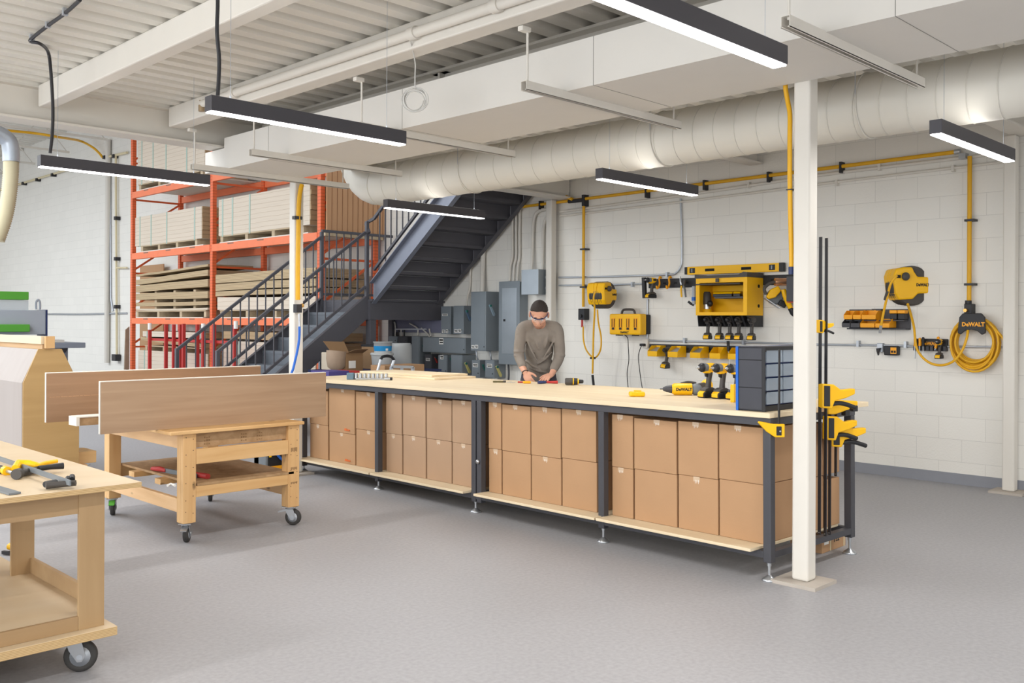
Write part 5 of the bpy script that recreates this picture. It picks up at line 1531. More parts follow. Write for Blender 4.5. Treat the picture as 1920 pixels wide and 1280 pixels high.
obj('side_sheet', MB().prism([(x1 - 0.016, zl_), (x1 - 0.016, pa[4][1]), (pa[3][0] - 0.02, pa[3][1] - 0.004), (pa[3][0], pa[3][1] - 0.004), (x1, pa[4][1]), (x1, zl_)], 'y', Yj + 0.0185, Yj + 2.4), M_['jig_side'], t)
obj('deck_board', MB().box(x0 - 0.05, x1 + 0.08, Yj + 0.02, Yj + 2.5, 0.12, zl_ - 0.001), M_['pine_y'], t)
obj('end_block', MB().box(x1 + 0.01, 3.351, Yj + 0.1, Yj + 0.4, 0.168, 0.274), M_['pine_x'], t, bev=0.003)
xt, zt0 = 2.865, 1.216; xt2, zt1 = 2.940, 1.322
obj('ridge_post', MB().box(xt, xt2 + 0.01, Yj + 0.0, Yj + 0.036, zt0 - 0.05, zt1), PZ, t, bev=0.002) if False else obj('ridge_post', MB().box(xt, xt2, Yj - 0.038, Yj - 0.001, zt0 - 0.0, zt1), PZ, t, bev=0.002)
obj('ridge_board', MB().box(xt - 0.02, xt + 0.018, Yj + 0.02, Yj + 2.4, zt1 - 0.07, zt1 + 0.0), M_['ply'], t, bev=0.002)
obj('ridge_board', MB().box(xt + 0.0, xt2 - 0.01, Yj + 0.05, Yj + 2.4, zt1 - 0.12, zt1 - 0.072), PYm, t, bev=0.002)
caster(t, 3.327, 8.95, 0.1195, rz=0.5, R=0.045, brake=False)
caster(t, x0 + 0.05, 9.0, 0.1195, rz=0.5, R=0.045, brake=False)
caster(t, x0 + 0.05, 10.9, 0.1195, rz=0.5, R=0.045, brake=False)
caster(t, x1, 10.9, 0.1195, rz=0.5, R=0.045, brake=False)

# ---- machine far left
YM = 19.0
t = thing('panel_saw', 'grey and green sheet machine far away at the left edge', 'machine', (6.2, YM, 0))
def XM(u): return u
obj('grey_panel', MB().box(5.285, 6.357, YM, YM + 0.5, 1.176, 1.641), M_['machine'], t, bev=0.01)
obj('panel_edge', MB().box(6.360, 6.382, YM - 0.02, YM + 0.5, 1.146, 1.651), M_['navy'], t)
obj('green_beam', MB().box(5.341, 6.116, YM + 0.2, YM + 0.6, 1.836, 1.989), M_['green'], t, bev=0.01)
obj('green_beam', MB().box(5.271, 6.036, YM - 0.12, YM - 0.01, 1.228, 1.369), M_['green'], t, bev=0.01)
obj('clear_guard', MB().box(5.341, 6.125, YM + 0.25, YM + 0.27, 1.642, 1.831), M_['clear'], t)
obj('hose_hook', MB().tube(spline([(6.282, 19.300, 1.656), (6.281, 19.300, 1.790), (6.315, 19.300, 1.842), (6.349, 19.300, 1.791), (6.349, 19.300, 1.656)], 5), 0.02, 8), M_['machine'], t)
obj('machine_table', MB().box(5.118, 6.839, 18.3, 19.9, 0.929, 1.028), M_['machine_d'], t, bev=0.01)
obj('table_end', MB().box(6.181, 6.523, 18.5, 18.8, 1.033, 1.083), M_['white'], t)
obj('bracket', MB().prism([(6.510, 0.915), (6.627, 0.913), (6.578, 0.832)], 'y', 18.6, 18.7), M_['dark'], t)
obj('base', MB().box(5.257, 6.734, 18.9, 19.7, 0.0, 0.918), M_['machine_d'], t, bev=0.01)

# ---- dust duct and flexible hose at the left edge
t = thing('dust_hose', 'ribbed cream flexible hose hanging from a galvanised spout at the left edge', 'hose', (4.491, 15.000, 3.575))
rd = 0.106
cpath = spline([(4.526, 15.000, 3.792), (4.520, 15.000, 3.578), (4.492, 15.000, 3.261), (4.436, 15.000, 2.942), (4.337, 15.000, 2.622)], 22)
obj('flexible_hose', MB().tube(cpath, [rd * (1.05 if i % 2 else 0.90) for i in range(len(cpath))], 16), M_['pale_yellow'], t)
obj('metal_spout', MB().tube(spline([(4.526, 15.000, 3.792), (4.518, 15.000, 3.972), (4.474, 15.000, 4.107), (4.302, 15.000, 4.192), (4.092, 15.000, 4.177)], 6), rd * 1.1, 18), M_['galv'], t)
t = thing('hose', 'yellow hose arching below the roof joist at upper left', 'hose', (8.500, 24.196, 5.904))
obj('hose_line', MB().tube(spline([(6.036, 21.400, 5.405), (6.864, 21.400, 5.448), (7.407, 21.400, 5.434), (8.600, 23.426, 5.789), (8.700, 22.957, 5.600), (8.800, 22.793, 5.453), (8.850, 22.663, 5.316)], 6), 0.028, 8), M_['hose'], t)
t = thing('air_pipe', 'pale yellow air pipe on the far left wall, running along and dropping to a valve', 'pipe', (8.86, 22, 0.6))
obj('pipe_run', MB().cyl((8.860, 31.381, 5.294), (8.860, 24.732, 5.295), 0.03, 8), M_['pale_yellow'], t)
obj('pipe_run', MB().cyl((8.860, 22.688, 5.320), (8.860, 21.311, 5.276), 0.03, 8), M_['pale_yellow'], t)
obj('drop_pipe', MB().cyl((8.860, 21.938, 5.280), (8.860, 21.826, 0.612), 0.028, 8).cyl((8.860, 21.879, 2.669), (8.860, 21.282, 2.646), 0.02, 8), M_['pale_yellow'], t)
for k in ((8.840, 21.980, 5.270), (8.840, 22.510, 5.309), (8.840, 28.240, 5.267), (8.840, 27.123, 5.256), (8.840, 25.954, 5.261), (8.840, 24.785, 5.271), (8.840, 21.842, 3.817), (8.840, 21.832, 2.876), (8.840, 21.820, 1.763)):
    obj('pipe_clip', MB().box(8.80, GW, k[1] - 0.05, k[1] + 0.05, k[2] - 0.04, k[2] + 0.04), M_['black'], t)
obj('valve', MB().box(8.78, 8.9, 21.714, 21.926, 0.513, 0.661), M_['black'], t)
conduit('grey conduit dropping beside the pale yellow air pipe', [(8.900, 22.383, 5.717), (8.900, 22.332, 3.972), (8.900, 22.278, 1.956), (8.900, 22.151, 1.666)], 0.022, M_['galv'])
conduit('thin double conduit running along the far left wall at eye height', [(8.900, 26.521, 1.607), (8.900, 24.192, 1.595), (8.900, 21.367, 1.613)], 0.022, M_['galv'])
t = thing('downpipe', 'white rainwater pipe left of the orange rack', 'pipe', (8.800, 22.296, 0.950))
obj('pipe_run', MB().cyl((8.850, 22.386, 0.444), (8.850, 22.351, 5.706), 0.06, 12), M_['white'], t)


# ================================================================ steel stair
SM_ = M_['stair']
SX = 7.60          # landing edge
SY0, SY1 = 10.37, 11.50
LZ = 1.76
t = thing('steel_stair', 'dark grey steel stair with landing, turning up along the block wall', 'stair', (7.0, 10.9, 0))


def chan(mb, a, b, zt, dz, slope, off, th=0.012, fl=0.06, axis='x', side=1):
    """sloped channel: a..b along axis at plane off; zt = top height at a"""
    za, zb = zt, zt + slope * (b - a)
    P_ = (lambda s, o, z: (s, o, z)) if axis == 'x' else (lambda s, o, z: (o, s, z))
    def quad(o0, o1, t0, t1):
        vs = [P_(a, o0, za - t0), P_(b, o0, zb - t0), P_(b, o0, zb - t1), P_(a, o0, za - t1), P_(a, o1, za - t0), P_(b, o1, zb - t0), P_(b, o1, zb - t1), P_(a, o1, za - t1)]
        mb._add(vs, [(0, 1, 2, 3), (7, 6, 5, 4), (0, 4, 5, 1), (1, 5, 6, 2), (2, 6, 7, 3), (3, 7, 4, 0)], False)
    quad(off, off + th * side, 0, dz)
    quad(off + th * side, off + fl * side, 0, 0.012); quad(off + th * side, off + fl * side, dz - 0.012, dz)
    return mb


s1 = 0.735
xs = SX - (LZ + 0.02) / s1
def low(x): return LZ + 0.06 - s1 * (SX - x)
obj('stringer', chan(MB(), 5.20, SX, low(5.20), 0.32, s1, SY0, side=1), SM_, t)
obj('stringer', chan(MB(), 5.20, SX, low(5.20), 0.32, s1, SY1, side=-1), SM_, t)
nr = 10
rise = LZ / nr; run = rise / s1
for k in range(nr - 1):
    z = rise * (k + 1); x = SX - (nr - 1 - k) * run
    obj('tread', MB().box(x, x + run + 0.02, SY0 + 0.013, SY1 - 0.013, z - 0.04, z).box(x + run + 0.005, x + run + 0.02, SY0 + 0.013, SY1 - 0.013, z, z + rise - 0.041), M_['tread'], t)
obj('landing_plate', MB().box(SX, 8.90, SY0 + 0.01, SY1, LZ - 0.03, LZ), SM_, t)
obj('landing_beam', MB().box(SX, 8.90, SY0 - 0.05, SY0 + 0.009, LZ - 0.28, LZ - 0.031).box(SX, 8.90, SY0 - 0.09, SY0 + 0.009, LZ - 0.03, LZ - 0.0), SM_, t)
obj('landing_beam', MB().box(SX, 8.90, SY1 - 0.05, SY1, LZ - 0.28, LZ - 0.031), SM_, t)
obj('landing_beam', MB().box(SX + 0.0, SX + 0.05, SY0 + 0.01, SY1 - 0.051, LZ - 0.28, LZ - 0.031), SM_, t)
for (x, y) in ((SX + 0.01, SY0 - 0.04), (SX + 0.01, SY1 - 0.11), (8.80, SY1 - 0.11)):
    obj('landing_post', MB().box(x, x + 0.10, y, y + 0.10, 0, LZ - 0.281), SM_, t, bev=0.004)
# upper flight
s2 = 0.765
UY0 = 10.37; UY1 = 8.13
UX0, UX1 = 7.62, 8.84
def upz(y): return LZ + 0.23 + s2 * (UY0 - y)
def chan_y(off, side):
    mb = MB(); a, b = UY0, UY1; za, zb = upz(a), upz(b); dz = 0.33
    def quad(o0, o1, t0, t1):
        vs = [(o0, a, za - t0), (o0, b, zb - t0), (o0, b, zb - t1), (o0, a, za - t1), (o1, a, za - t0), (o1, b, zb - t0), (o1, b, zb - t1), (o1, a, za - t1)]
        mb._add(vs, [(0, 1, 2, 3), (7, 6, 5, 4), (0, 4, 5, 1), (1, 5, 6, 2), (2, 6, 7, 3), (3, 7, 4, 0)], False)
    quad(off, off + 0.012 * side, 0, dz)
    quad(off + 0.012 * side, off + 0.075 * side, 0, 0.014); quad(off + 0.012 * side, off + 0.075 * side, dz - 0.014, dz)
    return mb
obj('stringer', chan_y(UX0 + 0.08, -1), M_['stringer_l'], t, label='outer stringer of the upper flight, painted lighter for the lamp highlight')
obj('stringer', chan_y(UX1 - 0.0, -1), SM_, t)
r2 = 0.185; n2 = r2 / s2
for k in range(10):
    z = LZ + r2 * (k + 1); y = UY0 - n2 * (k + 0.2)
    obj('tread', MB().box(UX0 + 0.085, UX1 - 0.02, y - n2 - 0.02, y, z - 0.045, z).box(UX0 + 0.085, UX1 - 0.02, y - 0.006, y, z - r2 + 0.002, z - 0.046), SM_, t)
    mb = MB().box(UX0 + 0.082, UX0 + 0.084, y - n2, y - 0.02, z - 0.09, z - 0.046)
# guards
def guard(name, a, b, off, axis, h0, hb, nb, parent, posts=(), s=None):
    """sloped guard: top rail, bottom rail, balusters; a,b=(s,z) at stringer top"""
    P_ = (lambda s_, z: (s_, off, z)) if axis == 'x' else (lambda s_, z: (off, s_, z))
    g = obj('handrail', MB().beam(P_(a[0], a[1] + h0), P_(b[0], b[1] + h0), 0.038, 0.038), SM_, parent, bev=0.003)
    obj('bottom_rail', MB().beam(P_(a[0], a[1] + hb), P_(b[0], b[1] + hb), 0.034, 0.034), SM_, parent)
    for k in range(1, nb):
        f = k / nb
        sx = a[0] + (b[0] - a[0]) * f; z = a[1] + (b[1] - a[1]) * f
        p = P_(sx, z + hb + 0.015); q = P_(sx, z + h0 - 0.018)
        obj('baluster', MB().beam(p, q, 0.014, 0.014, (1, 0, 0)), SM_, parent)
    for (sx, z0, z1) in posts:
        p = P_(sx, z0); q = P_(sx, z1)
        obj('newel', MB().beam(p, q, 0.045, 0.045, (1, 0, 0)), SM_, parent, bev=0.003)


guard('g', (5.42, low(5.42)), (7.57, low(7.57)), SY0 + 0.03, 'x', 0.87, 0.13, 17, t, ((5.42, 0.0, low(5.42) + 0.885), (7.60, LZ - 0.28, 2.82)))
guard('g', (5.42, low(5.42)), (7.57, low(7.57)), SY1 - 0.03, 'x', 0.87, 0.13, 17, t, ((5.42, 0.0, low(5.42) + 0.885), (7.585, LZ - 0.28, 2.745)))
guard('g', (7.585, LZ), (8.86, LZ), SY1 - 0.03, 'x', 1.0, 0.09, 10, t)
guard('g', (10.33, upz(10.33)), (UY1 + 0.1, upz(UY1 + 0.1)), UX0 + 0.05, 'y', 0.84, 0.14, 17, t)
obj('handrail', MB().beam((SX, SY0 - 0.02, 2.66), (SX + 0.03, SY0 + 0.1, 2.80), 0.036, 0.036).beam((SX + 0.03, SY0 + 0.1, 2.80), (UX0 + 0.05, 10.33, upz(10.33) + 0.84), 0.036, 0.036), SM_, t)

# ================================================================ pallet rack
RX0, RX1 = 7.78, 8.84
FY = (18.48, 15.17, 11.84)
LV = ((1.385, 1.50), (2.655, 2.78), (3.865, 3.99))
t = thing('pallet_rack', 'tall orange pallet rack with two loaded bays behind the stair', 'rack', (8.3, 15.2, 0))
for y in FY:
    for x in (RX0, RX1 - 0.075):
        m3 = MB().box(x, x + 0.075, y - 0.045, y + 0.045, 0, 5.75)
        obj('upright', m3, M_['post'], t)
    z = 0.2; k = 0
    while z < 5.4:
        a = (RX0 + 0.076, y, z); b = (RX1 - 0.076, y, z + (0.55 if k % 2 else 0.0) + 0.0)
        if k % 2: obj('brace', MB().beam((RX0 + 0.076, y, z), (RX1 - 0.076, y, z + 0.62), 0.03, 0.035), M_['orange'], t)
        else: obj('brace', MB().beam((RX0 + 0.076, y, z), (RX1 - 0.076, y, z), 0.03, 0.035), M_['orange'], t)
        z += 0.65 if k % 2 else 0.08; k += 1
for b, (ya, yb) in enumerate(((18.435, 15.215), (15.125, 11.885))):
    for i, (z0, z1) in enumerate(LV):
        if b == 1 and i == 2: pass
        for x in (RX0 - 0.01, RX1 - 0.05):
            obj('beam', MB().box(x, x + 0.055, yb, ya, z0, z1), M_['beam'], t, bev=0.004)
        if not (b == 1 and i == 2):
            obj('deck_board', MB().box(RX0 - 0.0, RX1 - 0.02, yb + 0.25, ya - 0.25, z1 + 0.001, z1 + 0.018), M_['cream'], t)
        for q in range(3):
            yq = yb + (ya - yb) * (0.2 + 0.3 * q)
            obj('beam_label', MB().box(RX0 - 0.012, RX0 - 0.0102, yq - 0.1, yq + 0.1, z1 - 0.028, z1 - 0.008), M_['beam_tag'], t)

M_STEP = 0


def pallet(label, x0, x1, y0, y1, z, h=0.11):
    t = thing('pallet', label, 'pallet', ((x0 + x1) / 2, (y0 + y1) / 2, z), group='pallets in the rack')
    obj('top_deck', MB().box(x0, x1, y0, y1, z + h - 0.02, z + h), M_['pallet'], t)
    for q in range(4):
        y = y0 + (y1 - y0 - 0.09) * q / 3
        obj('bearer', MB().box(x0 + 0.01, x1 - 0.01, y, y + 0.09, z, z + h - 0.021), M_['pallet'], t)
    return z + h


def bundle(label, x0, x1, y0, y1, z0, z1, straps, ragged=True):
    t = thing('sheet_bundle', label, 'sheet stack', ((x0 + x1) / 2, (y0 + y1) / 2, z0), group='strapped bundles of pale sheets')
    obj('sheets', MB().box(x0, x1, y0 + 0.02, y1, z0, z1), M_['mdf'], t, bev=0.004)
    mb = MB(); r = random.Random(int(y0 * 10)); z = z0
    while z < z1 - 0.01:
        dz = min(0.075, z1 - z - 0.001)
        mb.box(x0 + 0.006, x1 - 0.006, y0 + 0.019 - 0.03 * r.random(), y0 + 0.0195, z + 0.002, z + dz); z += 0.076
    obj('sheet_ends', mb, M_['mdf_end'], t, kind='stuff')
    for f in straps:
        y = y0 + (y1 - y0) * f
        obj('strap', MB().box(x0 - 0.004, x0 - 0.0005, y - 0.022, y + 0.022, z0 - 0.02, z1 + 0.004).box(x0 - 0.004, x1, y - 0.022, y + 0.022, z1 + 0.001, z1 + 0.004), M_['strap'], t)
    return t


z = pallet('pallet under the bundle in the upper left bay of the rack', 7.80, 8.7, 15.55, 18.2, 4.01)
bundle('strapped bundle of pale sheets at the very top left of the rack', 7.80, 8.72, 15.45, 18.25, z + 0.001, 5.15, (0.25, 0.55, 0.75, 0.93))
z = pallet('pallet under the bundle in the middle left bay of the rack', 7.80, 8.7, 15.75, 18.1, 2.80)
bundle('strapped bundle of pale sheets in the left bay at mid height, brown sheet ends showing', 7.80, 8.72, 15.55, 18.35, z + 0.001, 3.480, (0.1, 0.5, 0.74, 0.92))
z = pallet('pallet under the bundle in the right bay of the rack, behind the column', 7.80, 8.7, 12.3, 14.9, 2.80)
bundle('strapped bundle of pale sheets in the right bay, behind the column with the yellow hose', 7.80, 8.72, 12.1, 14.95, z + 0.001, 3.533, (0.12, 0.63, 0.83, 0.95))


def loose(label, x0, x1, y0, y1, z0, z1, sag0=0.0, sag1=0.0, mat=None, group='loose sheet packs in the left rack bay'):
    t = thing('loose_sheets', label, 'sheet stack', ((x0 + x1) / 2, (y0 + y1) / 2, z0), group=group)
    n = 8; mb = MB(); vs = []
    for k in range(n + 1):
        f = k / n; y = y0 + (y1 - y0) * f
        s = sag0 * (1 - f) + sag1 * f + 0.005 * math.sin(f * 5 + z0 * 9)
        vs += [(x0, y, z0 + s), (x1, y, z0 + s), (x1, y, z1 + s), (x0, y, z1 + s)]
    fs = [(0, 1, 2, 3), tuple(4 * n + i for i in (3, 2, 1, 0))]
    for k in range(n):
        for i in range(4):
            j = (i + 1) % 4
            fs.append((4 * k + i, 4 * k + j, 4 * k + 4 + j, 4 * k + 4 + i))
    mb._add(vs, fs, False)
    obj('sheets', mb, mat or M_['mdf_tan'], t)
    return t


# left bay, lower level
z = pallet('pallet at the bottom of the loose sheets, left bay', 7.80, 8.7, 15.4, 18.3, 1.52, 0.12)
def Z7(a): return a
LB = [(593 - 0, 574, 573, 'lowest pack of loose sheets on the pallet, left bay', M_['pallet']),
      (573, 567.5, 0, 'thin pack of loose sheets just above the pallet boards, left bay', None),
      (561, 549, 0, 'thick flat pack of loose sheets in the left bay, third from below', None),
      (545, 531, 0, 'pack of loose sheets in the left bay, fourth from below', None),
      (529, 519, 0, 'pack of bowed loose sheets in the left bay, second from the top', None),
      (514, 509, 0, 'topmost thin warped sheets in the left bay', None)]
zs = (1.560, 1.679, 1.729, 1.798, 1.853, 1.977, 2.016, 2.145, 2.175, 2.274, 2.334, 2.373)
zs = [max(v, z + 0.002) for v in zs]
labs = ('pale board pack lying directly on the lower left pallet', 'thin pack of loose sheets just above the pale board pack, left bay', 'thick flat pack of loose sheets, left bay, third from below',
        'pack of loose sheets, left bay, fourth from below', 'pack of bowed loose sheets, left bay, second from the top', 'topmost thin warped sheets of the left bay')
sags = ((0, 0), (0, 0), (0, 0), (0.04, -0.01), (0.07, -0.02), (0.07, -0.02))
for k in range(6):
    if zs[2 * k + 1] - zs[2 * k] < 0.01: zs[2 * k + 1] = zs[2 * k] + 0.05
    loose(labs[k], 7.80, 8.68, 15.33, 18.3, zs[2 * k], zs[2 * k + 1], *sags[k], mat=M_['ply_lt'] if k == 0 else None)
    if k in (0, 1, 2):
        for q, yq in enumerate((15.9, 16.7, 17.5)):
            s = obj('spacer_block', MB().box(7.86, 8.6, yq, yq + 0.09, zs[2 * k + 1] + 0.001, zs[2 * k + 2] - 0.001), M_['pallet'],
                    label='pale spacer batten between sheet packs, %s gap from below, %s' % (('first', 'second', 'third')[k], ('right', 'middle', 'left')[q]), cat='batten', group='spacer battens in the left rack bay')
# right bay, lower level
z = pallet('pallet under the white sheets in the right bay', 7.80, 8.7, 12.2, 14.9, 1.52, 0.12)
loose('thick pack of whitish sheets on the pallet in the right bay', 7.80, 8.68, 11.95, 14.98, z + 0.001, 1.858, -0.03, 0.0, M_['mdf'], 'loose sheet packs in the right rack bay')
loose('pack of loose sheets resting on the whitish ones, right bay', 7.80, 8.68, 11.95, 15.05, 1.876, 1.956, 0.01, 0.0, None, 'loose sheet packs in the right rack bay')
loose('middle pack of loose sheets in the right bay', 7.80, 8.68, 11.95, 15.05, 1.973, 2.089, 0.01, 0.0, None, 'loose sheet packs in the right rack bay')
loose('top pack of loose sheets in the right bay', 7.80, 8.68, 11.95, 15.05, 2.107, 2.249, 0.01, 0.0, None, 'loose sheet packs in the right rack bay')
# floor level bundles
bundle('low bundle of sheets on the floor, left bay of the rack', 7.85, 8.7, 15.4, 18.3, 0.02, 0.867, (0.1, 0.9))
z = pallet('pallet on the floor level bundle of the left bay', 7.85, 8.7, 15.6, 18.0, 0.869, 0.10)
loose('bent sheets between the two floor level bundles of the left bay', 7.85, 8.6, 15.5, 18.2, z + 0.001, z + 0.06, 0.0, 0.1, None)
bundle('pale upper bundle at floor level in the left bay, behind the red rack', 7.85, 8.7, 15.5, 18.1, z + 0.17, 1.243, (0.08, 0.92))
bundle('large brown sheet bundle at floor level in the right bay', 7.85, 8.7, 12.0, 14.9, 0.02, 1.112, (0.3, 0.8))
loose('sheets on top of the floor level bundle of the right bay', 7.85, 8.7, 12.0, 14.9, 1.148, 1.272, 0.0, 0.0, M_['mdf_end'], 'loose sheet packs in the right rack bay')
# white box and brown sheet at the back of the left bay
# planks on end in the next bay
for k in range(12):
    x = 7.84 + k * 0.094
    t = thing('rough_plank', 'rough upright plank beside the orange upright above the landing, number %s from the left' % ('one two three four five six seven eight nine ten eleven twelve'.split()[k]), 'plank', (x + 0.04, 11.72, 2.81), group='rough planks above the stair landing')
    obj('plank', MB().box(x, x + 0.082, 11.72, 11.745, 2.81, 3.9), M_['board'], t, bev=0.002, seg=1)
obj('plank_support', MB().box(7.80, 8.86, 11.70, 11.79, 2.72, 2.808), M_['pallet'], label='rough timber crossbar under the upright planks at the rack end', cat='timber')
# red sheet rack in front of the orange rack
t = thing('sheet_cart', 'red steel sheet cart with upright posts in front of the orange rack', 'cart', (7.3, 14.4, 0))
for u, vt in ((281.5, 606), (312, 608), (326.5, 608), (339, 608), (345, 608), (371, 608), (382, 612), (401.5, 608), (441, 608)):
    pass
for (y, zt) in ((16.519, 1.297), (15.862, 1.387), (15.562, 1.388), (15.310, 1.390), (15.190, 1.400),
                (14.688, 1.393), (14.482, 1.307), (14.118, 1.396), (13.441, 1.384)):
    obj('post', MB().box(7.27, 7.32, y - 0.025, y + 0.025, 0.15, zt), M_['red'], t)
obj('cross_bar', MB().box(7.321, 7.35, 13.441, 16.531, 1.091, 1.137), M_['red'], t)
obj('base_frame', MB().box(6.9, 7.7, 13.441, 16.531, 0.0, 0.149), M_['red'], t)
for (y, zt) in ((16.519, 1.287), (14.482, 1.289), (13.407, 1.334)):
    obj('post_cap', MB().cyl((7.295, y, zt - 0.0), (7.295, y, zt + 0.12), 0.035, 10), M_['tape_white'], t)

# ================================================================ clutter under the stair
def XY(u, Y): return u
t = thing('cardboard_box', 'opened brown cardboard box with a white label left of the dark stair post', 'box', (7.1, 9.2, 0.85))
a0, a1 = 6.567, 6.819
z0, z1 = 0.852, 1.073
obj('carton', MB().box(a0, a1, 9.4, 9.7, z0, z1), M_['card_dk'], t, bev=0.004)
obj('flap', MB()._add([(a0, 9.4, z1), (a1, 9.4, z1), (a1 - 0.03, 9.25, z1 + 0.05), (a0 + 0.03, 9.25, z1 + 0.05), (a0, 9.4, z1 + 0.003), (a1, 9.4, z1 + 0.003), (a1 - 0.03, 9.25, z1 + 0.053), (a0 + 0.03, 9.25, z1 + 0.053)],
    [(0, 1, 2, 3), (4, 5, 6, 7), (0, 1, 5, 4), (2, 3, 7, 6), (0, 3, 7, 4), (1, 2, 6, 5)]), M_['card_dk'], t)
obj('flap', MB()._add([(a0, 9.7, z1), (a1, 9.7, z1), (a1 + 0.0, 9.8, z1 + 0.13), (a0 - 0.06, 9.8, z1 + 0.14), (a0, 9.704, z1), (a1, 9.704, z1), (a1 + 0.0, 9.804, z1 + 0.13), (a0 - 0.06, 9.804, z1 + 0.14)],
    [(0, 1, 2, 3), (4, 5, 6, 7), (0, 1, 5, 4), (2, 3, 7, 6), (0, 3, 7, 4), (1, 2, 6, 5)]), M_['card_dk'], t)
obj('label_sticker', MB().box(6.607, 6.708, 9.397, 9.399, 0.891, 0.982), M_['tape_white'], t)
t = thing('paper_bag', 'crumpled tan paper bag in a pale crate left of the opened box', 'bag', (6.9, 9.6, 0.85))
c_ = (6.504, 9.450, 1.010)
obj('bag_body', MB().tube([(c_[0], 9.5, c_[2] - 0.14), (c_[0] + 0.0, 9.5, c_[2] - 0.1), (c_[0] - 0.01, 9.5, c_[2]), (c_[0], 9.5, c_[2] + 0.09)], [0.06, 0.11, 0.12, 0.125], 7), M_['bag'], t)
t = thing('crate', 'pale plastic crate left of the opened box under the stair', 'crate', (6.8, 9.6, 0.7))
obj('shell', MB().box(6.545, 6.741, 9.64, 9.9, 0.858, 1.074), M_['bag_lt'], t, bev=0.01)
# trestle table carrying the clutter
t = thing('work_table', 'low dark table under the stair carrying boxes and buckets', 'table', (8.0, 9.7, 0))
obj('tabletop', MB().box(6.55, 7.93, 9.22, 10.2, 0.816, 0.845), M_['navy'], t)
for (x, y) in ((6.6, 9.27), (7.86, 9.27), (6.6, 10.12), (7.86, 10.12)):
    obj('leg', MB().box(x, x + 0.05, y, y + 0.05, 0, 0.815), M_['dark'], t)


def bucket(label, u0, u1, v0, v1, Y, mats, band=None, lid=True, cat='bucket', name='bucket'):
    pass


TBZ = 0.846
xb0, xb1 = 7.128, 7.424
t = thing('bucket', 'large white lidded bucket, lower of the stack right of the stair post', 'bucket', ((xb0 + xb1) / 2, 9.6, TBZ))
cx_ = (xb0 + xb1) / 2; rr = (xb1 - xb0) / 2; zt_ = 1.061
obj('shell', MB().lathe([(rr * 0.82, TBZ), (rr * 0.93, zt_ - 0.03)], (cx_, 9.62, 0), n=28), M_['bucketw'], t)
obj('lid', MB().lathe([(rr * 1.0, zt_ - 0.029), (rr * 1.02, zt_ - 0.01), (rr * 0.95, zt_)], (cx_, 9.62, 0), n=28), M_['bucketw'], t)
z2 = 1.201; rq = (7.407 - 7.166) / 2; cq = (7.407 + 7.166) / 2
t = thing('bucket', 'white bucket with a blue band, upper of the stack right of the stair post', 'bucket', (cq, 9.62, zt_))
obj('shell', MB().lathe([(rq * 0.9, zt_ + 0.001), (rq * 0.97, z2 - 0.012), (rq * 1.03, z2 - 0.01), (rq * 1.03, z2)], (cq, 9.62, 0), n=28), M_['bucketw'], t)
h_ = z2 - zt_
obj('blue_band', MB().lathe([(rq * 0.925, zt_ + h_ * 0.16), (rq * 0.978, z2 - h_ * 0.38)], (cq, 9.62, 0), n=28), M_['cyanblue'], t)
obj('band_print', MB().box(cq - rq * 0.3, cq - rq * 0.05, 9.62 - rq * 0.985, 9.62 - rq * 0.90, zt_ + h_ * 0.2, zt_ + h_ * 0.4), M_['tape_white'], t)
xd0, xd1 = 7.698, 7.988; zd1 = 1.168; rd_ = (xd1 - xd0) / 2
t = thing('drum', 'tall grey white drum left of the switch boxes', 'drum', ((xd0 + xd1) / 2, 9.9, TBZ))
obj('shell', MB().lathe([(rd_ * 0.96, TBZ), (rd_, TBZ + 0.05), (rd_ * 0.98, zd1 - 0.05), (rd_ * 0.9, zd1 - 0.01), (rd_ * 0.85, zd1)], ((xd0 + xd1) / 2, 9.95, 0), n=32), M_['bucketw'], t)
t = thing('box_pile', 'brown cardboard box behind the stair post, orange at its foot', 'box', (7.6, 9.75, TBZ))
obj('carton', MB().box(7.214, 7.367, 9.7, 9.98, TBZ, 1.132), M_['card_dk'], t, bev=0.003)
obj('orange_case', MB().box(7.211, 7.304, 9.68, 9.699, 0.902, 1.011), M_['orange'], t)
obj('dark_lid', MB().box(7.214, 7.367, 9.69, 9.99, 1.132, 1.160), M_['blackpl'], t)
t = thing('cardboard_box', 'low brown cardboard box just behind the workbench below the drum', 'box', (7.3, 8.6, 0.6))
obj('carton', MB().box(6.772, 7.377, 8.9, 9.18, 0.55, 0.936), M_['card'], t, bev=0.003)
t = thing('box_stand', 'low dark crate under the brown box behind the workbench', 'crate', (7.3, 8.6, 0.0))
obj('crate_body', MB().box(6.788, 7.360, 8.92, 9.16, 0, 0.549), M_['dark'], t)
# aluminium platform ladder
t = thing('step_ladder', 'aluminium step ladder with black handrail in front of the buckets', 'ladder', (6.724, 8.7, 0))
AL = M_['alu']
L = [(6.516, 8.700, 0.892), (6.561, 8.700, 1.020), (6.584, 8.700, 1.050), (6.715, 8.700, 1.047), (6.755, 8.700, 1.009), (6.693, 8.700, 0.868)]
obj('handrail', MB().tube(spline([L[1], L[2], ((L[2][0] + L[3][0]) / 2, 8.7, L[2][2] + 0.01), L[3], L[4]], 4), 0.017, 8), M_['blackpl'], t, label='black curved handrail')
obj('rail_tube', MB().tube([(L[0][0] - 0.25, 8.7, 0.0), L[0], L[1]], 0.016, 8), AL, t)
obj('rail_tube', MB().tube([(L[5][0] - 0.25, 8.66, 0.0), L[5], L[4]], 0.018, 8), AL, t)
M1 = [(6.639, 8.600, 0.941), (6.953, 8.600, 0.925), (6.631, 8.600, 0.862), (6.946, 8.600, 0.850)]
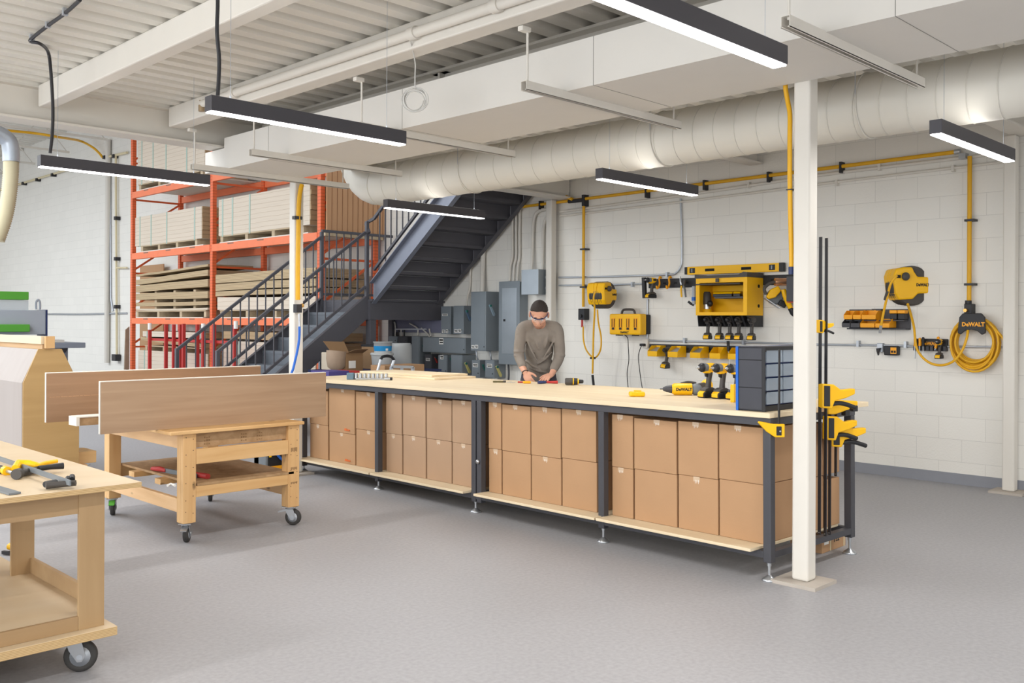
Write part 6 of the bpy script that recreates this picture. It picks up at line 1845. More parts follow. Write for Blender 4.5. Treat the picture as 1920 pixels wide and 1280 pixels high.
obj('platform_frame', MB().beam(M1[0], M1[1], 0.03, 0.03).beam(M1[0], (M1[0][0] - 0.02, 8.6, 0.0), 0.03, 0.03).beam(M1[1], (M1[1][0], 8.6, 0.0), 0.03, 0.03), AL, t)
obj('brace', MB().beam((6.791, 8.6, M1[0][2]), (6.783, 8.6, 0.2), 0.025, 0.025), AL, t)
obj('step', MB().box(M1[0][0], M1[1][0], 8.5, 8.58, 0.30, 0.325), AL, t)
obj('step', MB().box(M1[0][0], M1[1][0], 8.45, 8.55, 0.58, 0.605), AL, t)

# wires and backboard under the landing
t = thing('backboard', 'painted grey backboard with hanging cables under the landing beam', 'backboard', (8.85, 10.4, 1.3))
obj('board', MB().box(8.86, 8.915, 10.303, 11.469, 1.296, 1.479), M_['violet'], t)
mb = MB()
for p in ([(8.840, 11.444, 1.478), (8.840, 11.364, 1.413), (8.840, 11.362, 1.234)], [(8.840, 11.014, 1.431), (8.840, 10.825, 1.353), (8.840, 10.836, 1.226)], [(8.840, 11.284, 1.340), (8.840, 11.284, 1.219)], [(8.840, 11.219, 1.341), (8.840, 11.218, 1.220)], [(8.840, 11.142, 1.342), (8.840, 11.141, 1.221)], [(8.840, 10.554, 1.355), (8.840, 10.542, 1.308), (8.840, 10.517, 1.246)], [(8.840, 10.738, 1.361), (8.840, 10.615, 1.292), (8.840, 10.541, 1.230)]):
    obj('hanging_cable', MB().tube(spline(p, 4), 0.012, 6), M_['white'] if random.random() < .4 else M_['black'], t)
obj('cable_tray', MB().beam((8.830, 11.350, 1.340), (8.830, 10.603, 1.347), 0.02, 0.02), M_['galv'], t)
# dark leaning things left under the stair
t = thing('leaning_panel', 'tall black panel leaning beside the rack behind the stair', 'panel', (7.359, 11.7, 0))
obj('panel', MB().box(7.768, 7.861, 11.70, 11.74, 0, 1.064), M_['black'], t)
obj('grey_strip', MB().box(7.713, 7.764, 11.70, 11.74, 0, 0.987), M_['machine_d'], t)
t = thing('leaning_panel', 'brown sheet leaning at the left foot of the orange rack', 'panel', (7.919, 18.9, 0))
obj('panel', MB().prism([(7.778, 0), (7.885, 0), (7.885, 1.328), (7.810, 1.263)], 'y', 18.8, 18.84), M_['bag'], t)
t = thing('sheet', 'tall brown sheet standing against the wall left behind the orange rack', 'panel', (8.5, 17.4, 1.9))
obj('panel', MB().box(8.70, 8.72, 19.055, 20.212, 0.0, 2.64), M_['card'], t)
t = thing('cardboard_box', 'tall white carton standing against the wall beside the brown sheet behind the rack', 'box', (8.5, 16.9, 1.9))
obj('carton', MB().box(8.85, 8.91, 18.696, 19.398, 0.0, 2.64), M_['tape_white'], t)
# items at the far side of the bench: coloured flat things
t = thing('folded_banner', 'purple and red flat package on the low table beyond the workbench', 'package', (5.735, 8.292, 0.930))
obj('package', MB().box(5.751, 6.015, 8.55, 8.9, 0.86, 0.916), M_['violet2'], t, bev=0.004)
obj('red_end', MB().box(6.019, 6.173, 8.55, 8.9, 0.86, 0.910), M_['red'], t, bev=0.004)
obj('package_stand', MB().box(5.758, 6.166, 8.56, 8.89, 0.0, 0.859), M_['dark'], t)

# yellow hose with blue tail on the far column
t = thing('hose', 'yellow air hose running down the far column, blue at its lower end', 'hose', (4.838, 7.700, 1.673))
obj('hose_line', MB().tube(spline([(4.867, 7.700, 2.759), (4.844, 7.700, 2.660), (4.833, 7.700, 2.507), (4.832, 7.700, 2.280), (4.827, 7.700, 1.976), (4.829, 7.700, 1.663)], 5), 0.022, 8), M_['hose'], t)
obj('clip', MB().box(4.781, 4.862, 7.68, 7.73, 2.424, 2.454), M_['black'], t)
obj('valve', MB().box(4.798, 4.856, 7.67, 7.73, 1.542, 1.622), M_['black'], t)
obj('brass_cock', MB().cyl((4.856, 7.700, 1.603), (4.885, 7.700, 1.613), 0.02, 8), M_['brass'], t)
obj('coupler', MB().cyl((4.844, 7.700, 1.532), (4.848, 7.700, 1.410), 0.011, 8), M_['steel'], t)
obj('blue_hose', MB().tube(spline([(4.848, 7.700, 1.410), (4.839, 7.690, 1.294), (4.810, 7.680, 1.169), (4.758, 7.660, 1.020), (4.723, 7.640, 0.947), (4.677, 7.600, 0.678)], 6), 0.012, 8), M_['blue'], t, label='blue lower hose')
# yellow hose on the near column
t = thing('hose', 'thick yellow hose coming down from the ceiling beside the near column', 'hose', (4.962, 2.680, 1.853))
obj('hose_line', MB().tube(spline([(4.885, 2.680, 2.887), (4.885, 2.680, 2.811), (4.892, 2.670, 2.734), (4.881, 2.650, 2.653), (4.863, 2.640, 2.512), (4.865, 2.640, 2.301), (4.873, 2.640, 2.089), (4.888, 2.640, 1.848), (4.888, 2.640, 1.787)], 5), 0.0135, 10), M_['hose'], t)
obj('tie', MB().box(4.848, 4.910, 2.618, 2.655, 2.220, 2.226), M_['black'], t)
obj('coupler', MB().cyl((4.888, 2.640, 1.787), (4.889, 2.640, 1.744), 0.017, 10), M_['navy'], t)


# ================================================================ the man at the bench
# frame: origin on the floor, local x to the right of the picture, -y towards the viewer
PO = (19.115, 18.149) if False else (6.36, 6.00)
man = thing('person', 'man in a grey long-sleeved shirt and safety glasses leaning over the workbench', 'person', (PO[0], PO[1], 0), -PI / 4)


def chain(mb, pts, rs, n=14, flat=None):
    """tapered limb of overlapping closed shapes"""
    P_ = [Vector(p) for p in pts]
    sp = spline(P_, 5); m = len(sp); R = []
    for i in range(m):
        f = i / 5.0; k = min(int(f), len(rs) - 2); R.append(rs[k] + (rs[k + 1] - rs[k]) * (f - k))
    mb.tube(sp, R, n)
    mb.ell(sp[0], R[0], 12, 8); mb.ell(sp[-1], R[-1], 12, 8)
    return mb


def remesh(o, vox, smooth=3):
    r = o.modifiers.new('remesh', 'REMESH'); r.mode = 'VOXEL'; r.voxel_size = vox; r.use_smooth_shade = True
    s = o.modifiers.new('smooth', 'SMOOTH'); s.factor = 0.6; s.iterations = smooth
    return o


# landmark points (x, y, z)
HC = Vector((-0.008, -0.21, 1.528))                       # head centre
tilt = Matrix.Rotation(-0.10, 3, 'Z') @ Matrix.Rotation(0.62, 3, 'X') @ Matrix.Rotation(0.05, 3, 'Y')   # chin tucked, looking down
NK = Vector((0.005, -0.10, 1.42))
SHL, SHR = Vector((-0.142, -0.06, 1.41)), Vector((0.146, -0.06, 1.405))
ELL, ELR = Vector((-0.188, -0.10, 1.155)), Vector((0.180, -0.08, 1.145))
WRL, WRR = Vector((-0.132, -0.27, 1.005)), Vector((0.108, -0.25, 0.990))
b = MB()
# skull, jaw, nose, ears: in head frame
def H(p): return HC + tilt @ Vector(p)
b.ell(H((0, 0.02, 0.03)), (0.076, 0.096, 0.09), 24, 16, tilt)
b.ell(H((0, -0.025, -0.03)), (0.062, 0.070, 0.085), 20, 14, tilt)
b.ell(H((0, -0.052, -0.085)), (0.036, 0.034, 0.028), 16, 10, tilt)      # chin
b.ell(H((0, -0.078, 0.028)), (0.05, 0.018, 0.014), 16, 10, tilt)         # brow
b.tube([H((0, -0.086, 0.012)), H((0, -0.104, -0.018)), H((0, -0.108, -0.03))], [0.009, 0.012, 0.014], 10)
b.ell(H((0, -0.106, -0.03)), (0.018, 0.012, 0.010), 12, 8, tilt)
b.ell(H((0, -0.088, -0.057)), (0.024, 0.011, 0.009), 12, 8, tilt)        # lips
for s_ in (-1, 1):
    b.ell(H((s_ * 0.084, 0.010, -0.004)), (0.011, 0.020, 0.034), 12, 10, tilt)   # ear
    b.ell(H((s_ * 0.04, -0.062, -0.02)), (0.024, 0.022, 0.028), 12, 10, tilt)    # cheek
chain(b, [H((0, 0.035, -0.06)), NK + Vector((0, 0.01, 0.01)), Vector((0.0, -0.02, 1.36))], [0.054, 0.056, 0.075])
# trunk and legs under the clothes
chain(b, [Vector((0, -0.02, 1.33)), Vector((0, 0.04, 1.15)), Vector((0, 0.10, 0.95))], [0.11, 0.11, 0.115], 16)
for s_, hip, kn, an in ((-1, Vector((-0.09, 0.10, 0.92)), Vector((-0.11, 0.05, 0.50)), Vector((-0.12, 0.12, 0.10))), (1, Vector((0.09, 0.10, 0.92)), Vector((0.11, 0.06, 0.50)), Vector((0.13, 0.12, 0.10)))):
    chain(b, [hip, kn, an], [0.082, 0.055, 0.04])
    chain(b, [an, an + Vector((s_ * 0.01, -0.06, -0.06)), an + Vector((s_ * 0.02, -0.15, -0.075))], [0.04, 0.036, 0.028])
for sh, el, wr in ((SHL, ELL, WRL), (SHR, ELR, WRR)):
    chain(b, [sh, el, wr], [0.05, 0.039, 0.026])


def hand(b, wr, palm_dir, up, side, curls, spread, scale=1.0, thumb_dir=None):
    """palm plus five separate bent fingers"""
    d = palm_dir.normalized(); u = (up - d * up.dot(d)).normalized(); r = d.cross(u) * side
    w = wr
    pc = w + d * 0.048
    Mx = Matrix((r, d, u)).transposed()
    b.ell(pc, (0.040 * scale, 0.052 * scale, 0.0145), 16, 10, Mx)
    b.ell(w + d * 0.02, (0.028, 0.03, 0.017), 12, 8, Mx)
    lens = (0.070, 0.079, 0.074, 0.058)
    for k in range(4):
        off = (-0.029 + k * 0.0193)
        base = pc + d * 0.036 + r * off * 1.0
        a = spread * (k - 1.5); fd = (d * math.cos(a) + r * math.sin(a)).normalized()
        c = curls[k]; L = lens[k]
        p = base; pts_ = [base - fd * 0.012]; ang = 0.15
        for seg, q in ((0.45, 1.0), (0.31, 1.3), (0.24, 1.0)):
            ang += c * q
            v = fd * math.cos(ang) - u * math.sin(ang)
            pts_.append(p); p = p + v * L * seg
        pts_.append(p)
        rr_ = (0.0098, 0.0095, 0.0088, 0.0082, 0.0068)
        b.tube(pts_, rr_, 10); b.ell(pts_[-1], rr_[-1], 10, 8)
        for q in range(1, 4): b.ell(pts_[q], rr_[q] * 1.04, 10, 8)
    tb = w + d * 0.022 - r * 0.028
    td = thumb_dir if thumb_dir is not None else (d * 0.7 - r * 0.7 - u * 0.2).normalized()
    p1 = tb + td * 0.032; p2 = p1 + (td * 0.8 + d * 0.4).normalized() * 0.028; p3 = p2 + (td * 0.4 + d * 0.8 - u * 0.2).normalized() * 0.022
    b.tube([tb, p1, p2, p3], (0.014, 0.0115, 0.0105, 0.008), 10); b.ell(p3, 0.008, 10, 8); b.ell(tb, 0.014, 10, 8)


# picture-left hand pinches a small yellow part, the other lies flat on the bench
hand(b, WRL, Vector((0.38, -0.55, -0.74)), Vector((-0.35, -0.55, 0.3)), 1, (0.42, 0.36, 0.45, 0.55), 0.05)
hand(b, WRR, Vector((-0.55, -0.75, -0.30)), Vector((-0.1, -0.35, 0.95)), -1, (0.06, 0.05, 0.06, 0.10), 0.10)
obj('body', b, M_['skin'], man, local=True)
body = man.children[0]; remesh(body, 0.0042, 2)

# hair cap
h = MB(); n_, m_ = 28, 14; vs = []; fs = []
for i in range(m_ + 1):
    for k in range(n_):
        a = 2 * PI * k / n_
        front = max(0.0, -math.sin(a)); back = max(0.0, math.sin(a)); sd_ = abs(math.cos(a))
        lim = 1.03 + 0.97 * back + 0.50 * (sd_ ** 2.4) * (1 - front * 0.35) + 0.03 * math.sin(k * 5.1)
        th = lim * i / m_
        r_ = 1.0 + 0.022 * math.sin(k * 3.3 + i * 2.1) + 0.012 * math.sin(k * 7.7 - i * 3.9)
        vs.append(H((0.0815 * r_ * math.sin(th) * math.cos(a), 0.022 + 0.1025 * r_ * math.sin(th) * math.sin(a), 0.032 + 0.098 * r_ * math.cos(th))))
for i in range(m_):
    for k in range(n_):
        l_ = (k + 1) % n_
        fs.append((i * n_ + k, (i + 1) * n_ + k, (i + 1) * n_ + l_, i * n_ + l_))
h._add(vs, fs, True)
ho = obj('hair', h, M_['hair'], man, local=True)
so = ho.modifiers.new('solid', 'SOLIDIFY'); so.thickness = 0.006; so.offset = -1
# stubble, brows, eyes
st_ = MB()
st_.ell(H((0, -0.055, -0.082)), (0.040, 0.0365, 0.027), 18, 10, tilt)
st_.ell(H((0, -0.0885, -0.043)), (0.024, 0.0095, 0.006), 12, 8, tilt)
obj('beard_stubble', st_, M_['stubble'], man, local=True)
for s_ in (-1, 1):
    obj('eyebrow', MB().ell(H((s_ * 0.028, -0.093, 0.032)), (0.017, 0.005, 0.004), 10, 6, tilt), M_['hair'], man, local=True)
    obj('eye', MB().ell(H((s_ * 0.029, -0.0825, 0.006)), (0.012, 0.009, 0.006), 12, 8, tilt), M_['tape_white'], man, local=True)
    obj('pupil', MB().ell(H((s_ * 0.029, -0.0905, 0.003)), (0.005, 0.003, 0.004), 8, 6, tilt), M_['ink'], man, local=True)
# safety glasses
g_ = thing('safety_glasses', 'clear safety glasses with a dark blue brow bar on the face of the man', 'glasses', (PO[0], PO[1], 0), -PI / 4)
fr = [H((0.082 * math.sin(a), 0.016 - 0.119 * math.cos(a), 0.022)) for a in [(-1.45 + 2.9 * i / 18) for i in range(19)]]
obj('brow_bar', MB().tube(fr, 0.0042, 8), M_['navy'], g_, local=True)
le = MB(); vs = []
for i in range(19):
    a = -1.25 + 2.5 * i / 18
    for z_ in (0.022, -0.018):
        vs.append(H((0.080 * math.sin(a), 0.014 - 0.117 * math.cos(a), z_ - 0.004 + 0.012 * (z_ < 0) * abs(math.sin(a)))))
le._add(vs, [(2 * i, 2 * i + 2, 2 * i + 3, 2 * i + 1) for i in range(18)], True)
lo = obj('lens', le, M_['lens'], g_, local=True)
so = lo.modifiers.new('solid', 'SOLIDIFY'); so.thickness = 0.0015

# shirt
c = MB()
chain(c, [Vector((0, -0.045, 1.385)), Vector((0, -0.02, 1.30)), Vector((0.0, 0.03, 1.16)), Vector((0.0, 0.06, 1.04)), Vector((0.0, 0.075, 0.975))], [0.10, 0.118, 0.112, 0.112, 0.116], 20)
Mt = Matrix.Rotation(0.35, 3, 'X')
c.ell((0.002, -0.035, 1.345), (0.172, 0.112, 0.105), 24, 14, Mt)
c.ell((0.0, 0.015, 1.20), (0.135, 0.112, 0.17), 24, 14, Mt)
c.ell((0.0, 0.06, 1.05), (0.142, 0.12, 0.12), 24, 14)
chain(c, [SHL + Vector((0.07, 0.0, 0.01)), SHL + Vector((-0.008, 0, -0.01)), (SHL + ELL) / 2 + Vector((-0.012, 0, 0.01)), ELL + Vector((0, 0.005, 0)), ELL + (WRL - ELL) * 0.60], [0.068, 0.064, 0.055, 0.049, 0.038], 16)
chain(c, [SHR + Vector((-0.07, 0.0, 0.01)), SHR + Vector((0.008, 0, -0.01)), (SHR + ELR) / 2 + Vector((0.015, 0, 0.01)), ELR + Vector((0.004, 0.005, 0)), ELR + (WRR - ELR) * 0.70], [0.068, 0.065, 0.057, 0.051, 0.040], 16)
c.ell(ELL + Vector((0, 0.0, 0.035)), (0.055, 0.053, 0.016), 14, 8); c.ell(ELL + Vector((0, -0.01, 0.0)), (0.055, 0.053, 0.015), 14, 8)
c.ell(ELR + Vector((0.006, 0.0, 0.01)), (0.058, 0.055, 0.018), 14, 8)
chain(c, [Vector((0.0, -0.055, 1.42)), Vector((0.0, -0.03, 1.36))], [0.066, 0.09], 16)
# folds: soft rolls in the cloth
for (p, q, r) in (((-0.13, -0.11, 1.33), (-0.02, -0.10, 1.10), 0.013), ((0.14, -0.115, 1.31), (0.03, -0.10, 1.12), 0.013), ((-0.13, -0.08, 1.10), (0.02, -0.07, 1.03), 0.014), ((0.12, -0.085, 1.19), (-0.02, -0.08, 1.07), 0.013),
                  ((-0.10, -0.065, 1.04), (0.10, -0.06, 0.995), 0.014), ((-0.05, -0.13, 1.34), (0.0, -0.12, 1.20), 0.011), ((0.08, -0.135, 1.35), (0.05, -0.12, 1.22), 0.011)):
    p = Vector(p); q = Vector(q); c.tube([p, (p + q) / 2 + Vector((0, -0.008, -0.012)), q], [r * 0.5, r, r * 0.5], 8)
so_ = obj('shirt', c, M_['shirt'], man, local=True); remesh(so_, 0.008, 3)
# trousers
c = MB()
c.ell((0, 0.10, 0.95), (0.168, 0.118, 0.10), 24, 14)
for s_ in (-1, 1):
    chain(c, [Vector((s_ * 0.085, 0.10, 0.90)), Vector((s_ * 0.105, 0.065, 0.50)), Vector((s_ * 0.122, 0.12, 0.09))], [0.093, 0.072, 0.062], 16)
tr = obj('trousers', c, M_['jeans'], man, local=True); remesh(tr, 0.009, 3)
for s_ in (-1, 1):
    obj('shoe', MB().tube([(s_ * 0.122, 0.17, 0.035), (s_ * 0.128, 0.08, 0.045), (s_ * 0.14, -0.02, 0.035), (s_ * 0.145, -0.07, 0.028)], [0.034, 0.044, 0.04, 0.026], 12), M_['blackpl'], man, local=True)
obj('wrist_band', MB().tube([WRL + Matrix.Rotation(a, 3, (WRL - ELL).normalized()) @ ((WRL - ELL).normalized().orthogonal().normalized() * 0.030) for a in [2 * PI * i / 20 for i in range(20)]], 0.004, 6, closed=True), M_['black'], man, local=True)

# ================================================================ tools on the bench
def bz(x, y):
    """bench top height at a world point"""
    dx, dy = x - BORG.x, y - BORG.y
    tt = dx * math.sin(BA_) + dy * math.cos(BA_)
    return TOPZ - BTILT * tt + 0.0005


def onb(x, y): return (x, y, bz(x, y))


def drill(name, label, loc, rot, group=None, head='impact', body=None):
    """cordless tool standing on its battery: nose to local -x, grip up local z"""
    t = thing(name, label, 'drill' if head != 'impact' else 'impact driver', loc, rot=rot, group=group)
    Yb = body or Y_; G = M_['reel_dark']
    # battery
    obj('battery', MB().prism([(-0.062, 0.0), (0.05, 0.0), (0.055, 0.012), (0.05, 0.045), (-0.05, 0.045), (-0.066, 0.03)], 'y', -0.036, 0.036), K_, t, local=True, bev=0.006)
    obj('battery_label', MB().prism([(-0.069, 0.008), (-0.03, 0.006), (-0.03, 0.047), (-0.052, 0.047), (-0.069, 0.033)], 'y', -0.028, 0.028), Y_, t, local=True, bev=0.004)
    obj('base', MB().prism([(-0.05, 0.046), (0.05, 0.046), (0.045, 0.06), (0.02, 0.072), (-0.012, 0.072), (-0.045, 0.062)], 'y', -0.032, 0.032), G, t, local=True, bev=0.005)
    obj('grip', MB().tube([(0.004, 0, 0.062), (0.006, 0, 0.10), (0.012, 0, 0.14), (0.016, 0, 0.175)], [0.021, 0.0185, 0.019, 0.022], 12), G, t, local=True)
    obj('trigger', MB().prism([(-0.022, 0.145), (-0.006, 0.14), (-0.002, 0.172), (-0.026, 0.172)], 'y', -0.009, 0.009), K_, t, local=True, bev=0.003)
    obj('trigger_guard', MB().prism([(-0.03, 0.168), (0.03, 0.168), (0.035, 0.185), (-0.035, 0.185)], 'y', -0.02, 0.02), Yb, t, local=True, bev=0.004)
    if head == 'impact':
        obj('motor_housing', MB().lathe([(0.02, 0.062), (0.027, 0.056), (0.031, 0.03), (0.031, -0.005), (0.028, -0.012)], (0, 0, 0.208), ax='x', n=20), Yb, t, local=True)
        obj('gear_case', MB().lathe([(0.028, -0.012), (0.030, -0.03), (0.028, -0.045)], (0, 0, 0.208), ax='x', n=20), M_['hosegr'], t, local=True)
        obj('nose_bumper', MB().lathe([(0.031, -0.046), (0.032, -0.056), (0.024, -0.070), (0.014, -0.075)], (0, 0, 0.208), ax='x', n=20), K_, t, local=True)
        obj('bit_collet', MB().lathe([(0.009, -0.076), (0.009, -0.090), (0.003, -0.091), (0.003, -0.108)], (0, 0, 0.208), ax='x', n=12), ST, t, local=True)
    else:
        obj('motor_housing', MB().lathe([(0.022, 0.085), (0.030, 0.078), (0.034, 0.04), (0.034, -0.02), (0.030, -0.03)], (0, 0, 0.212), ax='x', n=20), Yb, t, local=True)
        obj('gear_case', MB().lathe([(0.030, -0.031), (0.030, -0.055), (0.026, -0.06)], (0, 0, 0.212), ax='x', n=20), G, t, local=True)
        obj('chuck', MB().lathe([(0.024, -0.061), (0.024, -0.085), (0.014, -0.108), (0.008, -0.110)], (0, 0, 0.212), ax='x', n=16), K_, t, local=True)
    M = Matrix(((1, 0, 0, 0.028), (0, 0, -1, -0.0318 if head == 'impact' else -0.0348), (0, 1, 0, 0.206), (0, 0, 0, 1)))
    obj('side_decal', MB().box(0.005, 0.05, -0.0322, -0.028, 0.198, 0.220), M_['ink'], t, local=True)
    return t


x, y = 5.520, 3.606
d1 = drill('impact_driver', 'yellow impact driver standing on the bench, leftmost of three', onb(x, y), (0, 0, -PI / 4 + 0.5), 'impact drivers on the bench')
x, y = 5.516, 3.493
dup(d1, onb(x, y), (0, 0, -PI / 4 + 0.55), 'yellow impact driver with a red bit standing on the bench, middle of three')
x, y = 5.515, 3.380
dup(d1, onb(x, y), (0, 0, -PI / 4 + 0.5), 'yellow impact driver half hidden by the parts cabinet')
# five drivers hanging in the cabinet base
ZH = 1.283
d2 = drill('hanging_drill', 'dark cordless drill hanging under the yellow cabinet, leftmost of five', (8.66, DRY[0], ZH), (0, 0, 0.25), 'drills under the yellow cabinet', head='drill', body=M_['reel_dark'])
for k, w in enumerate(('second from the left', 'middle', 'fourth from the left', 'rightmost')):
    dup(d2, (8.66, DRY[k + 1], ZH), (0, 0, 0.25), 'dark cordless drill hanging under the yellow cabinet, %s of five' % w)
d2.rotation_euler = (0, 0, 0.25)
# drill hanging nose down under the bins
yq, zq = 6.321, 0.941
dup(d2, (8.80, yq, zq + 0.0), (0.15, 0, 0.15), 'small dark and yellow drill hanging below the second yellow bin')
yq, zq = 3.284, 1.145
dup(d1, (8.815, yq, zq), (0, 0, 0.0), 'small yellow drill hanging from the right end of the hook rail').scale = (0.75, 0.75, 0.75)
# nail gun on the upper rail
yq, zq = 6.490, 1.743
t = dup(d1, (8.76, yq, zq), (0, 0.0, -0.3), 'yellow nail gun hanging at the left end of the upper rail')
t['category'] = 'nail gun'; t.name = 'nail_gun'
yv, zv_ = 6.582, 1.738
mg = MB().box(-0.02, 0.02, -0.022, 0.022, 0.0, 0.24)
o = obj('magazine', mg, K_, None, local=True, bev=0.006); o.parent = t; o.location = (-0.055, 0.052, 0.0); o.rotation_euler = (0, -0.06, 0.2)
# right-hand saws
yq, zq = 4.911, 1.647
t = thing('circular_saw', 'yellow circular saw hanging right of the yellow cabinet', 'saw', (8.74, yq, zq), -PI / 4)
obj('blade_guard', MB().lathe([(0.072, -0.018), (0.085, -0.014), (0.085, 0.014), (0.072, 0.018)], (0.01, 0.02, 0.09), ax='y', n=28), M_['hosegr'], t, local=True)
obj('saw_body', MB().prism([(-0.09, 0.09), (-0.05, 0.16), (0.03, 0.20), (0.06, 0.15), (0.0, 0.08), (-0.07, 0.06)], 'y', -0.05, 0.0), Y_, t, local=True, bev=0.01)
obj('saw_handle', MB().tube(spline([(-0.09, -0.02, 0.11), (-0.11, -0.02, 0.17), (-0.06, -0.02, 0.22), (0.0, -0.02, 0.24)], 5), 0.017, 10), M_['reel_dark'], t, local=True)
obj('base_shoe', MB().beam((-0.10, 0.0, 0.07), (0.05, 0.0, -0.03), 0.09, 0.006), M_['galv'], t, local=True)
obj('battery', MB().box(0.02, 0.10, -0.05, 0.0, 0.02, 0.08, Matrix.Rotation(0.5, 4, 'Y')), K_, t, local=True, bev=0.008)
yq, zq = 4.766, 1.548
t = thing('reciprocating_saw', 'yellow saw with a black battery hanging beside the black box', 'saw', (8.76, yq, zq), -PI / 4)
obj('saw_body', MB().tube([(-0.05, 0, 0.26), (-0.03, 0, 0.20), (0.0, 0, 0.12), (0.03, 0, 0.06)], [0.024, 0.03, 0.028, 0.024], 10), Y_, t, local=True)
obj('battery', MB().tube([(0.02, 0, 0.07), (0.05, 0, 0.02), (0.07, 0, 0.0)], [0.026, 0.032, 0.028], 10), K_, t, local=True)
obj('saw_tip', MB().tube([(0.07, 0, 0.0), (0.09, 0, -0.03)], [0.012, 0.008], 8), M_['hosegr'], t, local=True)
yq, zq = 4.853, 1.887
t = thing('work_lamp', 'copper coloured tool head hanging on the upper rail beside the black box', 'tool', (8.76, yq, zq), -PI / 4)
obj('head', MB().cyl((-0.06, 0, 0), (0.06, 0, 0.0), 0.04, 16).cyl((0.06, 0, 0), (0.09, 0, 0), 0.034, 16), M_['copper'], t, local=True)
# cabinet contents
yq = 5.727
t = thing('router', 'yellow and grey router standing in the left half of the yellow cabinet', 'router', (8.74, yq, Zb + 0.0125))
obj('base', MB().lathe([(0.062, Zb + 0.0125), (0.062, Zb + 0.03), (0.05, Zb + 0.07)], (8.74, yq, 0), n=24), Y_, t)
obj('collar', MB().lathe([(0.045, Zb + 0.0705), (0.045, Zb + 0.12)], (8.74, yq, 0), n=24), ST, t)
obj('motor', MB().lathe([(0.05, Zb + 0.1205), (0.052, Zb + 0.16), (0.046, Zb + 0.24), (0.03, Zb + 0.26)], (8.74, yq, 0), n=24), M_['reel_dark'], t)
obj('side_knob', MB().ell((8.70, yq - 0.07, Zb + 0.13), (0.03, 0.03, 0.035)), K_, t)
zsh = (Zb + Zt) / 2 + 0.0005
for k, u in enumerate((5.566, 5.493, 5.414, 5.317)):
    t = thing('tool_battery', '%s yellow tool battery from the left on the shelf inside the yellow cabinet' % ('first', 'second', 'third', 'fourth')[k], 'battery', (8.70, u, zsh), 0.3, group='batteries on the cabinet shelf')
    obj('battery_case', MB().box(-0.05, 0.05, -0.036, 0.036, 0, 0.03), K_, t, local=True, bev=0.004)
    obj('battery_top', MB().prism([(-0.055, 0.0305), (0.05, 0.0305), (0.05, 0.06), (-0.03, 0.05)], 'y', -0.038, 0.038), Y_, t, local=True, bev=0.004)
# bench top items
x, y = 5.910, 5.179
t = thing('cordless_screwdriver', 'black and yellow screwdriver body lying on the bench right of the man', 'screwdriver', onb(x, y), -PI / 4)
obj('body', MB().lathe([(0.024, -0.07), (0.03, -0.06), (0.03, -0.008), (0.028, -0.005)], (0, 0, 0.031), ax='x', n=18), M_['reel_dark'], t, local=True)
obj('yellow_ring', MB().lathe([(0.0305, -0.006), (0.0305, 0.002)], (0, 0, 0.031), ax='x', n=18).lathe([(0.027, 0.034), (0.024, 0.044)], (0, 0, 0.031), ax='x', n=18), Y_, t, local=True)
obj('front', MB().lathe([(0.029, 0.003), (0.027, 0.033)], (0, 0, 0.031), ax='x', n=18).lathe([(0.017, 0.045), (0.015, 0.08), (0.008, 0.085)], (0, 0, 0.031), ax='x', n=18), K_, t, local=True)
x, y = 5.260, 4.018
t = thing('battery', 'yellow tool battery lying on the bench in front of the hanging cords', 'battery', onb(x, y), -PI / 4)
obj('battery_case', MB().box(-0.055, 0.055, -0.035, 0.035, 0, 0.035), Y_, t, local=True, bev=0.012)
obj('battery_rail', MB().box(-0.02, 0.03, -0.02, 0.02, 0.035, 0.043), Y_, t, local=True, bev=0.003)
x, y = 5.610, 3.829
t = thing('drywall_gun', 'large yellow and grey drill lying on the bench beside the three upright drivers', 'drill', onb(x, y), -PI / 4 - 0.05)
zc2 = 0.043
obj('yellow_body', MB().lathe([(0.030, -0.115), (0.042, -0.10), (0.042, 0.025)], (0, 0, zc2), ax='x', n=22), Y_, t, local=True)
obj('nose', MB().lathe([(0.004, -0.20), (0.004, -0.18), (0.012, -0.178), (0.022, -0.155), (0.030, -0.116)], (0, 0, zc2), ax='x', n=18), M_['dark'], t, local=True)
obj('grey_end', MB().ell((0.055, 0, zc2), (0.045, 0.040, 0.042)), M_['hosegr'], t, local=True)
obj('handle', MB().tube(spline([(0.045, 0.03, 0.05), (0.09, 0.08, 0.055), (0.13, 0.12, 0.06)], 4), [0.026] * 9, 12), M_['reel_dark'], t, local=True)
obj('battery', MB().ell((0.155, 0.145, 0.058), (0.045, 0.04, 0.05)), Y_, t, local=True)
obj('top_strap', MB().tube(spline([(-0.05, 0.02, 0.08), (0.0, 0.02, 0.092), (0.06, 0.03, 0.085)], 4), 0.009, 8), M_['reel_dark'], t, local=True)
text('lettering', 'DeWALT', 0.028, M_['ink'], t, Matrix(((1, 0, 0, -0.035), (0, 0, -1, -0.0425), (0, 1, 0, zc2), (0, 0, 0, 1))), local=True, bold=0.0012)
x, y = 5.318, 3.263
t = thing('yellow_case', 'small upright yellow case squeezed between the drivers and the parts cabinet', 'case', onb(x, y), -BA_)
obj('case', MB().box(-0.04, 0.03, -0.015, 0.015, 0, 0.115), Y_, t, local=True, bev=0.004)
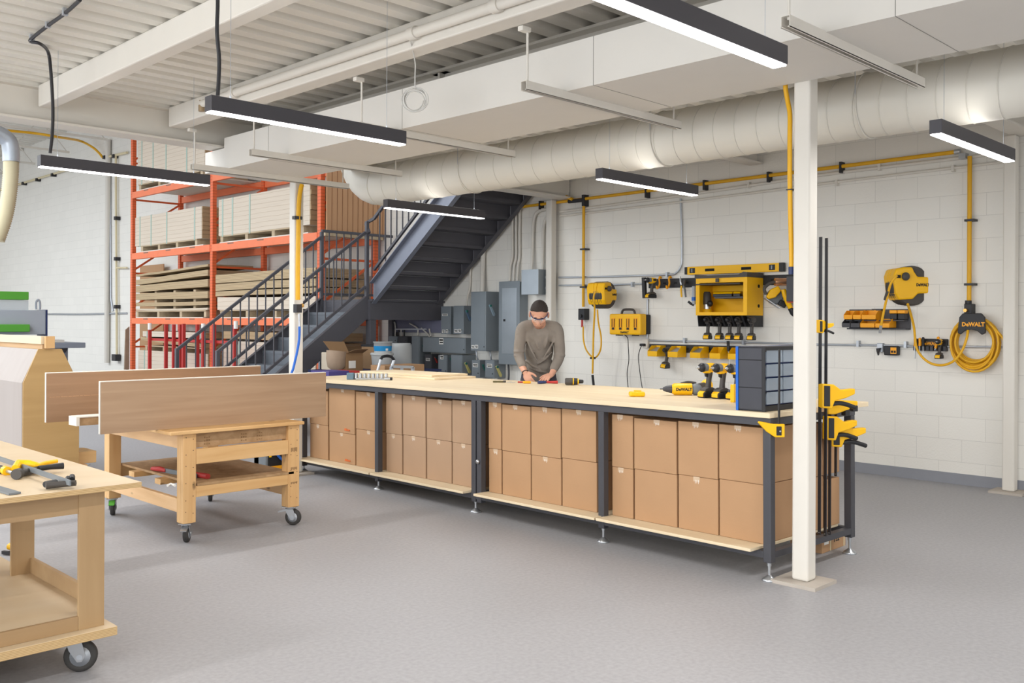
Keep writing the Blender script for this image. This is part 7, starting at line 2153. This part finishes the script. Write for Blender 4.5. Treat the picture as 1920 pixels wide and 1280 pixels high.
# socket set and wrench
x, y = 5.138, 7.221
t = thing('socket_tray', 'tray of chrome sockets with a blue end on the far part of the bench', 'socket set', onb(x, y), -PI / 4 + 0.02)
obj('tray', MB().box(0.0, 0.33, -0.035, 0.035, 0, 0.012), M_['dark'], t, local=True)
obj('blue_end', MB().box(-0.065, -0.001, -0.04, 0.04, 0, 0.062), M_['tealgrey'], t, local=True, bev=0.006)
for k in range(8):
    for q in range(2):
        obj('socket', MB().cyl((0.02 + k * 0.04, -0.017 + q * 0.034, 0.0125), (0.02 + k * 0.04, -0.017 + q * 0.034, 0.055), 0.0145, 12).cyl((0.02 + k * 0.04, -0.017 + q * 0.034, 0.055), (0.02 + k * 0.04, -0.017 + q * 0.034, 0.0555), 0.009, 10), ST, t, local=True)
x, y = 5.178, 6.978
t = thing('ratchet_wrench', 'long chrome ratchet wrench lying in front of the socket tray', 'wrench', onb(x, y), -PI / 4 + 0.0)
obj('handle', MB().tube([(-0.16, 0, 0.012), (-0.02, 0, 0.012), (0.10, 0, 0.012)], [0.012, 0.009, 0.008], 10), ST, t, local=True)
obj('head', MB().tube([(0.10, 0, 0.012), (0.12, 0, 0.014), (0.165, 0, 0.014)], [0.010, 0.014, 0.013], 12), ST, t, local=True)
obj('grip', MB().cyl((0.155, 0, 0.014), (0.175, 0, 0.014), 0.0145, 12), K_, t, local=True)
# small things before the man
x, y = 5.816, 5.630
t = thing('yellow_part', 'small yellow plastic part held down by the left hand of the man', 'part', onb(x, y), -PI / 4)
obj('part_body', MB().box(-0.035, 0.035, -0.014, 0.014, 0, 0.02), M_['amber'], t, local=True, bev=0.006)
x, y = 5.891, 5.473
t = thing('crimping_tool', 'blue and red handled hand tool lying on the bench before the man', 'pliers', onb(x, y), -PI / 4 + 0.02)
obj('blue_grip', MB().tube([(-0.075, 0.0, 0.014), (-0.03, 0.0, 0.014), (0.0, 0, 0.014)], [0.012, 0.012, 0.010], 10).tube([(-0.07, -0.03, 0.014), (-0.02, -0.012, 0.014), (0.0, -0.005, 0.014)], [0.012, 0.012, 0.010], 10), M_['navy'], t, local=True)
obj('red_grip', MB().tube([(0.0, 0, 0.014), (0.05, 0.0, 0.014), (0.10, 0.0, 0.014)], [0.009, 0.011, 0.013], 10), M_['red'], t, local=True)
x, y = 5.772, 5.769
t = thing('key_ring', 'loose keys and small wrenches lying left of the hands of the man', 'keys', onb(x, y), -PI / 4)
for k in range(5):
    a = k * 0.9
    obj('key', MB().beam((-0.05 + k * 0.02, 0.0, 0.006), (-0.05 + k * 0.02 + 0.04 * math.cos(a), 0.03 * math.sin(a), 0.008), 0.012, 0.004), ST, t, local=True)
obj('red_clip', MB().tube([(0.05, 0, 0.008), (0.10, 0.0, 0.008)], 0.007, 8), M_['red'], t, local=True)
x, y = 5.741, 5.890
t = thing('wire_brush', 'small dark brush lying on the rear edge of the bench left of the man', 'brush', onb(x, y), -PI / 4)
obj('brush_body', MB().box(-0.06, 0.03, -0.012, 0.012, 0, 0.015), M_['olive'], t, local=True, bev=0.003)
obj('brush_tip', MB().cyl((0.03, 0, 0.009), (0.055, 0, 0.009), 0.009, 8), M_['reel_dark'], t, local=True)
# tool case standing on the floor between cart and bench
x, y = 4.638, 7.926
t = thing('tool_tote', 'black and yellow open tool tote with blue strap on the floor behind the cart', 'tool case', (x + 0.12, y + 0.08, 0), 0.0)
obj('back_shell', MB().box(-0.12, 0.16, 0.06, 0.16, 0.005, 0.24).box(-0.12, -0.09, -0.06, 0.16, 0.005, 0.24), M_['hosegr'], t, local=True, bev=0.01)
obj('inner_bag', MB().box(-0.088, 0.16, -0.04, 0.06, 0.06, 0.22), K_, t, local=True, bev=0.01)
obj('yellow_front', MB().box(-0.088, 0.18, -0.075, -0.045, 0.0, 0.072), M_['amber'], t, local=True, bev=0.006)
obj('grey_corner', MB().prism([(-0.125, -0.08), (-0.09, -0.08), (-0.09, 0.1), (-0.125, 0.1)], 'z', 0.0, 0.075), M_['hosegr'], t, local=True, bev=0.006)
mb = MB(); r = random.Random(5)
for q in range(4): mb.box(-0.07 + q * 0.022, -0.055 + q * 0.022, -0.0765, -0.075, 0.02, 0.03).box(-0.07 + q * 0.022, -0.055 + q * 0.022, -0.0765, -0.075, 0.037, 0.05)
obj('front_print', mb, M_['ink'], t, local=True)
obj('blue_strap', MB().tube(spline([(-0.04, -0.06, 0.23), (0.0, -0.07, 0.18), (0.05, -0.07, 0.13), (0.12, -0.06, 0.105)], 5), 0.013, 8), M_['blue'], t, local=True)
obj('yellow_grip', MB().tube([(-0.07, -0.05, 0.21), (-0.066, -0.055, 0.16)], 0.014, 10), Y_, t, local=True)
obj('white_tube', MB().cyl((0.11, -0.055, 0.10), (0.11, -0.055, 0.24), 0.014, 10), M_['tape_white'], t, local=True)
"""
""" if False else None
